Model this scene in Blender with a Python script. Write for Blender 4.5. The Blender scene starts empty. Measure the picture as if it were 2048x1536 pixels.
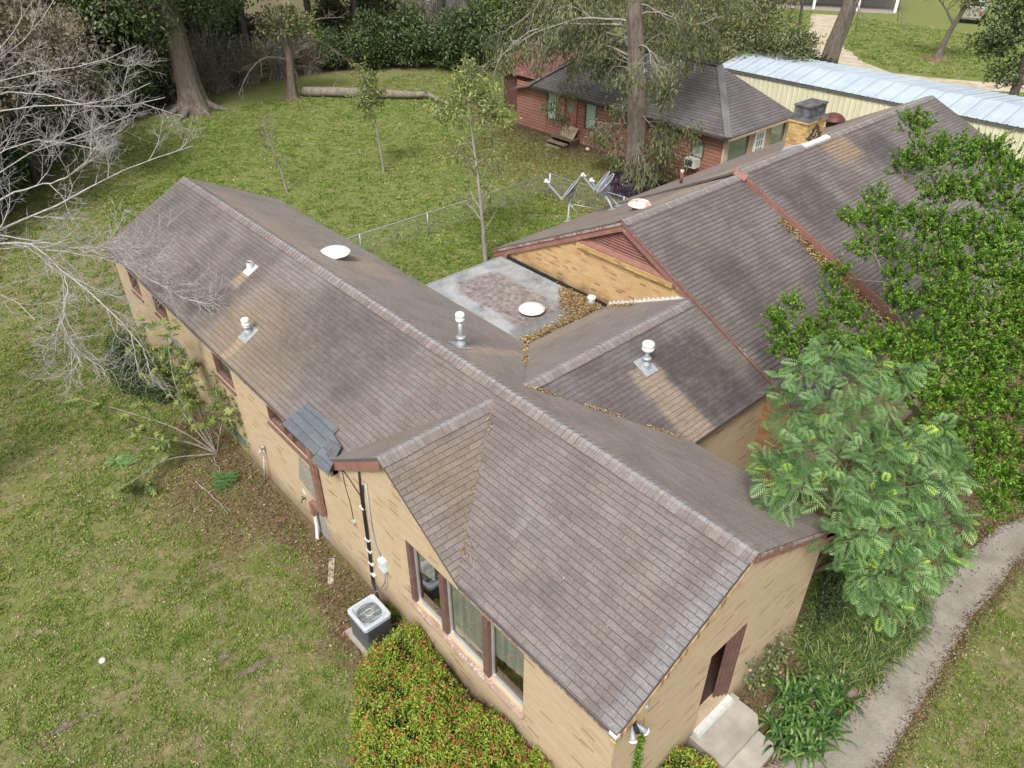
import bpy, bmesh, math, random
import numpy as np
from mathutils import Vector, Matrix
R = math.radians
scn = bpy.context.scene
COL = scn.collection
rng = np.random.default_rng(7)
random.seed(7)

# ------------------------------------------------------------------ camera
CAM = np.array([3.2105, -7.6182, 13.0424])
YAW, PITCH, ROLL, FPX = 0.84486, -0.61198, -0.00111, 1488.88
FW = np.array([-math.sin(YAW)*math.cos(PITCH), math.cos(YAW)*math.cos(PITCH), math.sin(PITCH)])
RT = np.cross(FW, [0, 0, 1]); RT /= np.linalg.norm(RT); UP = np.cross(RT, FW)
RT2 = math.cos(ROLL)*RT + math.sin(ROLL)*UP
UP2 = -math.sin(ROLL)*RT + math.cos(ROLL)*UP
cd = bpy.data.cameras.new('camera'); cam = bpy.data.objects.new('camera', cd); COL.objects.link(cam)
cd.sensor_width = 36.0; cd.lens = FPX/2048*36; cd.clip_start = 0.05; cd.clip_end = 2000
m = Matrix.Identity(4)
for i, a in enumerate((RT2, UP2, -FW)):
    for j in range(3): m[j][i] = a[j]
m.translation = Vector(CAM)
cam.matrix_world = m
scn.camera = cam

# ------------------------------------------------------------------ sky, sun, exposure (overcast afternoon)
SUN_EL, SUN_AZ = R(52), R(150)          # azimuth clockwise from +Y
w = bpy.data.worlds.new('World'); scn.world = w; w.use_nodes = True
nt = w.node_tree; nt.nodes.clear()
out = nt.nodes.new('ShaderNodeOutputWorld'); bg = nt.nodes.new('ShaderNodeBackground')
sky = nt.nodes.new('ShaderNodeTexSky'); sky.sky_type = 'NISHITA'; sky.sun_disc = False
sky.sun_elevation = SUN_EL; sky.sun_rotation = SUN_AZ; sky.air_density = 1.0; sky.dust_density = 4.0; sky.ozone_density = 1.0
hs = nt.nodes.new('ShaderNodeHueSaturation'); hs.inputs['Saturation'].default_value = 0.22
nt.links.new(sky.outputs[0], hs.inputs['Color']); nt.links.new(hs.outputs[0], bg.inputs['Color'])
bg.inputs['Strength'].default_value = 0.138
nt.links.new(bg.outputs[0], out.inputs[0])
sl = bpy.data.lights.new('sun', 'SUN'); sl.energy = 2.1; sl.angle = R(15); sl.color = (1, 0.965, 0.92)
so = bpy.data.objects.new('sun', sl); COL.objects.link(so)
sd = Vector((math.sin(SUN_AZ)*math.cos(SUN_EL), math.cos(SUN_AZ)*math.cos(SUN_EL), math.sin(SUN_EL)))
so.rotation_euler = sd.to_track_quat('Z', 'Y').to_euler(); so.location = (0, 0, 60)
scn.view_settings.view_transform = 'Standard'; scn.view_settings.look = 'None'
scn.view_settings.exposure = 0.68; scn.view_settings.gamma = 1

# ------------------------------------------------------------------ helpers: objects
def tag(o, label=None, cat=None, group=None, kind=None):
    if label: o['label'] = label
    if cat: o['category'] = cat
    if group: o['group'] = group
    if kind: o['kind'] = kind
    return o
def empty(name, loc=(0, 0, 0), label=None, cat=None, group=None, rz=0):
    o = bpy.data.objects.new(name, None); COL.objects.link(o); o.location = loc; o.rotation_euler = (0, 0, rz)
    o.empty_display_size = 0.3
    return tag(o, label, cat, group)
def link(name, me, mat, parent=None, smooth=False, world=True):
    """links a mesh; vertices are given in the parent's space unless world=True and the parent sits at its loc"""
    o = bpy.data.objects.new(name, me); COL.objects.link(o)
    if mat is not None:
        for mm in (mat if isinstance(mat, (list, tuple)) else [mat]): me.materials.append(mm)
    if parent is not None:
        o.parent = parent
        if world: o.matrix_parent_inverse = world_matrix(parent).inverted()
    if smooth: me.polygons.foreach_set('use_smooth', [True]*len(me.polygons))
    return o
def world_matrix(o):
    mt = Matrix.Translation(o.location) @ o.rotation_euler.to_matrix().to_4x4()
    if o.parent: return world_matrix(o.parent) @ o.matrix_parent_inverse @ mt
    return mt
class MB:
    """collects boxes, bars, tubes and polygons (world coordinates) into ONE mesh with metre UVs"""
    def __init__(s): s.v = []; s.f = []; s.uv = []; s.mi = []
    def poly(s, pts, uv=None, mi=0):
        b = len(s.v); s.v += [tuple(map(float, p)) for p in pts]; s.f.append(tuple(range(b, b+len(pts))))
        if uv is None:
            a, b2, c = [Vector(p) for p in pts[:3]]; n = (b2-a).cross(c-a)
            ax = max(range(3), key=lambda i: abs(n[i]))
            uv = [((p[1], p[2]), (p[0], p[2]), (p[0], p[1]))[ax] for p in pts]
        s.uv.append([tuple(u) for u in uv]); s.mi.append(mi)
    def box(s, a, b, mi=0):
        (x0, y0, z0), (x1, y1, z1) = a, b
        x0, x1 = min(x0, x1), max(x0, x1); y0, y1 = min(y0, y1), max(y0, y1); z0, z1 = min(z0, z1), max(z0, z1)
        s.hexa([(x0,y0,z0),(x1,y0,z0),(x1,y1,z0),(x0,y1,z0),(x0,y0,z1),(x1,y0,z1),(x1,y1,z1),(x0,y1,z1)], mi)
        return s
    def hexa(s, c, mi=0):
        for q in ((0,3,2,1),(4,5,6,7),(0,1,5,4),(1,2,6,5),(2,3,7,6),(3,0,4,7)): s.poly([c[i] for i in q], mi=mi)
        return s
    def bar(s, p, q, wd, h, up=(0,0,1), mi=0):
        p, q = Vector(p), Vector(q); d = (q-p).normalized(); sd = d.cross(Vector(up)).normalized(); u = sd.cross(d).normalized()
        c = []
        for e in (p, q): c.append([e-sd*wd/2-u*h/2, e+sd*wd/2-u*h/2, e+sd*wd/2+u*h/2, e-sd*wd/2+u*h/2])
        a, b = c
        s.poly([a[0],a[3],a[2],a[1]], mi=mi); s.poly(b, mi=mi)
        for i in range(4):
            j = (i+1) % 4; s.poly([a[i], a[j], b[j], b[i]], mi=mi)
        return s
    def tube(s, pts, rad, n=10, cap=True, mi=0):
        pts = [Vector(p) for p in pts]; rad = [rad]*len(pts) if isinstance(rad, (int, float)) else rad
        rings = []; ref = None
        for i, p in enumerate(pts):
            d = (pts[min(i+1, len(pts)-1)]-pts[max(i-1, 0)])
            if d.length < 1e-9: d = Vector((0, 0, 1))
            d.normalize()
            if ref is None: ref = Vector((1, 0, 0)) if abs(d.x) < 0.8 else Vector((0, 1, 0))
            a = (ref - d*ref.dot(d)).normalized(); b = d.cross(a); ref = a
            rings.append([p+(a*math.cos(2*math.pi*k/n)+b*math.sin(2*math.pi*k/n))*rad[i] for k in range(n)])
        base = len(s.v)
        for r_ in rings: s.v += [tuple(x) for x in r_]
        for i in range(len(rings)-1):
            for k in range(n):
                k2 = (k+1) % n
                s.f.append((base+i*n+k, base+i*n+k2, base+(i+1)*n+k2, base+(i+1)*n+k)); s.mi.append(mi)
                s.uv.append([(k/n, i), ((k+1)/n, i), ((k+1)/n, i+1), (k/n, i+1)])
        if cap:
            s.f.append(tuple(base+k for k in reversed(range(n)))); s.uv.append([(0, 0)]*n); s.mi.append(mi)
            t = base+(len(rings)-1)*n
            s.f.append(tuple(t+k for k in range(n))); s.uv.append([(0, 0)]*n); s.mi.append(mi)
        return s
    def lathe(s, c, prof, n=24, axis=(0,0,1), mi=0):
        ax = Vector(axis).normalized()
        return s.tube([Vector(c)+ax*z for _, z in prof], [max(r_, 1e-4) for r_, _ in prof], n, True, mi) if len(set(z for _, z in prof)) == len(prof) else s._lathe(c, prof, n, ax, mi)
    def _lathe(s, c, prof, n, ax, mi):
        c = Vector(c); a = ax.orthogonal().normalized(); b = ax.cross(a); base = len(s.v)
        for r_, z in prof:
            for k in range(n):
                t = 2*math.pi*k/n; s.v.append(tuple(c+ax*z+(a*math.cos(t)+b*math.sin(t))*max(r_, 1e-4)))
        for i in range(len(prof)-1):
            for k in range(n):
                k2 = (k+1) % n
                s.f.append((base+i*n+k, base+i*n+k2, base+(i+1)*n+k2, base+(i+1)*n+k)); s.uv.append([(0, 0)]*4); s.mi.append(mi)
        return s
    def build(s, name, mat, parent=None, smooth=False):
        me = bpy.data.meshes.new(name); me.from_pydata(s.v, [], s.f)
        uvl = me.uv_layers.new(name='UVMap')
        uvl.data.foreach_set('uv', [c for f in s.uv for u in f for c in u])
        if any(s.mi): me.polygons.foreach_set('material_index', s.mi)
        me.update()
        return link(name, me, mat, parent, smooth)
def npmesh(name, V, F, rnd=None):
    """fast mesh from numpy: V (n,3), F (m,k); rnd = one float per face"""
    me = bpy.data.meshes.new(name); V = np.ascontiguousarray(V, np.float32); F = np.ascontiguousarray(F, np.int32)
    me.vertices.add(len(V)); me.vertices.foreach_set('co', V.ravel())
    k = F.shape[1]; me.loops.add(F.size); me.loops.foreach_set('vertex_index', F.ravel())
    me.polygons.add(len(F)); me.polygons.foreach_set('loop_start', np.arange(0, F.size, k, dtype=np.int32))
    me.polygons.foreach_set('loop_total', np.full(len(F), k, np.int32))
    if rnd is not None:
        at_ = me.attributes.new('rnd', 'FLOAT', 'FACE'); at_.data.foreach_set('value', np.ascontiguousarray(rnd, np.float32))
    me.update(calc_edges=True)
    return me

# ------------------------------------------------------------------ helpers: materials
class NT:
    def __init__(s, name):
        s.m = bpy.data.materials.new(name); s.m.use_nodes = True; s.t = s.m.node_tree; s.t.nodes.clear()
        s.out = s.t.nodes.new('ShaderNodeOutputMaterial'); s.b = s.t.nodes.new('ShaderNodeBsdfPrincipled')
        s.t.links.new(s.b.outputs[0], s.out.inputs[0]); s.set('Specular IOR Level', 0.25)
    def n(s, ty, **kw):
        x = s.t.nodes.new(ty)
        for k, v in kw.items(): setattr(x, k, v)
        return x
    def l(s, a, b): s.t.links.new(a, b)
    def set(s, k, v): s.b.inputs[k].default_value = v
    def uv(s): return s.n('ShaderNodeTexCoord').outputs['UV']
    def obj(s): return s.n('ShaderNodeTexCoord').outputs['Object']
    def pos(s): return s.n('ShaderNodeNewGeometry').outputs['Position']
    def mapv(s, vec, sc=(1,1,1), loc=(0,0,0), rot=(0,0,0)):
        x = s.n('ShaderNodeMapping'); x.inputs['Scale'].default_value = sc; x.inputs['Location'].default_value = loc; x.inputs['Rotation'].default_value = rot
        s.l(vec, x.inputs[0]); return x.outputs[0]
    def noise(s, vec, scale, detail=4, rough=0.6, dist=0):
        x = s.n('ShaderNodeTexNoise'); x.inputs['Scale'].default_value = scale; x.inputs['Detail'].default_value = detail
        x.inputs['Roughness'].default_value = rough; x.inputs['Distortion'].default_value = dist
        s.l(vec, x.inputs['Vector']); return x.outputs['Fac']
    def ramp(s, fac, stops, interp='LINEAR'):
        x = s.n('ShaderNodeValToRGB'); cr = x.color_ramp; cr.interpolation = interp
        while len(cr.elements) < len(stops): cr.elements.new(0.5)
        for e, (p, c) in zip(cr.elements, stops):
            e.position = p; e.color = (c, c, c, 1) if isinstance(c, (int, float)) else (*c, 1)
        s.l(fac, x.inputs[0]); return x.outputs[0]
    def mix(s, fac, a, b, mode='MIX'):
        x = s.n('ShaderNodeMix', data_type='RGBA', blend_type=mode)
        if hasattr(fac, 'links'): s.l(fac, x.inputs[0])
        else: x.inputs[0].default_value = fac
        for v, i in ((a, 6), (b, 7)):
            if hasattr(v, 'links'): s.l(v, x.inputs[i])
            else: x.inputs[i].default_value = (*v, 1) if len(v) == 3 else v
        return x.outputs[2]
    def math(s, op, a, b=None, c=None, clamp=False):
        x = s.n('ShaderNodeMath', operation=op); x.use_clamp = clamp
        for i, v in enumerate((a, b, c)):
            if v is None: continue
            if hasattr(v, 'links'): s.l(v, x.inputs[i])
            else: x.inputs[i].default_value = v
        return x.outputs[0]
    def sep(s, vec):
        x = s.n('ShaderNodeSeparateXYZ'); s.l(vec, x.inputs[0]); return x.outputs
    def band(s, x, a, b, soft):
        """1 between a and b, falling to 0 over soft"""
        p = s.n('ShaderNodeMapRange', interpolation_type='SMOOTHSTEP'); s.l(x, p.inputs[0]); p.inputs[1].default_value = a-soft; p.inputs[2].default_value = a+soft*0.2
        q = s.n('ShaderNodeMapRange', interpolation_type='SMOOTHSTEP'); s.l(x, q.inputs[0]); q.inputs[1].default_value = b-soft*0.2; q.inputs[2].default_value = b+soft
        return s.math('SUBTRACT', p.outputs[0], q.outputs[0], clamp=True)
    def bump(s, h, strength=0.3, dist=0.02, prev=None):
        x = s.n('ShaderNodeBump'); x.inputs['Strength'].default_value = strength; x.inputs['Distance'].default_value = dist
        s.l(h, x.inputs['Height'])
        if prev is not None: s.l(prev, x.inputs['Normal'])
        s.l(x.outputs[0], s.b.inputs['Normal']); return x.outputs[0]
    def color(s, c):
        if hasattr(c, 'links'): s.l(c, s.b.inputs['Base Color'])
        else: s.set('Base Color', (*c, 1))
        return s
MATS = {}
def plain(name, c, rough=0.6, metal=0, vary=0.12, scale=6, bump=0.0, spec=0.3):
    if name in MATS: return MATS[name]
    t = NT(name); p = t.pos()
    f = t.noise(p, scale, 5)
    lo = tuple(x*(1-vary*2) for x in c); hi = tuple(min(1, x*(1+vary)) for x in c)
    t.color(t.ramp(f, [(0.3, lo), (0.7, hi)])); t.set('Roughness', rough); t.set('Metallic', metal); t.set('Specular IOR Level', spec)
    if bump: t.bump(t.noise(p, scale*8, 4), bump, 0.01)
    MATS[name] = t.m; return t.m
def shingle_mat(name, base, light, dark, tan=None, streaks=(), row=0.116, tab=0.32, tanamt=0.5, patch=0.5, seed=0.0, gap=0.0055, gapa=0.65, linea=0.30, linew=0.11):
    """three-tab shingles in metre UVs: u along the ridge, v down the slope from the ridge"""
    t = NT(name); uv = t.uv()
    br = t.n('ShaderNodeTexBrick'); br.offset = 0.5; br.offset_frequency = 2; br.squash = 1
    br.inputs['Scale'].default_value = 1; br.inputs['Brick Width'].default_value = tab; br.inputs['Row Height'].default_value = row
    br.inputs['Mortar Size'].default_value = gap; br.inputs['Mortar Smooth'].default_value = 0.3; br.inputs['Bias'].default_value = 0
    br.inputs['Color1'].default_value = (0, 0, 0, 1); br.inputs['Color2'].default_value = (1, 1, 1, 1); br.inputs['Mortar'].default_value = (0.5, 0.5, 0.5, 1)
    wob = t.n('ShaderNodeTexNoise'); wob.inputs['Scale'].default_value = 1.6; wob.inputs['Detail'].default_value = 2; t.l(uv, wob.inputs['Vector'])
    vm = t.n('ShaderNodeVectorMath', operation='MULTIPLY_ADD'); t.l(wob.outputs['Color'], vm.inputs[0]); vm.inputs[1].default_value = (0.02, 0.03, 0); t.l(uv, vm.inputs[2])
    t.l(vm.outputs[0], br.inputs['Vector'])
    uvs = t.sep(vm.outputs[0]); fac = br.outputs['Fac']
    tabv = t.sep(br.outputs['Color'])[0]
    c = t.ramp(tabv, [(0.0, tuple(x*0.90 for x in base)), (0.5, base), (1.0, tuple(x*1.07 for x in base))])
    # large blotches, streaks running down the slope, fine grain
    u2 = t.mapv(uv, (0.45, 0.38, 1), (seed, seed*2, 0), (0, 0, .5))
    n1 = t.noise(u2, 1.6, 9, 0.68, 0.3)
    c = t.mix(t.ramp(n1, [(0.45, 0.0), (0.68, patch)]), c, dark)
    n2 = t.noise(t.mapv(uv, (0.5, 0.35, 1), (seed+7, 3, 0)), 1.5, 5, 0.6)
    c = t.mix(t.ramp(n2, [(0.48, 0.0), (0.68, 0.5)]), c, light)
    if tan:
        n3 = t.noise(t.mapv(uv, (0.8, 0.5, 1), (seed+3, 9, 0)), 1.1, 6, 0.7)
        c = t.mix(t.ramp(n3, [(0.56, 0.0), (0.70, tanamt)]), c, tan)
    us = t.sep(uv)
    nz = t.noise(uv, 2.2, 4)
    ud = t.math('ADD', us[0], t.math('MULTIPLY', t.math('SUBTRACT', nz, 0.5), 0.35)); vd = t.math('ADD', us[1], t.math('MULTIPLY', t.math('SUBTRACT', nz, 0.5), 0.5))
    for (u0, u1, v0, v1, soft, colr, amt) in streaks:
        mk = t.math('MULTIPLY', t.band(ud, u0, u1, soft), t.band(vd, v0, v1, soft*1.5))
        mk = t.math('MULTIPLY', mk, t.ramp(t.noise(uv, 5, 4), [(0.3, amt*0.5), (0.6, amt)]))
        c = t.mix(mk, c, colr)
    g = t.noise(uv, 90, 3, 0.7)
    c = t.mix(0.6, c, t.ramp(g, [(0.3, 0.4), (0.7, 1.55)]), 'MULTIPLY')
    g2 = t.noise(uv, 22, 5, 0.75); c = t.mix(0.55, c, t.ramp(g2, [(0.32, 0.55), (0.68, 1.4)]), 'MULTIPLY')
    rw = t.noise(t.mapv(uv, (1.2, 1/row, 1)), 1.0, 3, .6); c = t.mix(0.4, c, t.ramp(rw, [(0.35, 0.7), (0.65, 1.25)]), 'MULTIPLY')
    sp = t.noise(uv, 38, 2, 0.5)
    c = t.mix(t.ramp(sp, [(0.69, 0.0), (0.74, 0.45)]), c, (0.42, 0.40, 0.36))
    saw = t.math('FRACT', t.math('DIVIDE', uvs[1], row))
    c = t.mix(t.ramp(t.math('ABSOLUTE', t.math('SUBTRACT', saw, 0.5)), [(0.5-linew, 0.0), (0.5-linew*.35, linea)]), c, tuple(x*0.3 for x in base))  # dark line per course: butt-edge shadow painted into the colour, with joint grime
    c = t.mix(t.math('MULTIPLY', fac, gapa), c, tuple(x*0.25 for x in base))
    t.color(c); t.set('Roughness', 0.86); t.set('Specular IOR Level', 0.3); t.set('Sheen Weight', 0.12); t.set('Sheen Roughness', 0.4)
    h = t.math('SUBTRACT', t.math('MULTIPLY', saw, 1.0), t.math('MULTIPLY', fac, 1.2))
    h = t.math('ADD', h, t.math('MULTIPLY', tabv, 0.35))
    b1 = t.bump(h, 0.7, 0.010)
    t.bump(g, 0.5, 0.006, b1)
    return t.m
def brick_mat(name, stops, mortar, bw=0.30, rh=0.067, ms=0.006, stain=None, grime=0.25):
    t = NT(name); uv = t.uv()
    br = t.n('ShaderNodeTexBrick'); br.offset = 0.5
    br.inputs['Scale'].default_value = 1; br.inputs['Brick Width'].default_value = bw; br.inputs['Row Height'].default_value = rh
    br.inputs['Mortar Size'].default_value = ms; br.inputs['Mortar Smooth'].default_value = 0.2; br.inputs['Bias'].default_value = 0
    br.inputs['Color1'].default_value = (0, 0, 0, 1); br.inputs['Color2'].default_value = (1, 1, 1, 1)
    t.l(uv, br.inputs['Vector'])
    v = t.sep(br.outputs['Color'])[0]
    c = t.ramp(v, stops, 'LINEAR')
    c = t.mix(t.math('MULTIPLY', br.outputs['Fac'], 0.75), c, mortar)
    n = t.noise(uv, 1.1, 6, 0.65)
    c = t.mix(t.ramp(n, [(0.35, 0.0), (0.75, grime)]), c, tuple(x*0.6 for x in mortar))
    n2 = t.noise(uv, 60, 3, 0.7)
    c = t.mix(0.35, c, t.ramp(n2, [(0.3, 0.6), (0.7, 1.3)]), 'MULTIPLY')
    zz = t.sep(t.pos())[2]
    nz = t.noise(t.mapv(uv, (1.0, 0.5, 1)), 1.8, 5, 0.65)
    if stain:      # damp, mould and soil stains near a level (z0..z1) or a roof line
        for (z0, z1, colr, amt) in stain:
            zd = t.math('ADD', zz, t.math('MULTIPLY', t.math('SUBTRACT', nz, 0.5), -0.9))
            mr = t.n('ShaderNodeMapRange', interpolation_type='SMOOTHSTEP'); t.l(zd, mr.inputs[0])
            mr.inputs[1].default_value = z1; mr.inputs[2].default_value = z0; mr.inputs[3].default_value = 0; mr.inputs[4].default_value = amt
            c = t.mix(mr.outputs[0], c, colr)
    t.color(c); t.set('Roughness', 0.9)
    b = t.bump(t.math('SUBTRACT', t.math('MULTIPLY', n2, 0.25), br.outputs['Fac']), 0.5, 0.008)
    return t.m
def bark_mat(name, a, b, sc=3.0):
    if name in MATS: return MATS[name]
    t = NT(name); p = t.pos(); pv = t.mapv(p, (sc*3, sc*3, sc*0.7))
    n = t.noise(pv, 1.0, 6, 0.7, 0.5); t.color(t.ramp(n, [(0.3, a), (0.7, b)])); t.set('Roughness', 0.9); t.bump(n, 0.8, 0.05)
    MATS[name] = t.m; return t.m
def leaf_mat(name, stops, trans=0.25, rough=0.5, spec=0.4):
    """leaf colour by the leaf's own random value; thin leaves pass some light"""
    if name in MATS: return MATS[name]
    t = NT(name); at_ = t.n('ShaderNodeAttribute'); at_.attribute_name = 'rnd'
    c = t.ramp(at_.outputs['Fac'], stops); 
    ns = t.noise(t.pos(), 0.7, 3)
    c = t.mix(0.5, c, t.ramp(ns, [(0.3, 0.75), (0.7, 1.3)]), 'MULTIPLY')
    t.color(c); t.set('Roughness', rough); t.set('Specular IOR Level', spec)
    tr = t.n('ShaderNodeBsdfTranslucent'); t.l(c, tr.inputs[0]); mx = t.n('ShaderNodeMixShader'); mx.inputs[0].default_value = trans
    t.l(t.b.outputs[0], mx.inputs[1]); t.l(tr.outputs[0], mx.inputs[2]); t.l(mx.outputs[0], t.out.inputs[0])
    MATS[name] = t.m; return t.m
def glass_mat(name, tint=(0.6, 0.7, 0.66), refl=0.25):
    t = NT(name)
    gl = t.n('ShaderNodeBsdfGlossy'); gl.inputs['Roughness'].default_value = 0.03; gl.inputs['Color'].default_value = (1, 1, 1, 1)
    tp = t.n('ShaderNodeBsdfTransparent'); tp.inputs['Color'].default_value = (*tint, 1)
    lw = t.n('ShaderNodeLayerWeight'); lw.inputs['Blend'].default_value = 0.5
    f = t.math('ADD', t.math('POWER', lw.outputs['Facing'], 4.0), refl, clamp=True)
    mx = t.n('ShaderNodeMixShader'); t.l(f, mx.inputs[0]); t.l(tp.outputs[0], mx.inputs[1]); t.l(gl.outputs[0], mx.inputs[2]); t.l(mx.outputs[0], t.out.inputs[0])
    return t.m

def at(u, v, axis, val):
    """the world point seen at photo pixel (u, v) on the plane axis = val (used once, to survey where things stand)"""
    d = FW + RT2*(u-1024)/FPX + UP2*(768-v)/FPX
    return CAM + d*(val-CAM[axis])/d[axis]
def G(u, v, z=0.0): return at(u, v, 2, z)
# ================================================================== MATERIALS OF THE HOUSES
SB, SL, SD, TAN = (0.163, 0.136, 0.127), (0.215, 0.195, 0.184), (0.074, 0.062, 0.057), (0.21, 0.155, 0.085)
RUST = (0.32, 0.235, 0.16)
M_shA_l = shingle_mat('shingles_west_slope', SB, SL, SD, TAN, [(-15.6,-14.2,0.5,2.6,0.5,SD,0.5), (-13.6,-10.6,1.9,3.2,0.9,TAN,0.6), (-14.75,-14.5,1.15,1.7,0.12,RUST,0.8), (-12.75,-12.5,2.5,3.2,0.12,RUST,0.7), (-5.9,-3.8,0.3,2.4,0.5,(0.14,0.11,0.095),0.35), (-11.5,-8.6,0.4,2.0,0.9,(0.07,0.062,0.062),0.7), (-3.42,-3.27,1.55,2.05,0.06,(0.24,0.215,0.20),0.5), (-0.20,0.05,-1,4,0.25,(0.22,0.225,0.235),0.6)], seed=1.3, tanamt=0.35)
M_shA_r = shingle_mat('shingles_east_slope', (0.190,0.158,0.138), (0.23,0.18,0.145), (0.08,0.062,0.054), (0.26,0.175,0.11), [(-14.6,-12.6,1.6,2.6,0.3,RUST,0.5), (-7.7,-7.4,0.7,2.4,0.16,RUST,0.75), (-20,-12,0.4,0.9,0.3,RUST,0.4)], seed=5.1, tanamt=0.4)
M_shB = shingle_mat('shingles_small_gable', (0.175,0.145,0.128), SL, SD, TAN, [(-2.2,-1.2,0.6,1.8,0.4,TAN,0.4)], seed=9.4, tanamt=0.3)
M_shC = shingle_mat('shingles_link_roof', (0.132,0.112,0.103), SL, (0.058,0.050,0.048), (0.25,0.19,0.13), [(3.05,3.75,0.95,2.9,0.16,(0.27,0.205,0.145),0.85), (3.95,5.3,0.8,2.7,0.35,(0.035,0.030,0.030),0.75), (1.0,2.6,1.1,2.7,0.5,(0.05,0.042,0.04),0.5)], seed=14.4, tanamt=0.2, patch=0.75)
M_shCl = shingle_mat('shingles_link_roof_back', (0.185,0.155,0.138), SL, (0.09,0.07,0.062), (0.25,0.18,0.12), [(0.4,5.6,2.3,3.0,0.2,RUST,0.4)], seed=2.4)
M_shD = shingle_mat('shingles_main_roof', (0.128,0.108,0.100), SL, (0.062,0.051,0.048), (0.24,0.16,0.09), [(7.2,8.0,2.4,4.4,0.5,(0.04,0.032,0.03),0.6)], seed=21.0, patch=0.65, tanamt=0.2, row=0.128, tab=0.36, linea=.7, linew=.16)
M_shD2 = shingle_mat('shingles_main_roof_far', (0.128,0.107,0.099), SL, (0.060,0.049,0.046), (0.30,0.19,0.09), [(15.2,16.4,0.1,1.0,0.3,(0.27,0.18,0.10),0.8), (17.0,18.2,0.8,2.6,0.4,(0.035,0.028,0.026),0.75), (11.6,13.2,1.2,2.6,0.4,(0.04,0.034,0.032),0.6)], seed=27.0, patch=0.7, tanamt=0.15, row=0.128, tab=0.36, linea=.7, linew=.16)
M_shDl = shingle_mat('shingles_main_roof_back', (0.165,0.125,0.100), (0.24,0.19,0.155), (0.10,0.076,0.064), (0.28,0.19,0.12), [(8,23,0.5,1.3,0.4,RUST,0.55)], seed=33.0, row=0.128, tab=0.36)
M_cap = shingle_mat('ridge_cap_shingles', (0.185,0.155,0.142), (0.25,0.23,0.22), (0.12,0.10,0.09), TAN, seed=3.0, row=3, tab=0.15, gap=0.004, linea=0)
BR_ST = [(0.0, (0.43,0.320,0.200)), (0.45, (0.465,0.355,0.230)), (0.94, (0.49,0.38,0.255)), (0.955, (0.43,0.315,0.20)), (0.97, (0.34,0.215,0.13)), (1.0, (0.28,0.17,0.105))]
MORT = (0.45, 0.36, 0.245)
DAMP = (0.075, 0.055, 0.035)
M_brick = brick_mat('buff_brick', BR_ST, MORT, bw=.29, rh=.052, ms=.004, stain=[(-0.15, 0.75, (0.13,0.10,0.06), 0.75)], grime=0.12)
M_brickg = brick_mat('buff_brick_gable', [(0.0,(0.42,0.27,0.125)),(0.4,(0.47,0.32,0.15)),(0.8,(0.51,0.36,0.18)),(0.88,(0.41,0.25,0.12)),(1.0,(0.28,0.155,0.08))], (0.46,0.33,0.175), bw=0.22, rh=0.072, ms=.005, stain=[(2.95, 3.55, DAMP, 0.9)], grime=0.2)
M_brickr = brick_mat('orange_brick', [(0.0,(0.30,0.12,0.05)),(0.5,(0.40,0.19,0.08)),(1.0,(0.42,0.27,0.12))], (0.30,0.24,0.17), bw=0.24, rh=0.078, ms=0.01)
M_brickc = brick_mat('chimney_brick', [(0.0,(0.34,0.20,0.07)),(0.5,(0.50,0.33,0.12)),(0.8,(0.56,0.40,0.18)),(1.0,(0.30,0.15,0.06))], (0.42,0.31,0.16), bw=0.26, rh=0.085, ms=0.01, grime=0.4)
M_red = plain('red_brown_paint', (0.255, 0.125, 0.103), 0.6, vary=0.14, scale=3, bump=0.15)
M_redw = None
def peeling(name, c, under, amt=0.5, sc=14):
    t = NT(name); p = t.pos(); n = t.noise(p, sc, 6, 0.75, 0.5); big = t.noise(p, 1.5, 3)
    f = t.ramp(t.math('ADD', t.math('MULTIPLY', n, 0.7), t.math('MULTIPLY', big, 0.3)), [(0.62-amt*0.2, 0.0), (0.66-amt*0.2, 1.0)])
    t.color(t.mix(f, t.ramp(t.noise(p, 4, 4), [(0.3, tuple(x*0.75 for x in c)), (0.7, c)]), under)); t.set('Roughness', 0.75); t.bump(f, 0.3, 0.004); return t.m
M_redp = peeling('peeling_red_paint', (0.255, 0.125, 0.10), (0.40, 0.33, 0.29), 0.3)
M_redw = peeling('weathered_red_board', (0.20, 0.095, 0.07), (0.30, 0.26, 0.235), 0.75)
M_frame = peeling('red_brown_frame', (0.155, 0.088, 0.072), (0.26, 0.20, 0.17), 0.15, 8)
M_steel = plain('galvanised_steel', (0.40, 0.42, 0.44), 0.45, 0.4, 0.12, 12)
M_white = plain('white_metal', (0.62, 0.62, 0.60), 0.4, 0, 0.05, 9)
M_alu = plain('aluminium_track', (0.62, 0.63, 0.63), 0.35, 0.6, 0.08)
M_dark = plain('dark_void', (0.015, 0.015, 0.016), 0.9)
M_black = plain('black_rubber', (0.018, 0.018, 0.018), 0.6)
M_conc = plain('concrete', (0.33, 0.30, 0.25), 0.9, vary=0.14, scale=2.5, bump=0.3)
M_glass = glass_mat('window_glass', (0.86, 0.88, 0.86), 0.10)
M_glassw = glass_mat('window_glass_high', (0.55, 0.66, 0.60), 0.16)

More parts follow.
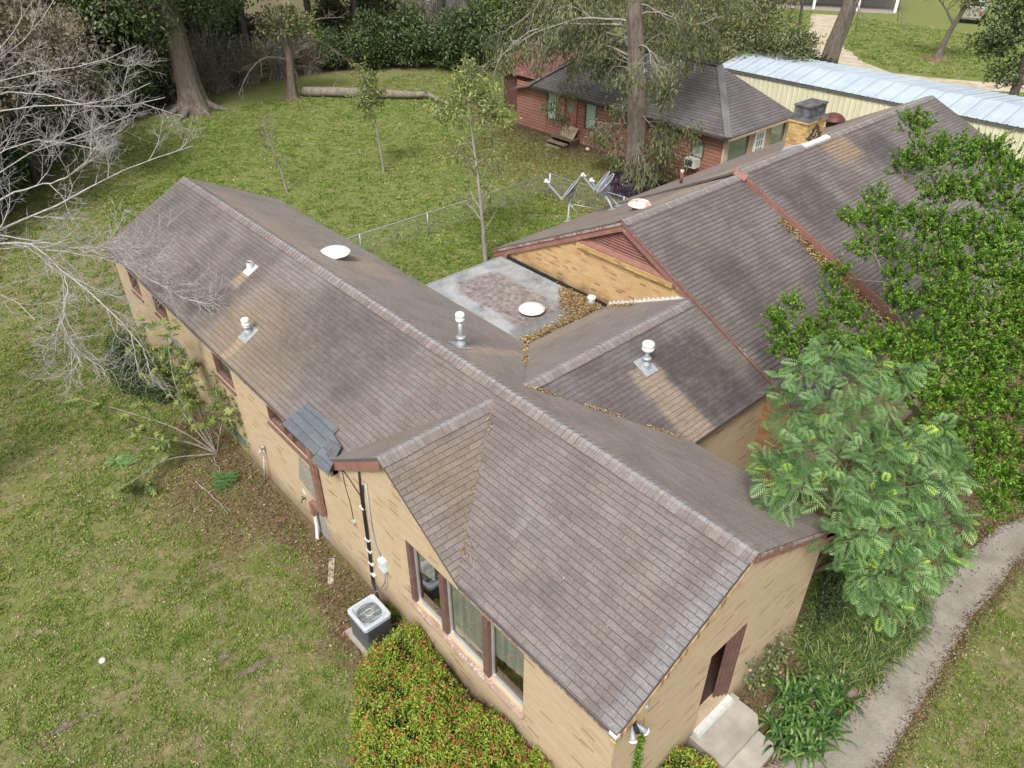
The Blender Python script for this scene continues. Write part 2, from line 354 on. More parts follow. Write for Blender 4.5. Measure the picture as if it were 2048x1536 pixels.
# ================================================================== MAIN HOUSE
HR, HE, XA0, WL, WR = 4.783, 3.26, -21.26, 2.87, 3.04
XB, HB, WB = -5.62, 4.637, 2.09
XC, HC, WC = -5.747, 4.445, 2.561
YD, XD, HD, YD2, YD3, HD2 = 6.04, -8.04, 5.73, 11.04, 23.45, 5.86
HEC = 3.20
PD_, PD2 = 0.4962, 0.4545
T = 0.075
house = empty('brick_house', (-8, 0, 0), 'large buff brick house with worn brown shingle gable roofs and red brown trim', 'house')
def slab(name, pts, axis, ridge, mat, parent=house, thick=T):
    """a roof slope: shingled top with metre UVs, a dark edge all round and an underside"""
    mb = MB(); P = [Vector(p) for p in pts]
    n = Vector((0, 0, 0))
    for i in range(len(P)): n += P[i].cross(P[(i+1) % len(P)])
    n.normalize()
    if n.z < 0: P.reverse(); n = -n
    k = 1/n.z
    def uvf(p):
        return (p.x, abs(p.y-ridge)*k) if axis == 'x' else (p.y, abs(p.x-ridge)*k)
    mb.poly(P, [uvf(p) for p in P])
    Q = [p-Vector((0, 0, thick)) for p in P]
    mb.poly(list(reversed(Q)), mi=1)
    for i in range(len(P)):
        j = (i+1) % len(P); mb.poly([Q[i], Q[j], P[j], P[i]], mi=1)
    return mb.build(name, [mat, M_shedge], parent)
M_shedge = plain('shingle_edge', (0.10, 0.085, 0.08), 0.9)
def ridge_cap(a, b, pitch, parent, half=0.185, step=0.15, name='ridge_cap'):
    """overlapping bent cap shingles from a to b"""
    a, b = Vector(a), Vector(b); L = (b-a).length; d = (b-a)/L; sd = Vector((-d.y, d.x, 0)); n = int(L/step); mb = MB()
    for i in range(n):
        s0 = i*step - 0.02; s1 = s0+step+0.045; s1 = min(s1, L+0.01)
        j = random.uniform(-0.008, 0.008); lift0, lift1 = 0.012, 0.030+random.uniform(-0.004, 0.004)
        prof = [(-half+j, -half*pitch), (-half*0.30, -half*0.30*pitch+0.004), (0, 0.006), (half*0.30, -half*0.30*pitch+0.004), (half+j, -half*pitch)]
        r0 = [a+d*s1+sd*x+Vector((0, 0, z+lift0)) for x, z in prof]; r1 = [a+d*s0+sd*x+Vector((0, 0, z+lift1)) for x, z in prof]
        rv = random.random()*3
        for k in range(4):
            u = [(i*0.15+rv, 0.1*k), (i*0.15+rv, 0.1*(k+1)), (i*0.15+0.148+rv, 0.1*(k+1)), (i*0.15+0.148+rv, 0.1*k)]
            mb.poly([r1[k], r1[k+1], r0[k+1], r0[k]], u, mi=(1 if k in (1, 2) else 0))
            lo = Vector((0, 0, -0.02)); mb.poly([r1[k]+lo, r1[k+1]+lo, r1[k+1], r1[k]], mi=0)
    return mb.build(name, [M_cap, M_capw], parent)
M_capw = shingle_mat('worn_sheen_ridge_crest', (0.225,0.215,0.21), (0.27,0.27,0.275), (0.19,0.175,0.165), seed=8.0, row=3, tab=0.15, gap=0.004, linea=0)  # paler crest: sky sheen put into the colour, along with worn granules

# --- roof slopes
pAl = (HR-HE)/WL; pAr = (HR-HE)/WR
yBi = -(HR-HB)/pAl; yCi = (HR-HC)/pAr
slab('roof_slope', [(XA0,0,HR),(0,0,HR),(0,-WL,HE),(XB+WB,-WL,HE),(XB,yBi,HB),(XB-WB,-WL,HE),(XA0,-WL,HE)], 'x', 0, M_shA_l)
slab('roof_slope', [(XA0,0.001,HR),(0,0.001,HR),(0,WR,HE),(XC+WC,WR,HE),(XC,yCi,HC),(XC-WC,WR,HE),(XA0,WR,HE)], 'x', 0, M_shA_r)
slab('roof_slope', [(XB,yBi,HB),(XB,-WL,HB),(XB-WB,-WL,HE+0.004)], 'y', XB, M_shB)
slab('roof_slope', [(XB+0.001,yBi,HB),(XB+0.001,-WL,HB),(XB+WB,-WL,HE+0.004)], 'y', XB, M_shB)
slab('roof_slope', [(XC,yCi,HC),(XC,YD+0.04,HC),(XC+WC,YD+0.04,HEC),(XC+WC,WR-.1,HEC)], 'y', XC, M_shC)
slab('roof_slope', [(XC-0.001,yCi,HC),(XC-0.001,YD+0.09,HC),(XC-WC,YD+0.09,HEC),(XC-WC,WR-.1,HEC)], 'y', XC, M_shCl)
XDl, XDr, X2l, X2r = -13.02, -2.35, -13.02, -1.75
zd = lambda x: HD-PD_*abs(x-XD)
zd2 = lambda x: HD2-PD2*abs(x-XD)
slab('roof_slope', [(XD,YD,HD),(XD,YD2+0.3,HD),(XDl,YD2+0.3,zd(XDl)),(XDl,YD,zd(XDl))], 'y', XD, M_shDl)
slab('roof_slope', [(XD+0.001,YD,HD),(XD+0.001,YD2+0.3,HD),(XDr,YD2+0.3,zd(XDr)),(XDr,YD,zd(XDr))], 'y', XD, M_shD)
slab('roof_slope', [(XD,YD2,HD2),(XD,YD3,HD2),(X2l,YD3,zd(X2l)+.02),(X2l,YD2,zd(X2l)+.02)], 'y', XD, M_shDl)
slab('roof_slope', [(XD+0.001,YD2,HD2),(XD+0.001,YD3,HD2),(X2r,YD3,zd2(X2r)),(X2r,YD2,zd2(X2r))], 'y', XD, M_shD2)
ridge_cap((0,0,HR), (XA0,0,HR), pAl, house)
ridge_cap((XB,-WL,HB), (XB,yBi,HB), (HB-HE)/WB, house)
ridge_cap((XC,yCi,HC), (XC,YD,HC), (HC-HE)/WC, house)
ridge_cap((XD,YD,HD), (XD,YD2-0.02,HD), PD_, house)
ridge_cap((XD,YD2+0.0,HD2), (XD,YD3,HD2), PD2, house)

# --- walls with openings
def wall(name, axis, pos, u0, u1, z0, z1, holes, mat, inward, depth=0.14, parent=house, top=None, reveal=None):
    """brick skin in the plane axis=pos, with openings (u0,u1,z0,z1) and their reveals; top = extra outline points above z1"""
    mb = MB(); us = sorted({u0, u1, *[h[0] for h in holes], *[h[1] for h in holes]})
    P = (lambda u, z, d=0: (u, pos+d*inward, z)) if axis == 'y' else (lambda u, z, d=0: (pos+d*inward, u, z))
    for a, b in zip(us[:-1], us[1:]):
        mid = (a+b)/2; hs_ = sorted([h for h in holes if h[0] < mid < h[1]], key=lambda h: h[2]); z = z0
        for h in hs_:
            if h[2] > z: mb.poly([P(a, z), P(b, z), P(b, h[2]), P(a, h[2])], [(a, z), (b, z), (b, h[2]), (a, h[2])])
            z = h[3]
        if z < z1: mb.poly([P(a, z), P(b, z), P(b, z1), P(a, z1)], [(a, z), (b, z), (b, z1), (a, z1)])
    for (a, b, c, d) in holes:
        for q in ([(a,c),(a,d)], [(b,c),(b,d)], [(a,c),(b,c)], [(a,d),(b,d)]):
            (p0, p1), (q0, q1) = q
            mb.poly([P(p0,p1), P(q0,q1), P(q0,q1,depth), P(p0,p1,depth)], [(p0,p1), (q0,q1), (q0+depth*(p0==q0),q1+depth*(p0!=q0)), (p0+depth*(p0==q0),p1+depth*(p0!=q0))])
    if top:
        pts = [(u0, z1)] + top + [(u1, z1)]
        mb.poly([P(*p) for p in reversed(pts)], [tuple(p) for p in reversed(pts)])
    return mb.build(name, mat, parent)
YW, XG, YR = -2.75, -0.1, 2.92
zAl = lambda y: HR-pAl*abs(y)-T; zAr = lambda y: HR-pAr*abs(y)-T
W_BIG = (-5.22, -2.0, 1.22, 2.86)
W_HI = [(-19.95,-19.05,2.25,2.95), (-17.95,-16.85,2.30,2.98), (-13.78,-12.68,2.22,2.96), (-10.78,-8.55,2.42,3.06)]
zc = HE-T-0.004
Btop = [(XB-WB+0.03, zc), (XB, HB-T-0.01), (XB+WB-0.03, zc)]
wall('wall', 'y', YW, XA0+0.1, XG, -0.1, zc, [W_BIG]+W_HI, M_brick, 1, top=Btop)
D_OP = (-0.40, 0.66, 0.47, 2.58)
wall('wall', 'x', XG, YW, YR, -0.1, zc, [D_OP], M_brick, -1, 0.2, top=[(YW, zAl(YW)-.02), (0, HR-T-0.02), (YR, zAr(YR)-.02)])
wall('wall', 'y', YR, XA0+0.1, XG, -0.1, zc, [], M_brick, -1)
wall('wall', 'x', XA0+0.1, YW, YR, -0.1, zc, [], M_brick, 1, top=[(YW, zAl(YW)-.02), (0, HR-T-0.02), (YR, zAr(YR)-.02)])
XCW = -3.36
wall('wall', 'x', XCW, YR, YD+0.1, -0.1, zc, [], M_brick, -1)
YDW = YD+0.1
LV = [(-9.62, 4.70), (XD, 5.42), (-6.42, 4.70)]
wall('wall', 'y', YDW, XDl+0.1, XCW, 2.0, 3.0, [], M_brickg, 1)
mb = MB()
zt = lambda x: zd(x)-T-0.02
def yp(pts): mb.poly([(x, YDW, z) for x, z in pts], [tuple(p) for p in pts])
xl, xr = XDl+0.1, XDr-0.1
yp([(xl,3.0),(XCW,3.0),(XCW,zt(XCW)),(-6.0,zt(-6.0)),(-6.42,4.70),(-9.62,4.70),(-10.1,zt(-10.1)),(xl,zt(xl))])
yp([(-9.62,4.70),(XD,5.42),(XD,zt(XD)),(-10.1,zt(-10.1))]); yp([(-6.42,4.70),(-6.0,zt(-6.0)),(XD,zt(XD)),(XD,5.42)])
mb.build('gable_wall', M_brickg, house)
wall('wall', 'y', YDW, XCW, XDr-0.1, -0.1, zt(XDr), [], M_brickr, 1)
MB().poly([(XCW,YDW,zt(XDr)),(XDr-.1,YDW,zt(XDr)),(XDr-.1,YDW,zt(XDr-.1)),(XCW,YDW,zt(XCW))]) if 0 else None
mb = MB(); yp([(XCW,zt(XDr)),(XDr-.1,zt(XDr)),(XCW,zt(XCW))]); mb.build('gable_wall', M_brickr, house)
wall('wall', 'x', XDr-0.1, YDW, YD2+0.2, -0.1, zd(XDr)-T-.02, [], M_brick, -1)
wall('wall', 'x', XDl+0.1, YDW, YD2+0.2, -0.1, zd(XDl)-T-.02, [], M_brick, 1)
wall('wall', 'x', X2r-0.15, YD2+0.2, YD3-0.2, -0.1, zd2(X2r)-T-.02, [], M_brick, -1)
wall('wall', 'x', X2l+0.15, YD2+0.2, YD3-0.2, -0.1, zd(X2l)-T-.06, [], M_brick, 1)
for yy in (YD3-0.2, YD2+0.2):
    wall('wall', 'y', yy, X2l+0.15, X2r-0.15, -0.1, 2.8, [], M_brick, 1, top=[(X2l+.15, zd(X2l+.15)-T-.02), (XD, HD2-T-.02), (X2r-.15, zd2(X2r-.15)-T-.02)])
wall('wall', 'x', -12.55, YR, YDW, -0.1, 2.98, [], M_brick, 1)

# --- attic louver in the big gable, its sloping red board and rowlock brick ledge
mb = MB(); mb.poly([(x, YDW+0.16, z) for x, z in LV]); lv = mb.build('gable_louver', M_dark, house)
mb = MB()
for i in range(9):
    z = 4.72+i*0.075; hw = (5.42-z)/(5.42-4.70)*1.6
    if hw > 0.08: mb.hexa([(XD-hw,YDW+0.02,z),(XD+hw,YDW+0.02,z),(XD+hw,YDW+0.15,z+0.06),(XD-hw,YDW+0.15,z+0.06),(XD-hw,YDW+0.02,z+0.018),(XD+hw,YDW+0.02,z+0.018),(XD+hw,YDW+0.15,z+0.078),(XD-hw,YDW+0.15,z+0.078)])
mb.build('slat', plain('dull_red_slats', (.24,.115,.09), .7, vary=.12), lv)
mb = MB(); mb.hexa([(-9.7,YDW-0.06,4.64),(-6.34,YDW-0.06,4.64),(-6.34,YDW+0.10,4.68),(-9.7,YDW+0.10,4.68),(-9.7,YDW-0.06,4.665),(-6.34,YDW-0.06,4.665),(-6.34,YDW+0.10,4.86),(-9.7,YDW+0.10,4.86)])
mb.build('sill_board', plain('dull_red_slats', (.24,.115,.09)), lv)
mb = MB()
for i in range(41):
    x = -9.55+i*0.079; mb.box((x, YDW-0.11, 4.52), (x+0.068, YDW-0.003, 4.638))
mb.build('brick_ledge', M_brickc, house)

# --- rake boards and fascias
def rake(name, a, b, y0, y1, h, mat, axis='y', drop=T, parent=house):
    (ua, za), (ub, zb) = a, b
    P = (lambda u, d, z: (u, d, z)) if axis == 'y' else (lambda u, d, z: (d, u, z))
    return MB().hexa([P(ua,y0,za-drop-h), P(ub,y0,zb-drop-h), P(ub,y1,zb-drop-h), P(ua,y1,za-drop-h), P(ua,y0,za-drop), P(ub,y0,zb-drop), P(ub,y1,zb-drop), P(ua,y1,za-drop)]).build(name, mat, parent)
rake('rake_board', (XDl,zd(XDl)), (XD,HD), YD+0.02, YD+0.075, 0.21, M_red, drop=T+.002)
rake('rake_board', (XD,HD), (XDr,zd(XDr)), YD+0.02, YD+0.075, 0.21, M_redp, drop=T+.002)
rake('rake_trim', (XDl,zd(XDl)), (XD,HD), YD-0.015, YD+0.018, 0.075, M_redw, drop=T*.6)
rake('rake_trim', (XD,HD), (XDr,zd(XDr)), YD-0.015, YD+0.018, 0.05, M_redp, drop=T*.3)
MB().hexa([(XDl-.02,YD+.02,zd(XDl)-.62),(XDl+.34,YD+.02,zd(XDl)-.62),(XDl+.34,YD+.12,zd(XDl)-.62),(XDl-.02,YD+.12,zd(XDl)-.62),(XDl-.02,YD+.02,zd(XDl)-.28),(XDl+.62,YD+.02,zd(XDl)+.02),(XDl+.62,YD+.12,zd(XDl)+.02),(XDl-.02,YD+.12,zd(XDl)-.28)]).build('rake_corbel', M_red, house)
# the step up between the two main roofs
def step(x0, x1, n, mat, h):
    mb = MB()
    mb.hexa([(x0,YD2-.05,zd(x0)-.02),(x1,YD2-.05,zd(x1)-.02),(x1,YD2-.005,zd(x1)-.02),(x0,YD2-.005,zd(x0)-.02),(x0,YD2-.05,zd2(x0)-.01),(x1,YD2-.05,zd2(x1)-.01),(x1,YD2-.005,zd2(x1)-.01),(x0,YD2-.005,zd2(x0)-.01)])
    return mb.build('step_board', mat, house)
step(XD+.12, -6.6, 1, M_red, 0); step(-6.59, X2r, 1, M_redp, 0)
MB().hexa([(XD-.10,YD2-.16,HD+.02),(XD+.30,YD2-.16,HD-.10),(XD+.30,YD2+.02,HD-.02),(XD-.10,YD2+.02,HD+.06),(XD-.10,YD2-.16,HD+.045),(XD+.30,YD2-.16,HD-.06),(XD+.30,YD2+.02,HD+.06),(XD-.10,YD2+.02,HD+.16)]).build('step_cap', M_red, house)
# near gable of the long wing
rake('rake_board', (0,HR), (WR+.02,HE-.01), -0.045, 0.0, 0.16, M_redp, axis='x')
rake('rake_trim', (0,HR), (WR+.02,HE-.01), 0.002, 0.03, 0.06, M_redw, axis='x', drop=.02)
MB().hexa([(-.10,WR-.34,HE-.36),(0.0,WR-.34,HE-.36),(0.0,WR+.02,HE-.30),(-.10,WR+.02,HE-.30),(-.10,WR-.34,HE+.02),(0.0,WR-.34,HE+.02),(0.0,WR+.02,HE-.12),(-.10,WR+.02,HE-.12)]).build('rake_corbel', M_redp, house)
rake('rake_board', (0,HR), (-WL,HE), -0.055, -0.01, 0.07, M_redw, axis='x')
mb = MB()      # rowlock course under the left rake, individual bricks
nb = 46; sl_ = math.hypot(WL, HR-HE)
for i in range(nb):
    t0, t1 = (i+0.06)/nb, (i+0.94)/nb
    ya, yb = -WL*t0, -WL*t1; za, zb = HR-(HR-HE)*t0-T-.14, HR-(HR-HE)*t1-T-.14; k = random.choice([0,0,0,1])
    mb.hexa([(XG-.0,yb,zb-.13),(XG+.085,yb,zb-.13),(XG+.085,ya,za-.13),(XG-.0,ya,za-.13),(XG-.0,yb,zb),(XG+.085,yb,zb),(XG+.085,ya,za),(XG-.0,ya,za)], mi=k)
mb.build('rowlock_course', [plain('rowlock_buff', (0.50,0.35,0.18), 0.9, vary=.2, scale=9), plain('rowlock_brown', (0.33,0.19,0.10), 0.9, vary=.2, scale=9)], house)
# small gable
rake('rake_board', (XB-WB,HE), (XB,HB), -WL+0.0, -WL+0.06, 0.21, M_red)
rake('rake_board', (XB,HB), (XB+WB,HE), -WL+0.05, -WL+0.09, 0.05, M_redp)
MB().box((XB-WB-.05,-WL+.0,HE-.32),(XB-WB+.16,-WL+.11,HE-.06)).build('rake_corbel', M_redw, house)
# eaves
MB().box((XA0,-WL+.02,HE-.10-T),(XB-WB,-WL+.05,HE-T-.004)).box((XB+WB,-WL+.02,HE-.10-T),(0,-WL+.05,HE-T-.004)).build('eave_board', M_redw, house)
MB().box((XA0,WR-.05,HE-.12-T),(XC-WC,WR-.01,HE-T-.004)).box((XC+WC,WR-.05,HE-.12-T),(0,WR-.01,HE-T-.004)).build('eave_board', M_red, house)
MB().box((XC+WC-.05,WR,HE-.12-T),(XC+WC-.01,YD,HE-T-.004)).build('eave_board', M_frame, house)

# --- flat roof between the wings
t = NT('flat_roof_coating'); p = t.pos(); n1 = t.noise(p, 1.3, 6, 0.65, 0.8); n2 = t.noise(p, 7, 6, 0.7); px = t.sep(p)
nn = t.math('MULTIPLY', t.math('SUBTRACT', n1, 0.5), 1.2)
pm = t.math('MULTIPLY', t.band(t.math('ADD', px[0], nn), -12.0, -9.2, 0.35), t.band(t.math('ADD', px[1], nn), 3.75, 5.15, 0.3))
c = t.ramp(n1, [(0.3, (0.33,0.335,0.34)), (0.5, (0.24,0.245,0.245)), (0.72, (0.12,0.12,0.12))])
c = t.mix(t.ramp(n2, [(0.35, 0.4), (0.6, 0.0)]), c, (0.38, 0.39, 0.40))
mud = t.ramp(n2, [(0.35, (0.085,0.072,0.064)), (0.5, (0.19,0.155,0.138)), (0.65, (0.29,0.25,0.225))])
c = t.mix(t.math('MULTIPLY', pm, 0.92), c, mud)
dk = t.math('MULTIPLY', t.band(px[0], -9.1, -8.3, 0.3), t.band(t.math('ADD', px[1], nn), 3.3, 5.4, 0.4))
c = t.mix(t.math('MULTIPLY', dk, 0.6), c, (0.10,0.10,0.10))
t.color(c); t.set('Roughness', 0.8); t.bump(n2, 0.4, 0.02)
fr = MB(); fr.box((-12.66, 2.2, 2.98), (XC-WC+.5, YDW-.004, 3.10)); fr.build('flat_roof', t.m, house)
MB().box((-12.70,3.1,2.88),(-12.665,YDW,3.125)).build('flat_roof_edge', M_steel, house)
MB().box((-12.6,YDW-.05,3.102),(-8.4,YDW-.006,3.20)).build('flashing', M_black, house)
mb = MB(); y = YDW-.012; x = -8.32
zc_l = lambda x: HC-(HC-HEC)/WC*abs(x-XC)
while x < -5.95:
    z0 = zc_l(x)+.005; z1 = zc_l(x+.14)+.005; jj = random.uniform(.0, .05)
    mb.hexa([(x,y-.006,z0),(x+.135,y-.006,z1),(x+.135,y,z1),(x,y,z0),(x+.01,y-.006,z0+.10+jj),(x+.135,y-.006,z1+.05),(x+.135,y,z1+.05),(x+.01,y,z0+.10+jj)]); x += .14
mb.build('stepped_flashing', M_white, house)

# --- windows: the window is its frame; glass, sill and curtain are its pieces
def curtain_mat(name, c):
    t = NT(name); p = t.pos(); wv = t.noise(t.mapv(p, (7, 7, 0.4)), 1.5, 3); t.color(t.ramp(wv, [(0.35, tuple(x*.75 for x in c)), (0.65, c)])); t.set('Roughness', 0.9); return t.m
M_curt = curtain_mat('pale_green_curtain', (0.27, 0.275, 0.235))
u0, u1, z0, z1 = W_BIG
fr = MB(); yb = YW+.09
fr.box((u0,YW-.01,z0),(u0+.13,yb+.06,z1)); fr.box((u1-.015,YW+.01,z0),(u1,yb+.06,z1)); fr.box((u0+.13,YW+.03,z1-.07),(u1-.015,yb+.06,z1))
for xm in (-4.16, -2.96): fr.box((xm-.075,YW-.01,z0),(xm+.075,yb+.06,z1-.07))
win = fr.build('window', M_frame, house); win['label'] = 'wide three pane picture window of the small gable, red brown posts'
for a, b in ((u0+.13,-4.235), (-4.085,-3.035), (-2.885,u1-.015)):
    g_ = gq = MB(); gq.poly([(a+.03,yb,z0+.03),(b-.03,yb,z0+.03),(b-.03,yb,z1-.09),(a+.03,yb,z1-.09)]); gq.build('glass', M_glass, win)
    tr = MB(); tr.box((a,yb-.03,z0),(b,yb+.03,z0+.045)); tr.box((a,yb-.02,z0+.045),(a+.03,yb+.03,z1-.07)); tr.box((b-.03,yb-.02,z0+.045),(b,yb+.03,z1-.07)); tr.build('track', M_alu, win)
MB().hexa([(u0-.02,YW-.09,z0-.075),(u1+.05,YW-.09,z0-.075),(u1+.05,YW+.10,z0-.06),(u0-.02,YW+.10,z0-.06),(u0-.02,YW-.09,z0-.035),(u1+.05,YW-.09,z0-.035),(u1+.05,YW+.10,z0-.003),(u0-.02,YW+.10,z0-.003)]).build('sill', peeling('peeling_sill', (0.33,0.23,0.18), (0.43,0.36,0.30), 0.45, 16), win)
cu = MB()
for a, b, zb_ in ((-4.10,-3.05,1.25), (-2.92,-2.0,1.75), (-5.1,-4.6,2.0)):
    n = 14
    for i in range(n):
        xa, xb = a+(b-a)*i/n, a+(b-a)*(i+1)/n
        ya, yb_ = YW+.15+.012*math.sin(i*1.9), YW+.15+.012*math.sin((i+1)*1.9)
        cu.poly([(xa,ya,zb_+.15*i/n),(xb,yb_,zb_+.15*(i+1)/n),(xb,yb_,z1),(xa,ya,z1)])
cu.build('curtain', M_curt, win)
labs = ['small high window with dark red frame at the far end of the left wall', 'small high window behind the bare branches', 'small high window in the middle of the left wall', 'high double window beside the black shingle patch']
for (a, b, c_, d), lb in zip(W_HI, labs):
    fr = MB(); yb = YW+.10
    fr.box((a,YW+.01,c_),(a+.06,yb+.05,d)); fr.box((b-.06,YW+.01,c_),(b,yb+.05,d)); fr.box((a+.06,YW+.01,c_+.0),(b-.06,yb+.05,c_+.05)); fr.box((a+.06,YW+.01,d-.05),(b-.06,yb+.05,d))
    if b-a > 1.5:
        for xm in (-9.98, -9.62): fr.box((xm-.035,YW+.0,c_+.05),(xm+.035,yb+.05,d-.05))
    wn = fr.build('window', M_frame, house); wn['label'] = lb
    gq = MB(); gq.poly([(a+.06,yb,c_+.05),(b-.06,yb,c_+.05),(b-.06,yb,d-.05),(a+.06,yb,d-.05)]); gq.build('glass', M_glassw, wn)
    MB().hexa([(a-.04,YW-.05,c_-.11),(b+.04,YW-.05,c_-.11),(b+.04,YW+.09,c_-.11),(a-.04,YW+.09,c_-.11),(a-.04,YW-.05,c_-.07),(b+.04,YW-.05,c_-.07),(b+.04,YW+.09,c_-.005),(a-.04,YW+.09,c_-.005)]).build('sill', M_frame, wn)
    MB().box((a+.06,YW+.17,c_+.12),(b-.06,YW+.18,d)).build('blind', plain('dull_blind', (.30,.34,.28), .8), wn)
# --- door at the near gable
a, b, c_, d = D_OP
MB().box((XG-.19,a,c_),(XG-.02,a+.05,d)).box((XG-.19,a+.05,d-.06),(XG-.02,b,d)).build('door_frame', M_frame, house)
df = MB()
for i in range(4): df.box((XG-.15+.035*i,b-.30+i*.072,c_+.02),(XG-.11+.035*i,b-.30+i*.072+.06,d-.07))
dj = df.build('door_trim', M_frame, house)
MB().hexa([(XG-.2,a,c_-.12),(XG+.13,a,c_-.14),(XG+.13,b,c_-.14),(XG-.2,b,c_-.12),(XG-.2,a,c_),(XG+.10,a,c_-.05),(XG+.10,b,c_-.05),(XG-.2,b,c_)]).build('threshold', plain('pale_threshold', (0.52,0.53,0.50), .6, vary=.1), house)
MB().box((XG,a-.02,.32),(XG+.16,b+.16,c_-.145)).build('door_ledge', M_conc, house)
MB().box((XG-2.2,-2.0,c_-.05),(XG-.2,2.0,c_-.02)).build('inside_floor', plain('dark_floor', (0.06,0.035,0.028), .5), house)
# --- patches, pipes and bits on the left wall
M_cem = plain('cement_patch', (0.27,0.26,0.235), .95, vary=.2, scale=8)
def ypan(name, pts, mat, y=YW-.006, th=.012):
    mb = MB(); mb.poly([(x,y,z) for x, z in pts], [tuple(p) for p in pts]); 
    for i in range(len(pts)):
        j = (i+1) % len(pts); mb.poly([(pts[i][0],y+th,pts[i][1]),(pts[j][0],y+th,pts[j][1]),(pts[j][0],y,pts[j][1]),(pts[i][0],y,pts[i][1])])
    return mb.build(name, mat, house)
M_brickgry = brick_mat('grey_patch_brick', [(0,(0.26,0.235,0.20)),(1,(0.38,0.34,0.28))], (0.22,0.20,0.17), bw=.15, rh=.07, ms=.012)
ypan('grey_brick_patch', [(-9.72,1.32),(-9.05,1.14),(-8.66,1.72),(-8.95,2.15),(-9.45,2.18)], M_brickgry)
ypan('cement_patch', [(-9.15,.10),(-8.72,.02),(-8.6,.4),(-8.85,.95),(-9.1,1.0),(-9.2,.6)], M_cem)
ypan('crawl_vent', [(-14.1,.18),(-12.95,.18),(-12.95,.50),(-14.1,.50)], plain('slate_vent', (0.12,0.14,0.13), .7))
ypan('cement_patch', [(-17.3,1.3),(-16.2,1.25),(-15.8,1.7),(-16.6,1.9),(-17.3,1.8)], M_cem)
MB().box((-8.66,YW-.13,1.15),(-8.50,YW-.03,3.16)).box((-9.0,YW-.13,1.05),(-8.50,YW-.03,1.149)).box((-9.12,YW-.14,.72),(-8.98,YW-.03,1.1)).build('downspout', plain('brown_downspout', (0.235,0.135,0.10), .5, vary=.15), house)
MB().tube([(-9.03,YW-.085,.74),(-9.02,YW-.10,.35),(-9.0,YW-.16,-.02)], .045, 10).build('drain_pipe', M_white, house)
M_slate = shingle_mat('new_slate_shingles', (0.105,0.117,0.132), (0.14,0.152,0.17), (0.085,0.095,0.107), seed=4, row=.2, tab=.45)
zAt = lambda y: HR-pAl*abs(y)
slab('shingle_patch', [(-9.40,-2.98,zAt(-2.98)+.035),(-9.32,-2.38,zAt(-2.38)+.03),(-8.05,-2.34,zAt(-2.34)+.035),(-8.02,-2.98,zAt(-2.98)+.04)], 'x', 0, M_slate, thick=.022)
slab('shingle_patch', [(-8.02,-3.08,zAt(-3.08)+.01),(-8.04,-2.5,zAt(-2.5)+.07),(-7.55,-2.6,zAt(-2.5)+.09),(-7.36,-3.06,zAt(-3.0)+.03)], 'x', 0, M_slate, thick=.022)
MB().bar((-8.0,-3.05,3.12),(-7.36,-3.05,3.17),.035,.05).build('patch_batten', M_redw, house)
MB().box((-7.95,YW-.16,2.92),(-7.55,YW-.005,3.14)).build('patch_soffit', M_redw, house)

# --- chimney at the ridge
ch = MB(); cx0, cx1, cy0, cy1 = -8.68, -8.06, 14.45, 15.5
def taper(x0, x1, y0, y1, z0, z1, o0=0, o1=0, mi=0): return [(x0-o0,y0-o0,z0),(x1+o0,y0-o0,z0),(x1+o0,y1+o0,z0),(x0-o0,y1+o0,z0),(x0-o1,y0-o1,z1),(x1+o1,y0-o1,z1),(x1+o1,y1+o1,z1),(x0-o1,y1+o1,z1)]
ch.hexa(taper(cx0,cx1,cy0,cy1,5.1,6.46)); ch.hexa(taper(cx0,cx1,cy0,cy1,6.463,6.54,.035,.035))
chim = ch.build('chimney', M_brickc, house)
cp = MB(); cp.hexa(taper(cx0,cx1,cy0,cy1,6.543,6.62,.05,.01)); cp.hexa(taper(cx0+.05,cx1-.05,cy0+.05,cy1-.05,6.62,6.93)); cp.hexa(taper(cx0+.02,cx1-.02,cy0+.02,cy1-.02,6.932,6.98))
cp.build('chimney_cap', plain('sooty_mortar', (0.11,0.11,0.115), .95, vary=.35, scale=6, bump=.5), chim)
dm = MB()     # dark brick diamond on the right face
for r_ in range(-6, 7):
    for q_ in range(-5, 6):
        s_ = abs(r_)+abs(q_)*1.15
        if 3.2 < s_ < 6.4 or s_ < 1.4 or (abs(r_) == 2 and abs(q_) == 1):
            y = (cy0+cy1)/2+q_*.085+(.042 if r_ % 2 else 0); z = 6.02+r_*.062
            dm.box((cx1-.001,y-.036,z-.025),(cx1+.009,y+.036,z+.025))
dm.build('brick_diamond', plain('purple_black_brick', (0.055,0.04,0.045), .8), chim)
MB().hexa([(cx1-.02,cy0-.12,HD2-.02),(cx1+.16,cy0-.12,HD2-.05),(cx1+.16,cy1+.3,HD2-.05),(cx1-.02,cy1+.3,HD2-.02),(cx1-.02,cy0-.12,HD2+.06),(cx1+.16,cy0-.12,HD2+.02),(cx1+.16,cy1+.3,HD2+.02),(cx1-.02,cy1+.3,HD2+.06)]).build('chimney_flashing', M_white, chim)
MB().hexa([(cx0,cy0-.14,5.50),(cx1,cy0-.14,5.80),(cx1,cy0-.01,5.80),(cx0,cy0-.01,5.50),(cx0,cy0-.14,5.56),(cx1,cy0-.14,5.86),(cx1,cy0-.01,5.92),(cx0,cy0-.01,5.66)]).build('chimney_flashing', M_steel, chim)

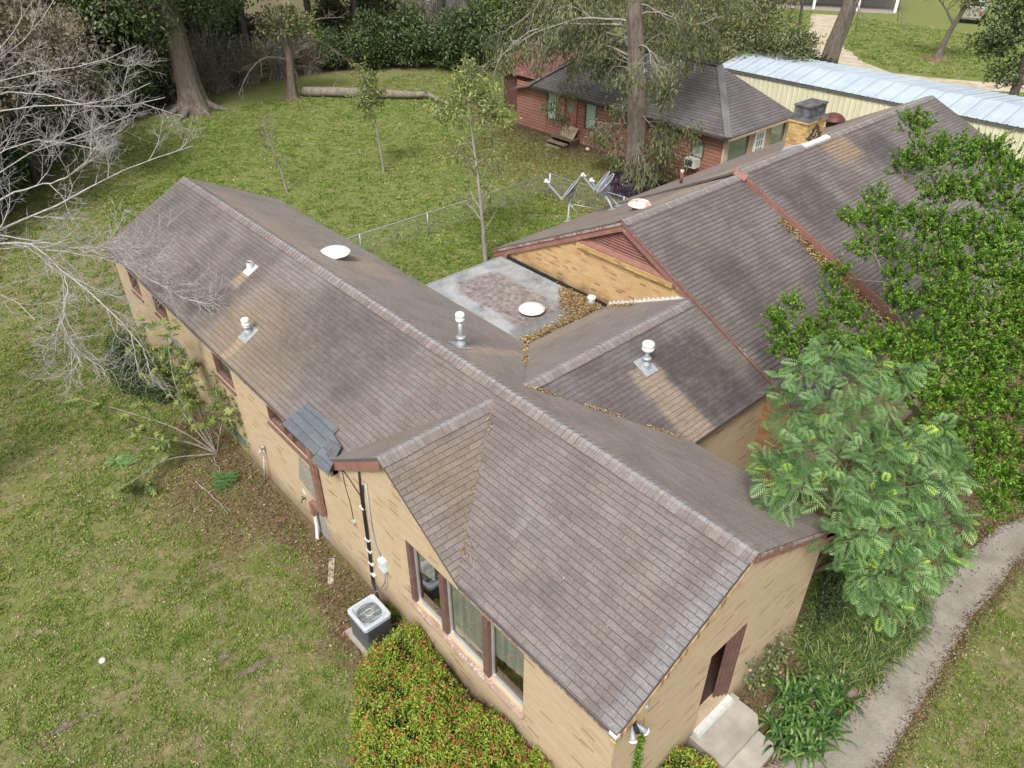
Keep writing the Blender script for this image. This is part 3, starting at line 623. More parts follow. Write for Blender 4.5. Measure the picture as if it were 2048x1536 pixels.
# --- roof vents
M_cap_w = plain('white_vent_cap', (0.68,0.675,0.63), .4, vary=.14, scale=9)
def pipe_vent(x, y, z, slope, h, r=.055, cap=.10, lb=''):
    """slope = (dz/dx, dz/dy)"""
    f = MB(); s_ = .2; zz = lambda a, b_: z+slope[0]*a+slope[1]*b_
    f.hexa([(x+a,y+b_,zz(a,b_)+.008) for a, b_ in ((-s_,-s_),(s_,-s_),(s_,s_),(-s_,s_))]+[(x+a,y+b_,zz(a,b_)+.018) for a, b_ in ((-s_,-s_),(s_,-s_),(s_,s_),(-s_,s_))])
    f._lathe((x,y,z-.1), [(.105,0),(.10,.18),(.075,.24),(r+.01,.27)], 20, Vector((0,0,1)), 0)
    v = f.build('roof_vent', M_steel, house, False); v['label'] = lb
    MB().tube([(x,y,z),(x,y,z+h)], r, 18).build('pipe', M_steel, v, True)
    MB()._lathe((x,y,z+h-.09), [(.02,0),(cap*.9,.0),(cap,.02),(cap,.075),(cap*.94,.08),(cap*.94,.10),(cap*1.02,.11),(cap*1.02,.15),(cap*.9,.185),(cap*.5,.20),(0,.204)], 24, Vector((0,0,1)), 0).build('cap', M_cap_w, v, True)
    MB()._lathe((x,y,z+.20), [(r,.0),(.10,.0),(.105,.03),(.09,.05),(r,.06)], 20, Vector((0,0,1)), 0).build('collar', M_steel, v, True)
    return v
pipe_vent(-7.72, .62, HR-pAr*.62, (0,-pAr), .72, lb='tall white capped vent pipe near the ridge crossing')
pCp = (HC-HEC)/WC
pipe_vent(-4.93, 3.5, HC-pCp*(XC*-1-4.93), (-pCp,0), .52, cap=.135, lb='white capped vent pipe on the link roof')
pipe_vent(-12.62, -2.12, zAt(-2.12), (0,pAl), .34, lb='short white capped vent pipe low on the left slope')
sv = MB(); x, y = -14.6, -.98; z = zAt(y); s_ = .16
sv.hexa([(x-s_,y-s_,z-pAl*s_+.01),(x+s_,y-s_,z-pAl*s_+.01),(x+s_,y+s_,z+pAl*s_+.01),(x-s_,y+s_,z+pAl*s_+.01),(x-s_,y-s_,z-pAl*s_+.03),(x+s_,y-s_,z-pAl*s_+.03),(x+s_,y+s_,z+pAl*s_+.03),(x-s_,y+s_,z+pAl*s_+.03)])
sv.tube([(x,y,z),(x,y,z+.24)], .085, 18, cap=False); v = sv.build('roof_vent', M_white, house, True); v['label'] = 'stubby open white vent with rust below it'
MB().tube([(x,y,z),(x,y,z+.20)], .08, 16).build('bore', M_black, v)
def dome(x, y, z, r, mat, lb, h=.16):
    v = MB()._lathe((x,y,z), [(r*.62,0),(r*.62,h),(.01,h)], 28, Vector((0,0,1)), 0).build('roof_vent', plain('vent_neck', (0.13,0.13,0.14), .6), house); v['label'] = lb
    MB()._lathe((x,y,z+h*.55), [(r*.97,0),(r,.012),(r*.99,.03),(r*.8,.075),(r*.5,.115),(r*.25,.133),(0,.138)], 36, Vector((0,0,1)), 0).build('dome', mat, v, True)
dome(-14.05, 1.22, HR-pAr*1.22, .43, M_cap_w, 'white mushroom vent near the ridge of the long wing', .18)
dome(-9.55, 4.42, 3.10, .36, M_cap_w, 'white mushroom vent on the flat roof', .16)
MB().tube([(-8.72,5.86,3.1),(-8.72,5.86,3.36)], .10, 20).build('roof_vent', M_steel, house, True)['label'] = 'short galvanised vent among the dead leaves on the flat roof'
MB()._lathe((-8.72,5.86,3.34), [(.115,0),(.12,.05),(.08,.075),(0,.08)], 20, Vector((0,0,1)), 0).build('vent_lid', M_cap_w, house, True)
rusty = peeling('rusty_white_dome', (0.78,0.74,0.70), (0.50,0.25,0.14), .75, 5)
XV, YV = -9.0, 9.6
P_ = at(1252, 418, 1, YV)
dome(-9.13, 8.05, zd(-9.13), .33, rusty, 'rust streaked white mushroom vent beside the satellite dishes', .2)
rv = MB()._lathe((-11.2,22.6,zd2(-11.2)-.22), [(.26,0),(.26,.25),(.46,.25),(.46,.29),(.36,.42),(.2,.50),(0,.53)], 28, Vector((0,0,1)), 0).build('roof_vent', plain('rust_red_metal', (0.12,0.050,0.042), .6, .2, .2), house, True); rv['label'] = 'rust red domed turbine vent behind the chimney'
MB().tube([(-10.6,11.9,zd2(-10.6)-.1),(-10.6,11.9,zd2(-10.6)+.30)], .05, 14).build('vent_stack', plain('rusty_pipe', (0.27,0.10,0.07), .7, vary=.2), house, True)
MB()._lathe((-10.6,11.9,zd2(-10.6)+.24), [(.052,0),(.062,.07),(.04,.07),(.038,0)], 14, Vector((0,0,1)), 0).build('vent_rim', M_white, house)
# ================================================================== GROUND, PATHS
def litter_mask(t, p, zones):
    """soft zones (x0,x1,y0,y1,soft,amount) wobbled by noise"""
    xs = t.sep(p); nz = t.noise(p, 0.9, 5, 0.65); d = t.math('MULTIPLY', t.math('SUBTRACT', nz, 0.5), 2.2)
    X = t.math('ADD', xs[0], d); Y = t.math('ADD', xs[1], t.math('MULTIPLY', d, 0.8)); tot = None
    for (x0, x1, y0, y1, sf, am) in zones:
        m_ = t.math('MULTIPLY', t.math('MULTIPLY', t.band(X, x0, x1, sf), t.band(Y, y0, y1, sf)), am)
        tot = m_ if tot is None else t.math('MAXIMUM', tot, m_)
    return tot
def xs_(t, p, i): return t.sep(p)[i]
t = NT('lawn_soil'); p = t.pos()
big = t.noise(p, 0.28, 4, 0.6, 0.4); mid = t.noise(p, 1.7, 5, 0.65, 0.3); fine = t.noise(p, 9, 5, 0.7); tiny = t.noise(p, 45, 3, 0.7)
c = t.ramp(fine, [(0.25, (0.070,0.080,0.024)), (0.5, (0.135,0.150,0.045)), (0.75, (0.20,0.215,0.075))])
c = t.mix(t.ramp(mid, [(0.40, 0.0), (0.62, 0.85)]), c, t.ramp(fine, [(.3, (0.13,0.095,0.052)), (.7, (0.30,0.245,0.145))]))
c = t.mix(t.ramp(big, [(0.42, 0.0), (0.7, 0.35)]), c, (0.14,0.19,0.03))
c = t.mix(0.7, c, t.ramp(tiny, [(0.25, 0.35), (0.75, 1.6)]), 'MULTIPLY')
LITTER = [(-15.5,-6.0,-3.5,-2.6,0.6,0.95), (-13.5,-10.0,-4.9,-3,1.0,0.75), (-0.4,6,1.2,40,0.5,0.0), (-5,1.2,6.5,30,1.0,0.95), (-0.2,1.5,0.5,8,0.4,0.95), (-30,-15,16.5,23.2,2.0,0.6), (-34,-16,21.5,23.4,.5,0.8), (-20.8,-15.5,17,22,1.2,0.7), (-7.5,-5,-4,-2.6,.5,.9)]
lm_ = litter_mask(t, p, LITTER)
br = t.ramp(t.noise(p, 22, 5, 0.75), [(0.3, (0.040,0.023,0.014)), (0.5, (0.105,0.062,0.038)), (0.72, (0.23,0.15,0.095))])
c = t.mix(t.math('MULTIPLY', lm_, t.ramp(fine, [(0.3, 1.0), (0.62, 0.55)])), c, br)
zn = t.math('MAXIMUM', t.math('MULTIPLY', t.band(xs_(t, p, 0), -60, -13, 4), t.band(xs_(t, p, 1), 3.5, 20, 3)), t.band(xs_(t, p, 1), 39, 200, 2))
c = t.mix(t.math('MULTIPLY', zn, t.ramp(mid, [(.4, .75), (.7, .35)])), c, t.ramp(fine, [(.3, (0.085,0.115,0.024)), (.7, (0.19,0.235,0.055))]))
# bare sandy yard of the far neighbour and dark soil under the wood
xs = t.sep(p)
wood = t.math('MULTIPLY', t.band(t.math('ADD', xs[0], t.math('MULTIPLY', mid, 5)), -140, -48.5, 2.5), 0.9)
c = t.mix(wood, c, t.ramp(t.noise(p, 3, 5, .7), [(0.3, (0.05,0.038,0.022)), (0.55, (0.13,0.10,0.06)), (0.7, (0.10,0.12,0.03))]))
t.color(c); t.set('Roughness', 0.95); b_ = t.bump(fine, 0.6, 0.05); t.bump(tiny, 0.7, 0.03, b_)
mb = MB(); N = 40
mb.poly([(-260,-200,0),(160,-200,0),(160,320,0),(-260,320,0)])
tag(mb.build('ground', t.m), kind='structure')
M_lawn = t.m
# walkway
Lp = [(1548,1524),(1655,1459),(1755,1366),(1775,1318),(1833,1264),(1840,1223),(1860,1192),(1929,1110),(1997,1052),(2048,1033),(2110,1012)]
Rp = [(1765,1536),(1826,1435),(1868,1365),(1895,1318),(1915,1284),(1929,1257),(1950,1225),(1987,1189),(2031,1127),(2070,1105),(2130,1088)]
L_ = [G(*q, .03) for q in Lp]; R_ = [G(*q, .03) for q in Rp]
L_[0] += (L_[0]-L_[1])*.6; 
L_ = [L_[0]+np.array([-.05,-4.6,0])]+L_+[L_[-1]+np.array([2.2,2.4,0]), L_[-1]+np.array([6.0,4.6,0])]; R_ = [R_[0]+np.array([.15,-4.6,0])]+R_+[R_[-1]+np.array([2.0,1.9,0]), R_[-1]+np.array([6.0,3.6,0])]
t = NT('walkway_concrete'); p = t.pos(); n = t.noise(p, 1.6, 6, .65); n2 = t.noise(p, 26, 5, .7)
c = t.ramp(n, [(0.3, (0.17,0.150,0.125)), (0.5, (0.225,0.203,0.173)), (0.7, (0.275,0.25,0.215))])
c = t.mix(0.5, c, t.ramp(n2, [(0.3, .55), (.6, 1.2)]), 'MULTIPLY')
c = t.mix(t.ramp(t.noise(p, 60, 2, .5), [(.72, 0), (.76, .7)]), c, (0.08,0.055,0.035))
t.color(c); t.set('Roughness', .9); t.bump(n2, .3, .01)
mb = MB()
for i in range(len(L_)-1):
    a, b, c2, d = L_[i], R_[i], R_[i+1], L_[i+1]
    mb.poly([a, b, c2, d]); dn = np.array([0, 0, -.05])
    mb.poly([a, d, d+dn, a+dn]); mb.poly([b+dn, c2+dn, c2, b])
tag(mb.build('path', t.m), kind='structure')
M_walk = t.m
# sand drives at the neighbour's
t = NT('sand'); p = t.pos(); n = t.noise(p, 1.2, 6, .7); t.color(t.ramp(n, [(.3, (.26,.22,.15)), (.6, (.46,.40,.30))])); t.set('Roughness', .95)
def strip(name, pts, wds, z=.008):
    mb = MB(); pts = [Vector((*G(u, v)[:2], z)) for u, v in pts]; rr = []
    for i, q in enumerate(pts):
        d = (pts[min(i+1, len(pts)-1)]-pts[max(i-1, 0)]).normalized(); n_ = Vector((-d.y, d.x, 0)); rr.append((q-n_*wds[i]/2, q+n_*wds[i]/2))
    for (a, b), (c2, d) in zip(rr[:-1], rr[1:]): mb.poly([a, c2, d, b])
    return tag(mb.build(name, t.m), kind='structure')
strip('dirt_track', [(1480,75),(1600,72),(1640,90),(1690,125),(1760,150),(1860,163),(1960,172),(2100,178)], [3.5,4,4,3,2.6,2.6,2.8,2.8])
strip('dirt_track', [(1640,88),(1655,60),(1660,30)], [2.5,3.2,3.8], .016)

# ================================================================== STEPS
st = empty('doorstep', (.4, .15, 0), 'two pale concrete steps with a cut corner below the open door', 'steps')
def chamf(x0, x1, y0, y1, z0, z1, ch, name, e=.0):
    mb = MB(); P = [(x0,y0),(x1,y0),(x1,y1-ch*1.3),(x1-ch,y1),(x0,y1)]
    mb.poly([(x, y, z1) for x, y in P])
    for i in range(5):
        j = (i+1) % 5; mb.poly([(*P[i], z0), (*P[j], z0), (*P[j], z1), (*P[i], z1)])
    return mb.build(name, M_conc, st)
chamf(-.098, .62, -.47, .80, -.05, .31, .16, 'landing'); chamf(.62, 1.02, -.47, .63, -.05, .17, .10, 'step')

# ================================================================== AIR CONDITIONER
ac = empty('air_conditioner', (-5.82, -3.42, 0), 'grey outdoor air conditioning condenser with round fan grille on a concrete pad', 'air conditioner')
def rrect(cx_, cy_, hx, hy, r, z, n=5):
    P = []
    for q, (sx, sy) in enumerate(((1,1),(-1,1),(-1,-1),(1,-1))):
        for i in range(n+1):
            a = math.pi/2*(q+i/n); P.append((cx_+sx*(hx-r)+r*math.cos(a), cy_+sy*(hy-r)+r*math.sin(a), z))
    return P
def loft(mb, rings, cap0=True, cap1=True):
    for A, B in zip(rings[:-1], rings[1:]):
        for i in range(len(A)):
            j = (i+1) % len(A); mb.poly([A[i], A[j], B[j], B[i]])
    if cap1: mb.poly(rings[-1])
    if cap0: mb.poly(list(reversed(rings[0])))
    return mb
ax_, ay_, hx, hy = -5.82, -3.42, .335, .305
t = NT('condenser_louvres'); z = t.sep(t.pos())[2]; s_ = t.math('FRACT', t.math('MULTIPLY', z, 40)); t.color(t.ramp(s_, [(.3, (.04,.042,.05)), (.5, (.17,.175,.19))])); t.bump(s_, .8, .01); t.set('Roughness', .5)
loft(MB(), [rrect(ax_,ay_,hx,hy,.07,.10), rrect(ax_,ay_,hx,hy,.07,.72)], True, False).build('body', t.m, ac)
M_acg = plain('pale_grey_enamel', (.42,.45,.49), .35, 0, .05, spec=.5)
mb = MB(); loft(mb, [rrect(ax_,ay_,hx+.012,hy+.012,.075,.72), rrect(ax_,ay_,hx+.012,hy+.012,.075,.80), rrect(ax_,ay_,hx-.005,hy-.005,.07,.82), rrect(ax_,ay_,hx-.055,hy-.055,.05,.815), rrect(ax_,ay_,hx-.065,hy-.065,.045,.78), rrect(ax_,ay_,.245,.235,.2,.775)], False, False)
mb.build('top_frame', M_acg, ac)
loft(MB(), [rrect(ax_,ay_,.25,.24,.23,.60), rrect(ax_,ay_,.25,.24,.23,.774)], True, False).build('fan_well', plain('dark_fan_well', (.03,.032,.035), .7), ac)
fan = MB(); fan.tube([(ax_,ay_,.63),(ax_,ay_,.72)], .075, 16)
for k in range(4):
    a = k*math.pi/2+.5; u = Vector((math.cos(a), math.sin(a), 0)); w2 = Vector((-u.y, u.x, 0)); c0 = Vector((ax_, ay_, .665))
    fan.hexa([c0+u*.07-w2*.04+Vector((0,0,-.02)), c0+u*.21-w2*.09+Vector((0,0,-.035)), c0+u*.21+w2*.07+Vector((0,0,.02)), c0+u*.07+w2*.04+Vector((0,0,.0)), c0+u*.07-w2*.04+Vector((0,0,-.015)), c0+u*.21-w2*.09+Vector((0,0,-.03)), c0+u*.21+w2*.07+Vector((0,0,.025)), c0+u*.07+w2*.04+Vector((0,0,.005))])
fan.build('fan', plain('fan_metal', (.25,.24,.22), .4, .3, .3), ac)
gr = MB()
for i in range(27):
    yy = -.26+i*.02; hw = .275
    gr.tube([(ax_-hw,ay_+yy,.79),(ax_+hw,ay_+yy,.79)], .0028, 4)
for xx in (-.2,-.07,.07,.2): gr.tube([(ax_+xx,ay_-.25,.787),(ax_+xx,ay_+.25,.787)], .004, 4)
gr.tube([(ax_+.085*math.cos(k/16*6.283), ay_+.085*math.sin(k/16*6.283), .793) for k in range(17)], .006, 5)
gr.build('fan_grille', plain('grille_wire', (.55,.57,.58), .35, .3, .05), ac)
MB().box((-6.27,-3.80,-.02),(-5.40,-3.05,.09)).build('concrete_pad', M_conc, ac)
# refrigerant lines and wiring on the wall
ls = empty('refrigerant_lines', (-6.7,-2.8,0), 'black insulated refrigerant pipes strapped to the wall above the condenser', 'pipes')
mb = MB()
for o_, zz in ((0,3.60),(.055,3.3)):
    mb.tube([(-6.60+o_,YW-.03,zz),(-6.66+o_,YW-.035,2.9),(-6.69+o_,YW-.035,1.9),(-6.72+o_,YW-.035,1.2),(-6.76+o_*.6,YW-.035,.62),(-6.72+o_,YW-.06,.40),(-6.4+o_,YW-.16,.33),(-6.15,-3.12,.32)], .021, 8)
mb.build('insulated_pipe', M_black, ls, True)
for zz in (2.62,1.72,1.38,1.0,.66): MB().box((-6.75,YW-.068,zz),(-6.60,YW-.006,zz+.03)).build('strap', M_white, ls)
cb = empty('disconnect_box', (-6.13,-2.8,1.3), 'small pale electrical box with a grey conduit above it', 'electrical box')
MB().hexa([(-6.25,YW-.10,1.28),(-6.05,YW-.10,1.28),(-6.05,YW-.003,1.28),(-6.25,YW-.003,1.28),(-6.24,YW-.11,1.56),(-6.06,YW-.11,1.56),(-6.05,YW-.003,1.60),(-6.25,YW-.003,1.60)]).build('box', plain('pale_blue_enamel', (.55,.64,.66), .4), cb)
MB().tube([(-6.40,YW-.02,3.45),(-6.43,YW-.022,2.3),(-6.38,YW-.022,1.75),(-6.2,YW-.04,1.6)], .013, 8).build('conduit', M_steel, cb, True)
MB().tube([(-6.1,YW-.06,1.28),(-6.08,YW-.09,1.0),(-6.2,YW-.15,.72),(-6.35,YW-.22,.55),(-6.2,-3.14,.5)], .014, 8).build('whip', plain('grey_whip', (.16,.17,.18), .5), cb, True)
wb = empty('cable_box', (-7.2,-2.8,1.8), 'tiny round pale cable junction on the wall with a thin wire', 'junction box')
MB().tube([(-7.2,YW-.002,1.84),(-7.2,YW-.06,1.84)], .055, 14).build('cover', plain('faded_plastic', (.38,.42,.38), .5), wb)
MB().tube([(-7.2,YW-.02,1.88),(-7.24,YW-.012,2.35),(-7.33,YW-.012,2.7),(-7.36,YW-.012,3.2)], .007, 5).build('wire', M_black, wb)
wr = MB().tube([(-7.4,YW-.03,3.25),(-7.1,YW-.02,3.12),(-6.85,YW-.02,2.98),(-6.64,YW-.03,2.9)], .009, 5).build('cable', M_black); tag(wr, 'thin black cable sagging across the wall to the pipes', 'cable')
tp = empty('standpipe', (-11.6,-2.9,0), 'thin galvanised standpipe with a tap leaning on the left wall', 'water pipe')
MB().tube([(-11.64,-2.93,-.02),(-11.52,-2.80,1.10)], .024, 10).build('pipe', peeling('rusty_galvanised', (.46,.47,.46), (.30,.22,.16), .5, 18), tp, True)
MB().tube([(-11.57,-2.80,1.08),(-11.52,-2.88,1.13),(-11.45,-2.94,1.05)], .028, 8).tube([(-11.52,-2.80,1.1),(-11.52,-2.80,1.2)], .03, 8).build('tap', M_steel, tp, True)
t2 = empty('hose_bib', (-9.58,-2.8,.8), 'small brass garden tap low on the wall left of the drain', 'tap')
MB().tube([(-9.58,YW-.005,.80),(-9.58,YW-.10,.80),(-9.58,YW-.13,.72)], .018, 8).tube([(-9.58,YW-.08,.80),(-9.58,YW-.08,.88)], .03, 8).build('spout', plain('old_brass', (.22,.15,.10), .5, .5), t2, True)
MB().box((-9.66,YW-.006,.92),(-9.52,YW-.002,1.04)).build('plate', M_white, t2)
# floodlight under the corner of the near gable
fl = empty('floodlight', (-.02,-2.35,3.0), 'twin bulb floodlight with a sensor under the near roof corner', 'floodlight')
MB().tube([(-.098,-2.42,2.98),(-.05,-2.42,2.98)], .07, 16).build('base', plain('dark_bronze', (.07,.065,.06), .5), fl, True)
for p0, p1 in (((-.06,-2.44,2.96),(.10,-2.56,2.78)), ((-.06,-2.38,2.97),(.16,-2.28,2.83))):
    a, b = Vector(p0), Vector(p1); b = a+(b-a)*.72; d = (b-a); 
    h = MB().tube([a, a+d*.35, a+d*.45, b-d*.28, b], [.020,.020,.032,.036,.055], 18).build('lamp', plain('grey_lamp_housing', (.32,.33,.34), .45), fl, True)
    MB().tube([b-d*.01, b+d*.05, b+d*.16, b+d*.22], [.058,.066,.05,.01], 18).build('bulb', plain('milky_bulb', (.86,.85,.82), .3), h, True)
MB().tube([(-.06,-2.40,2.98),(.06,-2.43,2.9)], .035, 12).build('sensor', M_black, fl, True)
MB()._lathe((-.085,-2.12,3.08), [(.045,0),(.05,.03),(.02,.045),(0,.045)], 14, Vector((1,0,0)), 0).build('photocell', M_steel, fl, True)
MB().box((-.12,-2.89,3.20),(.012,-2.80,3.262)).build('corner_flashing', M_white, house)

# ================================================================== SATELLITE DISHES
def dish(base, foot, R0, label, legs, tilt=0.0, armlen=.62):
    """base = roof point, foot = vector from base to the reflector's centre"""
    b = Vector(base); c = b+Vector(foot)
    d0 = empty('satellite_dish', b, label, 'satellite dish', 'grey satellite dishes on the main roof')
    n = (Vector(-RT)*.70+Vector((0,0,1))*.66+Vector(-FW)*(-.22+tilt)).normalized()
    up = (Vector((0,0,1))-n*n.z).normalized(); sd_ = up.cross(n)
    mb = MB(); rings = []
    for i in range(7):
        r_ = R0*i/6; dep = .16*R0*((i/6)**2); rings.append([c+sd_*(math.cos(k/28*6.2832)*r_*.92)+up*(math.sin(k/28*6.2832)*r_)+n*(dep-.16*R0) for k in range(28)])
    th = n*-.012
    for A, B in zip(rings[:-1], rings[1:]):
        for k in range(28):
            k2 = (k+1) % 28; mb.poly([A[k], A[k2], B[k2], B[k]]) if A is not rings[0] else mb.poly([c-n*.16*R0, B[k2], B[k]][::-1])
            mb.poly([A[k]+th, B[k]+th, B[k2]+th, A[k2]+th]) if A is not rings[0] else mb.poly([c-n*.16*R0+th, B[k]+th, B[k2]+th][::-1])
    for k in range(28):
        k2 = (k+1) % 28; mb.poly([rings[-1][k], rings[-1][k2], rings[-1][k2]+th, rings[-1][k]+th])
    mb.build('reflector', plain('dish_grey', (.13,.145,.16), .45, .1, .06, 4), d0)
    rim = MB().tube([p_ for p_ in rings[-1]]+[rings[-1][0]], .011, 6).build('rim', plain('dish_rim', (.45,.46,.47), .4), d0)
    low = c-up*R0*.95-n*.02; tip = low+n*armlen+up*.12
    MB().bar(low, tip, .045, .045, up=sd_).build('feed_arm', plain('pale_grey_paint', (.30,.32,.34), .4), d0)
    l = MB(); l.tube([tip-up*.06-sd_*.07, tip+up*.03-sd_*.0, tip-up*.02+sd_*.10], [.045,.06,.045], 10); l.tube([tip, tip-n*.12+up*.04], .045, 12); l.build('receiver', plain('white_plastic', (.6,.6,.59), .4), d0, True)
    bk = c-n*(.16*R0+.02)
    MB().bar(bk, bk-n*.12-up*.10, .16, .16, up=up).bar(bk-n*.10-up*.06, bk-n*.12-up*.36, .09, .09, up=n).build('bracket', M_steel, d0)
    m0 = bk-n*.12-up*.3
    MB().tube([b, b+(m0-b)*.5+Vector((0,0,.06)), m0], .034, 12).build('mast', plain('pale_grey_paint', (.30,.32,.34), .4), d0, True)
    for lg in legs: MB().tube([b+(m0-b)*.8, b+Vector(lg)], .013, 8).build('strut', M_steel, d0, True)
    MB().bar(b+Vector((-.12,0,-.02)), b+Vector((.12,0,.03)), .18, .03).build('foot_plate', M_steel, d0)
    return d0
dl = lambda u, v, dist: CAM+(FW+RT2*(u-1024)/FPX+UP2*(768-v)/FPX)*dist
def dish_at(bx, by, u, v, R0, label, legs, **kw):
    b = np.array([bx, by, zd(bx)]); dd = (b-CAM)@FW; c = dl(u, v, dd)
    return dish(b, c-b, R0, label, legs, **kw)
dish_at(-13.0, 9.25, 1141, 377, .50, 'leftmost grey satellite dish on its own tripod mast above the roof edge', [(.42,1.15,.22),(-.02,.62,.0)], tilt=.0, armlen=.80)
dish_at(-11.35, 9.55, 1211, 366, .38, 'nearer of the two overlapping satellite dishes beside the rusty vent', [], tilt=.10, armlen=.42)
dish_at(-11.75, 10.3, 1203, 362, .40, 'farther satellite dish, half hidden behind the nearer one of the pair', [], tilt=.0, armlen=.62)

# ================================================================== RED WOODEN HOUSE
rh = empty('red_house', (-23, 25.5, 0), 'low red clapboard house with a dark grey hip roof behind the yard', 'house')
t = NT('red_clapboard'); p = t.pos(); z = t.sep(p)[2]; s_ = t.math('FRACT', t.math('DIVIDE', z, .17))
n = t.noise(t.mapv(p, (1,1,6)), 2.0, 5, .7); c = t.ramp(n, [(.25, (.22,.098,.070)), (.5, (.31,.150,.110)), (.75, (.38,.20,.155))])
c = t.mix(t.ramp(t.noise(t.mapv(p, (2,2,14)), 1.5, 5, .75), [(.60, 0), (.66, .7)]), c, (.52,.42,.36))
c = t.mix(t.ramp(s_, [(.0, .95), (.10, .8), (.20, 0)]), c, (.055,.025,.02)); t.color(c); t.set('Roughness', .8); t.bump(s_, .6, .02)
M_clap = t.m
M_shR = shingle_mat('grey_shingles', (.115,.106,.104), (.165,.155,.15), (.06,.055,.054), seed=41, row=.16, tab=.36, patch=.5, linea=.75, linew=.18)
XR0, XR1, YR0, YR1, ZRE, ZRR = -30.7, -16.2, 22.9, 28.2, 2.72, 4.97
rh_par = rh
def redwall(axis, pos, u0, u1, z1, holes, mat, inward): return wall('wall', axis, pos, u0, u1, -.05, z1, holes, mat, inward, .08, rh)
F_H = [(-28.12,-27.42,1.03,2.50), (-26.62,-25.80,.66,2.42), (-25.14,-24.38,1.1,2.45), (-18.02,-17.36,1.30,2.0)]
redwall('y', YR0, XR0, XR1, ZRE-.05, F_H, M_clap, 1)
M_tan = peeling('peeling_tan_boards', (.46,.36,.24), (.40,.22,.14), .35, 7)
S_H = [(23.25,24.85,.5,2.32), (25.35,26.25,.35,2.42), (26.75,28.05,.5,2.35)]
redwall('x', XR1, YR0, YR1+.2, ZRE-.05, S_H, M_tan, -1); redwall('x', XR0, YR0, YR1, ZRE-.3, [], M_clap, 1); redwall('y', YR1+.2, XR0, XR1, ZRE-.05, [], M_clap, -1)
def hip(pts, ax_, ridge, name='roof_slope'): return slab(name, pts, ax_, ridge, M_shR, rh, .06)
ex0, ex1, ey0, ey1 = -29.1, -15.78, 22.42, 28.2
ra, rb, ry = -26.15, -18.75, 25.32
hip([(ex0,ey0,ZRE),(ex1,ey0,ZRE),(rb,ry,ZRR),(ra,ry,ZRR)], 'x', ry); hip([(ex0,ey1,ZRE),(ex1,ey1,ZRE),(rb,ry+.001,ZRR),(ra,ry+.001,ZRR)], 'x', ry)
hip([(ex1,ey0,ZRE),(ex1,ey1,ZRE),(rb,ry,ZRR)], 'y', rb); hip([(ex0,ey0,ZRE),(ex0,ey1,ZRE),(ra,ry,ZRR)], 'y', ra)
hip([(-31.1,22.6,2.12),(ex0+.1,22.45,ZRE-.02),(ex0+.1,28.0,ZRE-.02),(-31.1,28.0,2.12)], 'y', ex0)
MB().bar((ex1,ey0,ZRE+.03),(rb,ry,ZRR+.03),.34,.03).bar((rb,ry,ZRR+.035),(ra,ry,ZRR+.035),.34,.03).bar((ex0,ey0,ZRE+.03),(ra,ry,ZRR+.03),.34,.03).build('hip_cap', shingle_mat('grey_cap', (.13,.122,.125), (.19,.18,.185), (.08,.075,.08), seed=2, row=3, tab=.15), rh)
MB().bar((rb,ry,ZRR+.08),(ra+.6,ry,ZRR+.08),.22,.10).build('ridge_vent', plain('dark_ridge', (.06,.058,.065), .8), rh)
MB().box((ex0,ey0+.01,ZRE-.16),(ex1,ey0+.05,ZRE-.062)).build('fascia', plain('dark_fascia', (.06,.05,.05), .7), rh)
MB().box((ex1-.05,ey0+.06,ZRE-.20),(ex1-.01,ey1,ZRE-.062)).build('fascia', M_tan, rh)
MB().box((XR1-.02,ey0+.5,ZRE-.14),(ex1-.06,ey1,ZRE-.10)).build('soffit', plain('brown_soffit', (.25,.15,.09), .8), rh)
M_wgrn = glass_mat('pale_pane', (.9,.93,.92), .12); M_blind = plain('pale_aqua_blind', (.50,.60,.57), .8, vary=.06)
M_blind2 = plain('grey_green_blind', (.27,.30,.26), .8, vary=.1)
def rwin(axis, pos, hole, inward, frame, blind, lb, bars=()):
    a, b, z0, z1 = hole; S = lambda u, d, z: (u, pos+d*inward, z) if axis == 'y' else (pos+d*inward, u, z)
    fr = MB(); f_ = .07
    for q in ((a-f_,b+f_,z1,z1+f_),(a-f_,b+f_,z0-f_,z0),(a-f_,a,z0,z1),(b,b+f_,z0,z1)): fr.box(S(q[0],-.03,q[2]), S(q[1],.0+.03,q[3]))
    o = fr.build('window', frame, rh); o['label'] = lb
    gq = MB(); gq.poly([S(a,.05,z0), S(b,.05,z0), S(b,.05,z1), S(a,.05,z1)]); gq.build('glass', M_wgrn, o); MB().box(S(a,.075,z0), S(b,.08,z1)).build('blind', blind, o)
    for q in bars: MB().box(S(q[0],.02,q[2]), S(q[1],.05,q[3])).build('bar', frame, o)
    return o
rwin('y', YR0, F_H[0], 1, M_frame, M_blind, 'left tall pale blue window of the red front wall')
rwin('y', YR0, F_H[2], 1, M_frame, M_blind, 'tall pale blue window right of the red door')
rwin('y', YR0, F_H[3], 1, M_frame, plain('pale_blind', (.5,.52,.46), .8), 'small window above the window air conditioner')
rwin('x', XR1, S_H[0], -1, M_tan, M_blind2, 'near big window of the peeling side wall'); rwin('x', XR1, S_H[2], -1, M_tan, M_blind2, 'far big window of the peeling side wall')
a, b, z0, z1 = F_H[1]
dr = MB().box((a,YR0+.03,z0),(b,YR0+.07,z1)).build('door', plain('faded_red_door', (.42,.165,.115), .6, vary=.1), rh); dr['label'] = 'red front door with a small pane'
MB().box((a+.2,YR0+.02,z0+1.0),(b-.2,YR0+.028,z1-.15)).build('door_window', plain('dull_pane', (.25,.30,.28), .2), dr)
MB().box((a-.09,YR0-.03,z0),(a,YR0+.03,z1)).box((b,YR0-.03,z0),(b+.05,YR0+.03,z1)).build('door_frame', plain('dark_red_trim', (.20,.07,.05), .7), rh)
a, b, z0, z1 = S_H[1]
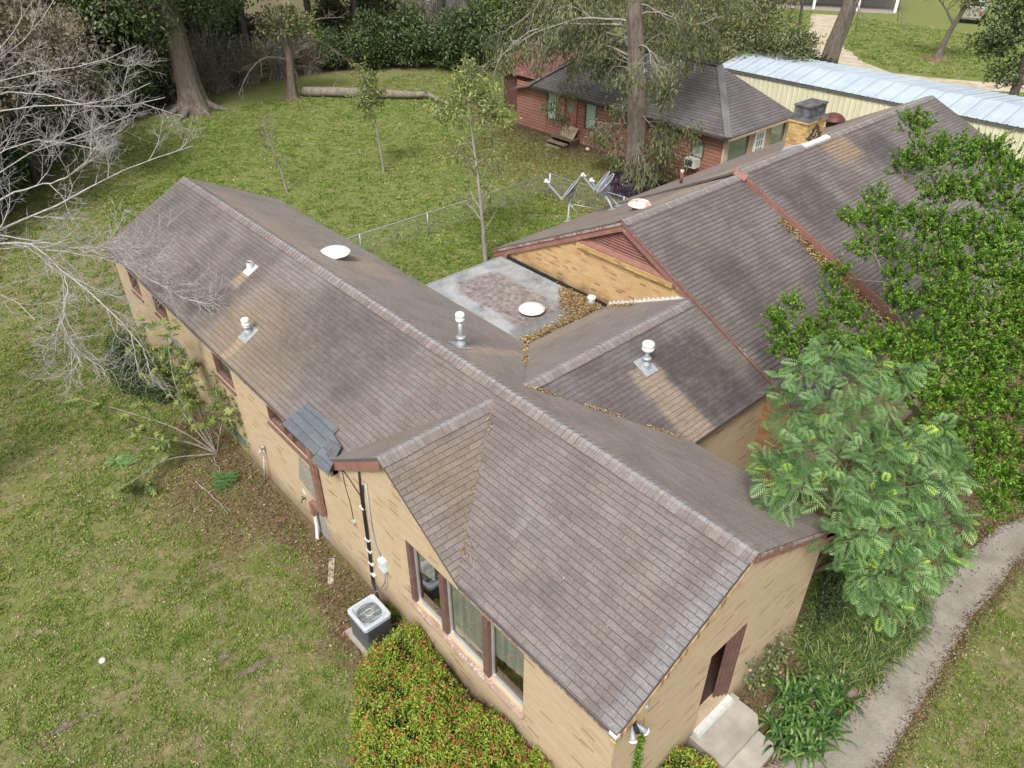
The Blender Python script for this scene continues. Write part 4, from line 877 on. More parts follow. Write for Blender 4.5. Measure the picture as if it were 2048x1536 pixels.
dr = MB().box((XR1+.0,a,z0),(XR1+.05,b,z1)).build('door', plain('white_door_paint', (.78,.78,.76), .5, vary=.04), rh); dr['label'] = 'white glazed side door'
mb = MB()
for i in range(3):
    for j in range(4): mb.box((XR1+.048,a+.17+i*.2,z0+.55+j*.34),(XR1+.056,a+.31+i*.2,z0+.83+j*.34))
mb.build('door_pane', plain('dull_pane', (.25,.30,.28), .2), dr)
MB().box((XR0,YR0-.02,-.02),(XR1,YR0+.0-.003,.16)).build('skirt_board', plain('dark_skirt', (.10,.07,.05), .9), rh)
MB().box((XR1-.07,YR0-.035,0),(XR1+.03,YR0-.004,ZRE-.07)).box((XR1+.004,YR0-.003,0),(XR1+.035,YR0+.28,ZRE-.1)).build('corner_board', peeling('peeling_cream_post', (.56,.46,.34), (.36,.18,.13), .3, 8), rh)
wc = MB().box((-18.05,YR0-.42,.86),(-17.42,YR0+.05,1.28)).build('window_air_conditioner', plain('off_white_case', (.66,.65,.60), .5, vary=.08)); tag(wc, 'white box air conditioner sticking out of the red wall', 'air conditioner')
MB().box((-18.0,YR0-.427,.92),(-17.58,YR0-.421,1.22)).build('vent_grille', plain('dark_coil', (.07,.075,.08), .6), wc)
wc2 = MB().bar((-17.75,YR0-.3,.85),(-17.75,YR0-.02,.15),.05,.05).build('support_strut', M_redw, wc)
stp = empty('wooden_steps', (-26.3,22.3,0), 'weathered wooden steps heaped with leaves at the red door', 'steps')
MB().box((-27.0,22.15,.38),(-25.45,22.88,.45)).build('platform', plain('weathered_wood', (.23,.18,.12), .9, vary=.2, scale=5), stp)
MB().box((-27.0,21.80,.18),(-25.6,22.14,.24)).box((-26.9,21.5,.0),(-25.8,21.78,.08)).build('tread', plain('weathered_wood', (.23,.18,.12)), stp)
MB().box((-27.0,22.2,0),(-26.9,22.8,.378)).box((-25.55,22.2,0),(-25.47,22.8,.378)).box((-27.0,21.85,0),(-26.92,22.1,.178)).box((-25.7,21.85,0),(-25.62,22.1,.178)).build('riser', plain('dark_wood', (.10,.08,.06), .9), stp)
pb = MB().hexa([(-26.55,22.42,.46),(-25.5,22.35,.46),(-25.5,22.41,.46),(-26.55,22.48,.46),(-26.6,22.76,1.02),(-25.45,22.70,1.0),(-25.45,22.76,1.0),(-26.6,22.82,1.02)]).build('leaning_board', peeling('scuffed_board', (.50,.40,.28), (.28,.17,.10), .5, 4)); tag(pb, 'tan scuffed board leaning against the red door', 'board')
for i, (u, v, l_) in enumerate(((1160,275,'pale rock on the ground against the red wall beside the steps'),(1175,300,'pale rock lying in the leaves in front of the red house'))):
    q = G(u, v); o = MB()._lathe((q[0],q[1],-.02), [(.10,0),(.13,.06),(.09,.14),(0,.17)], 9, Vector((0,0,1)), 0).build('rock', plain('pale_rock', (.6,.52,.44), .8), None, True); tag(o, l_, 'rock', 'pale rocks by the red house')
# red shed behind it
sh = empty('red_shed', (-33.5, 27, 0), 'dull red shed roof showing behind the left end of the red house', 'shed')
M_rmet = plain('dull_red_roof', (.15,.065,.058), .75, vary=.15, scale=2)
mb = MB(); mb.hexa([(-34.6,24.6,2.5),(-30.3,24.6,2.5),(-30.3,27.6,3.5),(-34.6,27.6,3.5),(-34.6,24.6,2.58),(-30.3,24.6,2.58),(-30.3,27.6,3.58),(-34.6,27.6,3.58)]); mb.hexa([(-34.6,30.6,2.5),(-30.3,30.6,2.5),(-30.3,27.61,3.5),(-34.6,27.61,3.5),(-34.6,30.6,2.58),(-30.3,30.6,2.58),(-30.3,27.61,3.58),(-34.6,27.61,3.58)]); mb.build('roof', M_rmet, sh)
MB().box((-34.6,24.58,2.36),(-30.3,24.6,2.56)).build('fascia', M_red, sh)
MB().box((-34.3,25,0),(-30.7,30.3,2.48)).build('wall', plain('dark_red_wall', (.10,.045,.035), .9), sh)
# ================================================================== METAL BARN
bn = empty('metal_barn', (-10, 36, 0), 'long cream metal barn with a pale blue grey ribbed roof', 'barn')
def ribbed(name, c_, c2, axis, pitch, parent, pts_fn, x0, x1, step_=.3):
    mb = MB(); n = int((x1-x0)/step_)
    for i in range(n):
        xa = x0+i*step_; r_ = .05
        for (a, b, h0, h1) in ((xa,xa+step_-2*r_,0,0),(xa+step_-2*r_,xa+step_-1.4*r_,0,.03),(xa+step_-1.4*r_,xa+step_-.6*r_,.03,.03),(xa+step_-.6*r_,xa+step_,.03,0)):
            mb.poly(pts_fn(a, b, h0, h1))
    return mb.build(name, c_, parent)
t = NT('pale_metal_roof'); p = t.pos(); n = t.noise(p, .6, 4); pn = t.math('FRACT', t.math('DIVIDE', t.sep(p)[0], .9)); c = t.ramp(n, [(.3, (.36,.42,.48)), (.7, (.46,.52,.58))]); c = t.mix(t.ramp(pn, [(.0,.9),(.05,.8),(.08,0)]), c, (.22,.26,.31))
wv = t.noise(t.mapv(p, (.5,3,1)), 2, 4); c = t.mix(t.ramp(wv, [(.55,0),(.7,.3)]), c, (.40,.44,.47)); t.color(c); t.set('Roughness', .42); t.set('Metallic', .15)
Mbr = t.m
ya, yb2, yc = 33.0, 35.2, 39.2; za, zb2, zcc = 3.0, 3.42, 2.95
ribbed('roof_panel', Mbr, 0, 'x', 0, bn, lambda a, b, h0, h1: [(a,ya,za+h0),(b,ya,za+h1),(b,yb2,zb2+h1),(a,yb2,zb2+h0)], -24.0, 12, .45)
ribbed('roof_panel', Mbr, 0, 'x', 0, bn, lambda a, b, h0, h1: [(a,yb2,zb2+h0),(b,yb2,zb2+h1),(b,yc,zcc+h1),(a,yc,zcc+h0)], -24.0, 12, .45)
MB().box((-24.0,ya+.03,za-.16),(12,ya+.06,za-.01)).build('eave_shadow_strip', plain('dark_eave', (.10,.10,.09), .8), bn)
t = NT('cream_metal_siding'); p = t.pos(); n = t.noise(t.mapv(p,(1,1,.3)), 2, 4); pn = t.math('FRACT', t.math('DIVIDE', t.sep(p)[0], .31)); c = t.ramp(n, [(.3, (.52,.50,.35)), (.7, (.61,.59,.43))]); c = t.mix(t.ramp(pn, [(.03,.6),(.08,0)]), c, (.30,.27,.15)); t.color(c); t.set('Roughness', .5)
ribbed('siding', t.m, 0, 'x', 0, bn, lambda a, b, h0, h1: [(a,ya+.12-h0,-.05),(b,ya+.12-h1,-.05),(b,ya+.12-h1,za),(a,ya+.12-h0,za)], -23.8, 12, .31)
MB().poly; mb = MB(); mb.poly([(-23.8,ya+.12,0),(-23.8,yc-.1,0),(-23.8,yc-.1,zcc),(-23.8,yb2,zb2-.02),(-23.8,ya+.12,za)]); mb.poly([(-23.8,yc-.1,0),(12,yc-.1,0),(12,yc-.1,zcc),(-23.8,yc-.1,zcc)]); mb.build('end_wall', t.m, bn)

# ================================================================== CHAIN LINK FENCE
fe = empty('chain_link_fence', (-21.3, 8, 0), 'galvanised chain link fence crossing the lawn behind the wing', 'fence')
t = NT('chain_link_mesh'); uv = t.uv(); s = t.sep(uv)
d1 = t.math('ABSOLUTE', t.math('SUBTRACT', t.math('FRACT', t.math('MULTIPLY', t.math('ADD', s[0], s[1]), 14)), .5)); d2 = t.math('ABSOLUTE', t.math('SUBTRACT', t.math('FRACT', t.math('MULTIPLY', t.math('SUBTRACT', s[0], s[1]), 14)), .5))
mk = t.math('MAXIMUM', t.math('LESS_THAN', d1, .035), t.math('LESS_THAN', d2, .035))
tp_ = t.n('ShaderNodeBsdfTransparent'); mx = t.n('ShaderNodeMixShader'); t.l(mk, mx.inputs[0]); t.l(tp_.outputs[0], mx.inputs[1]); t.l(t.b.outputs[0], mx.inputs[2]); t.l(mx.outputs[0], t.out.inputs[0])
t.color((.30,.31,.30)); t.set('Roughness', .6); M_link = t.m
runs = [[(-21.3,1.5),(-21.3,6.1),(-21.3,9.4),(-21.3,12.8),(-21.3,16.55)], [(-21.3,16.55),(-17.0,16.9),(-13.6,17.2)]]
for rn in runs:
    MB().tube([(x,y,1.0) for x, y in rn], .021, 8).build('top_rail', M_steel, fe, True)
    mb = MB(); u = 0
    for (x0,y0),(x1,y1) in zip(rn[:-1], rn[1:]):
        L = math.hypot(x1-x0, y1-y0); mb.poly([(x0,y0,.04),(x1,y1,.04),(x1,y1,.99),(x0,y0,.99)], [(u,0),(u+L,0),(u+L,1),(u,1)]); u += L
    mb.build('wire_mesh', M_link, fe)
for x, y, r_ in [(-21.3,6.1,.028),(-21.3,9.4,.028),(-21.3,12.8,.028),(-21.3,16.55,.05),(-17.0,16.9,.028)]:
    MB().tube([(x,y,-.05),(x,y,1.03)], r_, 10).build('post', M_steel, fe, True)

# ================================================================== FAR NEIGHBOUR: PORCH, TRUCK
def fp(u, v, z=0): return Vector(G(u, v, z))
pa, pb_ = fp(1500, 14), fp(1792, 28)
d_ = (pb_-pa).normalized(); bk_ = Vector((-d_.y, d_.x, 0)); 
ph = empty('porch_house', pa, 'far building with white porch posts at the top edge', 'house')
def OB(a0, a1, b0, b1, z0, z1, name, mat): 
    P = lambda a, b, z: pa+d_*a+bk_*b+Vector((0,0,z))
    return MB().hexa([P(a0,b0,z0),P(a1,b0,z0),P(a1,b1,z0),P(a0,b1,z0),P(a0,b0,z1),P(a1,b0,z1),P(a1,b1,z1),P(a0,b1,z1)]).build(name, mat, ph)
Lp_ = (pb_-pa).length
OB(0, Lp_, 0, 4, 0, .12, 'porch_floor', plain('porch_slab', (.32,.28,.25), .9, vary=.15))
OB(-.2, Lp_+.3, 4, 10, 0, 3.2, 'wall', plain('grey_siding', (.32,.30,.27), .8)); OB(-.5, Lp_+.6, -.6, 10.5, 3.2, 3.5, 'roof', plain('grey_metal_roof', (.3,.3,.3), .6))
for u in (1526, 1626, 1714, 1787):
    q = fp(u, 24 if u > 1600 else 19); a_ = (q-pa).dot(d_); OB(a_-.13, a_+.13, .15, .41, .12, 3.2, 'post', plain('white_post', (.80,.80,.80), .5, vary=.03))
OB(1.0, 2.2, 3.92, 3.99, .3, 2.1, 'door', plain('teal_door', (.05,.28,.24), .5)); OB(3.4, 5.6, 3.92, 3.99, 1.0, 2.1, 'window', plain('dark_pane', (.05,.06,.07), .2)); OB(7.5, 9.5, 3.92, 3.99, .9, 2.1, 'window', plain('dark_pane', (.05,.06,.07), .2))
OB(10.5, 11.2, 1.5, 2.3, .12, .9, 'planter', plain('rust_pot', (.30,.12,.07), .8))
# second far house behind the wood (white frames at the top edge)
f2 = empty('far_house', tuple(fp(900, 30)), 'pale house glimpsed through the wood at the top edge', 'house')
qa = fp(850, 42); qb = fp(1012, 60); dd = (qb-qa).normalized(); bb = Vector((-dd.y, dd.x, 0))
def OC(a0, a1, b0, b1, z0, z1, name, mat):
    P = lambda a, b, z: qa+dd*a+bb*b+Vector((0,0,z))
    return MB().hexa([P(a0,b0,z0),P(a1,b0,z0),P(a1,b1,z0),P(a0,b1,z0),P(a0,b0,z1),P(a1,b0,z1),P(a1,b1,z1),P(a0,b1,z1)]).build(name, mat, f2)
W_ = (qb-qa).length
OC(0, W_, 0, 6, 0, 3, 'wall', plain('pale_stone', (.46,.43,.40), .9, vary=.2, scale=3)); OC(-.5, W_+.5, -.5, 6.5, 3, 3.3, 'roof', plain('grey_metal_roof', (.3,.3,.3)))
OC(.2, 1.1, -.05, -.01, 1.0, 2.4, 'window', plain('white_frame', (.8,.8,.8), .5))
tk = empty('pickup_truck', tuple(fp(1942, 46)), 'tan pickup truck parked on the far lawn, seen from behind', 'pickup truck')
o_ = fp(1912, 46); r_ = (fp(1966, 51)-o_); Wt = 1.95; rx = r_.normalized(); fx = Vector((-rx.y, rx.x, 0))
def TB(a0, a1, b0, b1, z0, z1, name, mat, t0=0, par=None, tp=0):
    P = lambda a, b, z: o_+rx*a+fx*b+Vector((0,0,z))
    return MB().hexa([P(a0,b0,z0),P(a1,b0,z0),P(a1,b1,z0),P(a0,b1,z0),P(a0+tp,b0+t0,z1),P(a1-tp,b0+t0,z1),P(a1-tp,b1-t0,z1),P(a0+tp,b1-t0,z1)]).build(name, mat, par or tk)
M_tk = plain('tan_truck_paint', (.36,.33,.27), .3, .3, .03, spec=.5)
TB(0, Wt, .1, .17, .6, 1.25, 'tailgate', M_tk); TB(0, .09, .17, 2.1, .6, 1.25, 'bed_side', M_tk); TB(Wt-.09, Wt, .17, 2.1, .6, 1.25, 'bed_side', M_tk); TB(.09, Wt-.09, .17, 2.1, .6, .68, 'bed_floor', plain('dark_bed', (.06,.06,.06), .8))
TB(0, Wt, 2.1, 5.3, .6, 1.25, 'body', M_tk); TB(.08, Wt-.08, 2.12, 4.0, 1.25, 1.85, 'cab', M_tk, .25, tp=.12); TB(.2, Wt-.2, 2.14, 2.2, 1.32, 1.75, 'rear_window', plain('dark_pane', (.05,.06,.07), .2))
TB(-.03, Wt+.03, -.05, .1, .42, .60, 'bumper', plain('dull_chrome', (.4,.4,.4), .3, .8))
for a_ in (-.0, Wt-.16): TB(a_, a_+.16, .08, .1, .75, 1.15, 'tail_light', plain('red_lamp_lens', (.35,.03,.03), .3))
for a_ in (.02, Wt-.27):
    for b_ in (.9, 4.4):
        c0 = o_+rx*a_+fx*b_+Vector((0,0,.38)); w_ = MB().tube([c0, c0+rx*.25], .38, 20).build('wheel', M_black, tk); MB().tube([c0-rx*.01, c0+rx*.26], .2, 16).build('rim', plain('dull_chrome', (.4,.4,.4)), w_)
# ---- bits lying about
pk = MB(); a, b = fp(664,1118), fp(662,1158); d = (b-a).normalized()
pk.bar(a+Vector((0,0,.02)), b+d*.15+Vector((0,0,.02)), .13, .025).build('plank', plain('grey_plank', (.38,.31,.25), .9, vary=.2)) 
tag(bpy.data.objects['plank'], 'short weathered plank lying on the lawn below the wall', 'plank')
for i, (u, v, l_) in enumerate(((1938,985,'white rock beside the mimosa in the leaves'), (206,1322,'small white stone low on the left lawn'))):
    q = G(u, v); o = MB()._lathe((q[0],q[1],-.01), [(.05,0),(.075,.03),(.05,.07),(0,.08)], 8, Vector((0,0,1)), 0).build('rock', plain('white_rock', (.62,.60,.56), .8), None, True); tag(o, l_, 'rock')
q = G(955, 205); tb = empty('rubbish_bag', tuple(q), 'black rubbish bag by the fallen log', 'bag')
mb = MB()._lathe((q[0],q[1],0), [(.22,0),(.34,.12),(.36,.35),(.26,.62),(.1,.78),(.05,.82),(.09,.9),(0,.91)], 11, Vector((0,0,1)), 0); mb.build('sack', plain('black_plastic', (.02,.02,.022), .3), tb, True)
# ================================================================== VEGETATION TOOLS
def unit(v): return v/np.maximum(np.linalg.norm(v, axis=-1, keepdims=True), 1e-9)
def tubes_mesh(name, branches, sides=4):
    """branches: list of (pts (K,3), radii (K,)); groups equal K and makes one mesh"""
    VV, FF, off = [], [], 0; byk = {}
    for pts, rad in branches: byk.setdefault(len(pts), []).append((pts, rad))
    for K, lst in byk.items():
        P = np.array([a for a, _ in lst]); Rr = np.array([b for _, b in lst]); B = len(lst)
        D = np.zeros_like(P); D[:, 1:-1] = P[:, 2:]-P[:, :-2]; D[:, 0] = P[:, 1]-P[:, 0]; D[:, -1] = P[:, -1]-P[:, -2]; D = unit(D)
        ref = np.tile(np.array([0.31, 0.17, 0.93]), (B, K, 1)); A = unit(np.cross(D, ref)); Bv = np.cross(D, A)
        ang = np.arange(sides)*2*np.pi/sides
        ring = P[:, :, None, :]+Rr[:, :, None, None]*(A[:, :, None, :]*np.cos(ang)[None, None, :, None]+Bv[:, :, None, :]*np.sin(ang)[None, None, :, None])
        VV.append(ring.reshape(-1, 3))
        idx = np.arange(B*K*sides).reshape(B, K, sides)+off
        a = idx[:, :-1]; b = np.roll(idx, -1, 2)[:, :-1]; c = np.roll(idx, -1, 2)[:, 1:]; d = idx[:, 1:]
        FF.append(np.stack([a, b, c, d], -1).reshape(-1, 4)); off += B*K*sides
    me = npmesh(name, np.concatenate(VV), np.concatenate(FF)); me.polygons.foreach_set('use_smooth', [True]*len(me.polygons)); return me
def leaves_mesh(name, P, D, Nn, L, W, rnd=None, fold=0.25, wide=0.5, three=False):
    """every leaf a folded kite of two triangles (or three=True: a longer curved blade)"""
    P = np.asarray(P); n = len(P); D = unit(D); S = unit(np.cross(D, Nn)); Nn = unit(np.cross(S, D))
    L = np.broadcast_to(L, (n,))[:, None]; W = np.broadcast_to(W, (n,))[:, None]
    rnd = rng.random(n) if rnd is None else rnd
    m_ = P+D*L*wide
    V = np.stack([P, m_+S*W*.5+Nn*W*fold, P+D*L-Nn*L*.12, m_-S*W*.5+Nn*W*fold], 1).reshape(-1, 3)
    i = np.arange(n)*4
    F = np.stack([np.stack([i, i+1, i+2], 1), np.stack([i, i+2, i+3], 1)], 1).reshape(-1, 3)
    return npmesh(name, V, F, np.repeat(rnd, 2))
def blades_mesh(name, P, D, L, W, droop, rnd, K=5, tipw=.15):
    """long arching strap leaves: K segments, bending down"""
    n = len(P); D = unit(D); H = unit(D*np.array([1, 1, 0])+1e-6); S = unit(np.cross(H, [0, 0, 1.0]))
    L = np.broadcast_to(L, (n,)); W = np.broadcast_to(W, (n,)); V = []
    for k in range(K+1):
        s = k/K; c = P+D*(L*s)[:, None]+np.array([0, 0, -1.0])*(droop*L*s**2.2)[:, None]
        w2 = (W*(0.55+1.3*s-1.75*s*s)*.5+W*.02)[:, None] if k < K else (W*.04)[:, None]
        V += [c-S*w2, c+S*w2+np.array([0, 0, 1])*w2*.3]
    V = np.stack(V, 1).reshape(-1, 3); m_ = 2*(K+1); i = np.arange(n)*m_; F = []
    for k in range(K): F.append(np.stack([i+2*k, i+2*k+1, i+2*k+3, i+2*k+2], 1))
    return npmesh(name, V, np.concatenate(F), np.tile(rnd, K))
def curve_branch(p, d, L, r0, r1, K=6, grav=0.0, wig=0.08, up=0.0):
    pts = [np.array(p, float)]; d = unit(np.array(d, float)); st = L/(K-1)
    for k in range(K-1):
        d = unit(d+np.array([0, 0, up-grav])*(1.0/(K-1))+rng.normal(size=3)*wig)
        pts.append(pts[-1]+d*st)
    return np.array(pts), np.linspace(r0, r1, K), d
def perp(d):
    v = rng.normal(size=3); v -= d*(v@d); return v/np.linalg.norm(v)
def grow(pts, rad, spec, lvl=0, out=None, tips=None, t0=.25):
    """spawn children along a branch: spec = list of dict(n, ang, len, grav, up, wig, r)"""
    out = [] if out is None else out; tips = [] if tips is None else tips
    out.append((pts, rad))
    if lvl >= len(spec): tips.append(pts); return out, tips
    s = spec[lvl]; L0 = np.linalg.norm(np.diff(pts, axis=0), axis=1).sum(); nseg = len(pts)-1
    n = max(1, int(s['n']*(.75+.5*rng.random())*(s.get('per', 0)*L0 if s.get('per') else 1)))
    for i in range(n):
        t = t0+(1-t0)*(i+rng.random()*.9)/n; f = min(t, .995)*nseg; k = int(f); a = f-k
        p = pts[k]*(1-a)+pts[k+1]*a; r = rad[k]*(1-a)+rad[k+1]*a; d = unit(pts[k+1]-pts[k])
        an = math.radians(s['ang']*(.7+.6*rng.random())); q = perp(d)
        if s.get('flat'): q = unit(q*np.array([1, 1, s['flat']]))
        dd = d*math.cos(an)+q*math.sin(an)
        L = (s['len'] if s['len'] > 0 else -s['len']*L0)*(.6+.8*rng.random())*(1.15-.55*t)
        rr = max(min(r*s.get('r', .6), L*.03), s.get('rmin', .004))
        b, rb, _ = curve_branch(p, dd, L, rr, rr*.35, s.get('K', 5), s.get('grav', 0), s.get('wig', .1), s.get('up', 0))
        grow(b, rb, spec, lvl+1, out, tips, .15)
    if s.get('tipleaf'): tips.append(pts)
    return out, tips
def poly_branch(pts, r0, r1, K=12):
    """smooth a control polyline into K points"""
    P = np.array(pts, float); s = np.r_[0, np.cumsum(np.linalg.norm(np.diff(P, axis=0), axis=1))]; u = np.linspace(0, s[-1], K)
    Q = np.stack([np.interp(u, s, P[:, i]) for i in range(3)], 1)
    for _ in range(2): Q[1:-1] = (Q[:-2]+2*Q[1:-1]+Q[2:])/4
    return Q, r0+(r1-r0)*(np.linspace(0, 1, K)**.8)
def leaf_on(tips, n, spread, L, W, droop=.3, tmin=0.1):
    """n leaves on every tip branch; returns P, D, N"""
    T = np.array(tips); B, K, _ = T.shape; t = (tmin+(1-tmin)*rng.random((B, n)))*(K-1.001); k = t.astype(int); a = (t-k)[..., None]
    bi = np.arange(B)[:, None]; P = T[bi, k]*(1-a)+T[bi, k+1]*a; ax = unit(T[bi, k+1]-T[bi, k])
    P = P.reshape(-1, 3)+rng.normal(size=(B*n, 3))*spread; ax = ax.reshape(-1, 3)
    D = unit(ax*.6+rng.normal(size=P.shape)*.7+np.array([0, 0, -droop])); N_ = unit(rng.normal(size=P.shape)*.6+np.array([0, 0, 1.0]))
    return P, D, N_
def shell_leaves(clumps, n, jitter=.25, updown=.2):
    """leaves through ellipsoid clumps (c, (rx,ry,rz)), denser at the surface"""
    w_ = np.array([c[1][0]*c[1][1]+c[1][0]*c[1][2] for c in clumps]); cnt = rng.multinomial(n, w_/w_.sum()); Ps, Ds, Ns = [], [], []
    for (c, r), k in zip(clumps, cnt):
        d = unit(rng.normal(size=(k, 3))); q = 1-np.abs(rng.normal(size=(k, 1)))*jitter; q = np.clip(q, .1, 1.15)
        lump = 1+.22*np.sin(d[:, :1]*5+c[0]*3)*np.cos(d[:, 1:2]*6+c[1]*5)+.12*np.sin(d[:, 2:]*9+c[0])
        P = np.array(c)+d*q*lump*np.array(r); Ps.append(P); Ds.append(unit(d*.5+rng.normal(size=(k, 3))*.7+np.array([0, 0, updown]))); Ns.append(unit(d*.7+rng.normal(size=(k, 3))*.5+np.array([0, 0, .4])))
    return np.concatenate(Ps), np.concatenate(Ds), np.concatenate(Ns)
def flared_trunk(pts, r0, r1, flare=1.7, roots=0, rootlen=1.2, n=18, K=14):
    """tapered trunk with a flared, buttressed foot and surface roots"""
    Q, rr = poly_branch(pts, r0, r1, K); mb = MB(); rings = []
    for k, (q, r) in enumerate(zip(Q, rr)):
        hgt = q[2]-Q[0][2]; fl = 1+(flare-1)*math.exp(-hgt/(.9*r0+.25)); R_ = []
        for i in range(n):
            a = 2*math.pi*i/n; lob = 1+.07*math.sin(a*5+k*.2)+(fl-1)*.45*max(0, math.sin(a*(roots or 4)/1.0+1))+rng.normal()*.012
            R_.append((q[0]+math.cos(a)*r*fl*lob, q[1]+math.sin(a)*r*fl*lob, q[2]))
        rings.append(R_)
    loft(mb, rings, False, True)
    for i in range(roots):
        a = 2*math.pi*(i+.3*rng.random())/roots; d = np.array([math.cos(a), math.sin(a), 0]); L = rootlen*(.6+.8*rng.random()); z0 = Q[0][2]
        b = [Q[0]+d*r0*.7+np.array([0,0,r0*.9]), Q[0]+d*(r0*1.5)+np.array([0,0,r0*.32]), Q[0]+d*(r0*1.5+L*.5)+np.array([0,0,.05])+np.array([-d[1],d[0],0])*rng.normal()*.15, Q[0]+d*(r0*1.5+L)+np.array([0,0,-.06])]
        q2, _ = poly_branch(b, 1, 1, 8); mb.tube(q2, list(np.linspace(r0*.42, r0*.06, 8)), 8)
    return mb
BK_GREY = bark_mat('grey_bark', (.070,.056,.044), (.22,.185,.15)); BK_DK = bark_mat('dark_bark', (.035,.028,.022), (.13,.11,.09)); BK_BRN = bark_mat('brown_bark', (.075,.055,.042), (.23,.185,.145))
BK_PALE = bark_mat('pale_bark', (.16,.14,.115), (.34,.315,.275), 2)
BK_WHITE = bark_mat('bleached_bark', (.22,.20,.19), (.50,.475,.46), 2.5)
LF_DARK = leaf_mat('dark_leaves', [(0, (.030,.052,.018)), (.5, (.070,.108,.036)), (1, (.15,.20,.07))])
LF_OLIVE = leaf_mat('olive_leaves', [(0, (.060,.075,.028)), (.5, (.135,.160,.060)), (.85, (.22,.23,.10)), (1, (.31,.25,.12))])
LF_GREY = leaf_mat('greyish_leaves', [(0, (.075,.070,.045)), (.5, (.16,.145,.095)), (1, (.25,.21,.14))])
LF_PECAN = leaf_mat('pecan_leaves', [(0, (.060,.082,.032)), (.45, (.125,.160,.062)), (.85, (.20,.22,.095)), (1, (.32,.24,.09))])
LF_YOUNG = leaf_mat('young_leaves', [(0, (.10,.14,.045)), (.5, (.20,.26,.085)), (.9, (.34,.36,.11)), (1, (.36,.27,.08))])
LF_HOLLY = leaf_mat('glossy_green_leaves', [(0, (.040,.090,.010)), (.45, (.092,.200,.018)), (.92, (.19,.34,.036)), (1, (.32,.38,.06))], .35, .42, .4)
def tree(name, label, cat, base, group=None):
    return empty(name, tuple(map(float, base)), label, cat, group)

# ================================================================== BARE TREE AT THE LEFT
bt = tree('bare_tree', 'leafless tree with bleached white branches reaching in from the left edge', 'tree', (-15.8,-9.6,0))
V = lambda *a: np.array(a, float)
tr_top = [V(-15.8,-9.6,-.1), V(-15.7,-9.6,3), V(-15.4,-9.3,5.6), V(-15.6,-9.0,8.2), V(-16.2,-8.5,11.0)]
flared_trunk(tr_top, .34, .10, 1.6, 6, 1.0).build('trunk', BK_WHITE, bt, True)
LIMBS = [  # photo-side survey points (u, v, distance along the view axis), radius at start
 ([(-330,430,19.5),(-120,250,20),(0,147,20.4),(62,174,20.5),(126,208,20.6),(205,236,20.8),(297,229,21),(330,195,21.2)], .075),
 ([(-330,470,19.2),(-150,260,19.6),(0,202,20),(85,212,20.3),(164,222,20.6),(239,214,20.8),(300,166,21)], .07),
 ([(-200,300,19.7),(0,147,20.4),(68,137,20.8),(137,138,21.2),(219,137,21.5),(272,92,21.8)], .05),
 ([(-300,420,19.4),(-100,190,20.4),(0,112,21),(79,61,21.6),(99,24,22),(120,-20,22)], .06),
 ([(-330,660,18.6),(-160,540,18.9),(0,462,19.2),(85,418,19.4),(137,405,19.5),(171,379,19.6),(226,345,19.8),(308,314,20),(386,292,20.3)], .10),
 ([(-330,640,18.6),(-140,480,19),(0,330,19.4),(60,300,19.6),(120,290,19.8),(190,262,20),(262,230,20.2)], .05),
 ([(-160,540,18.9),(-40,500,18.4),(40,470,18.4),(92,500,18.3),(130,551,18.2),(171,582,18.2),(205,609,18.1),(260,654,18),(290,700,18)], .055),
 ([(0,470,18.6),(60,482,18.6),(137,492,18.7),(191,499,18.8),(250,496,18.9),(308,492,19)], .03),
 ([(92,500,18.3),(150,505,18.6),(220,520,18.8),(280,545,18.9),(350,590,18.9),(405,605,18.9)], .028),
 ([(130,551,18.2),(135,600,18),(120,640,17.9),(140,690,17.8),(160,725,17.7)], .026),
 ([(-330,700,18.4),(-150,640,18.2),(-20,560,18),(30,590,17.9),(70,640,17.8)], .04),
 ([(-330,560,18.8),(-150,420,19),(0,290,19.4),(60,270,19.4),(130,275,19.3),(200,300,19.3)], .045),
 ([(-200,330,19.6),(-60,180,20.6),(20,70,21.4),(60,20,21.8),(90,-30,22)], .05),
 ([(0,400,19.2),(60,372,19.2),(110,365,19.2),(160,340,19.1),(190,300,19.1),(215,270,19)], .035)]
out, tips = [], []
spec = [dict(n=12, ang=38, len=1.5, K=7, wig=.13, up=.5, r=.6, rmin=.013), dict(n=9, ang=42, len=.75, K=5, wig=.16, up=.3, r=.5, rmin=.0058), dict(n=4, ang=42, len=.36, K=4, wig=.18, r=.6, rmin=.0042)]
for q, r in LIMBS:
    cp_ = [dl(*p_) for p_ in q]
    if q[0][0] <= -200:      # the limb leaves the trunk
        TT = np.concatenate([np.linspace(a_, b_, 12) for a_, b_ in zip(tr_top[:-1], tr_top[1:])]); TT = TT[TT[:, 2] > 2.2]; cp_ = [TT[np.argmin(np.linalg.norm(TT-(cp_[0]-V(0,0,.8)), axis=1))]]+cp_
    b, rb = poly_branch(cp_, r*.82, .011, 16)
    b[1:-1] += rng.normal(size=b[1:-1].shape)*.02
    grow(b, rb, spec, 0, out, tips, .28)
link('branches', tubes_mesh('branches', out, 4), BK_WHITE, bt)
tube_count = len(out)

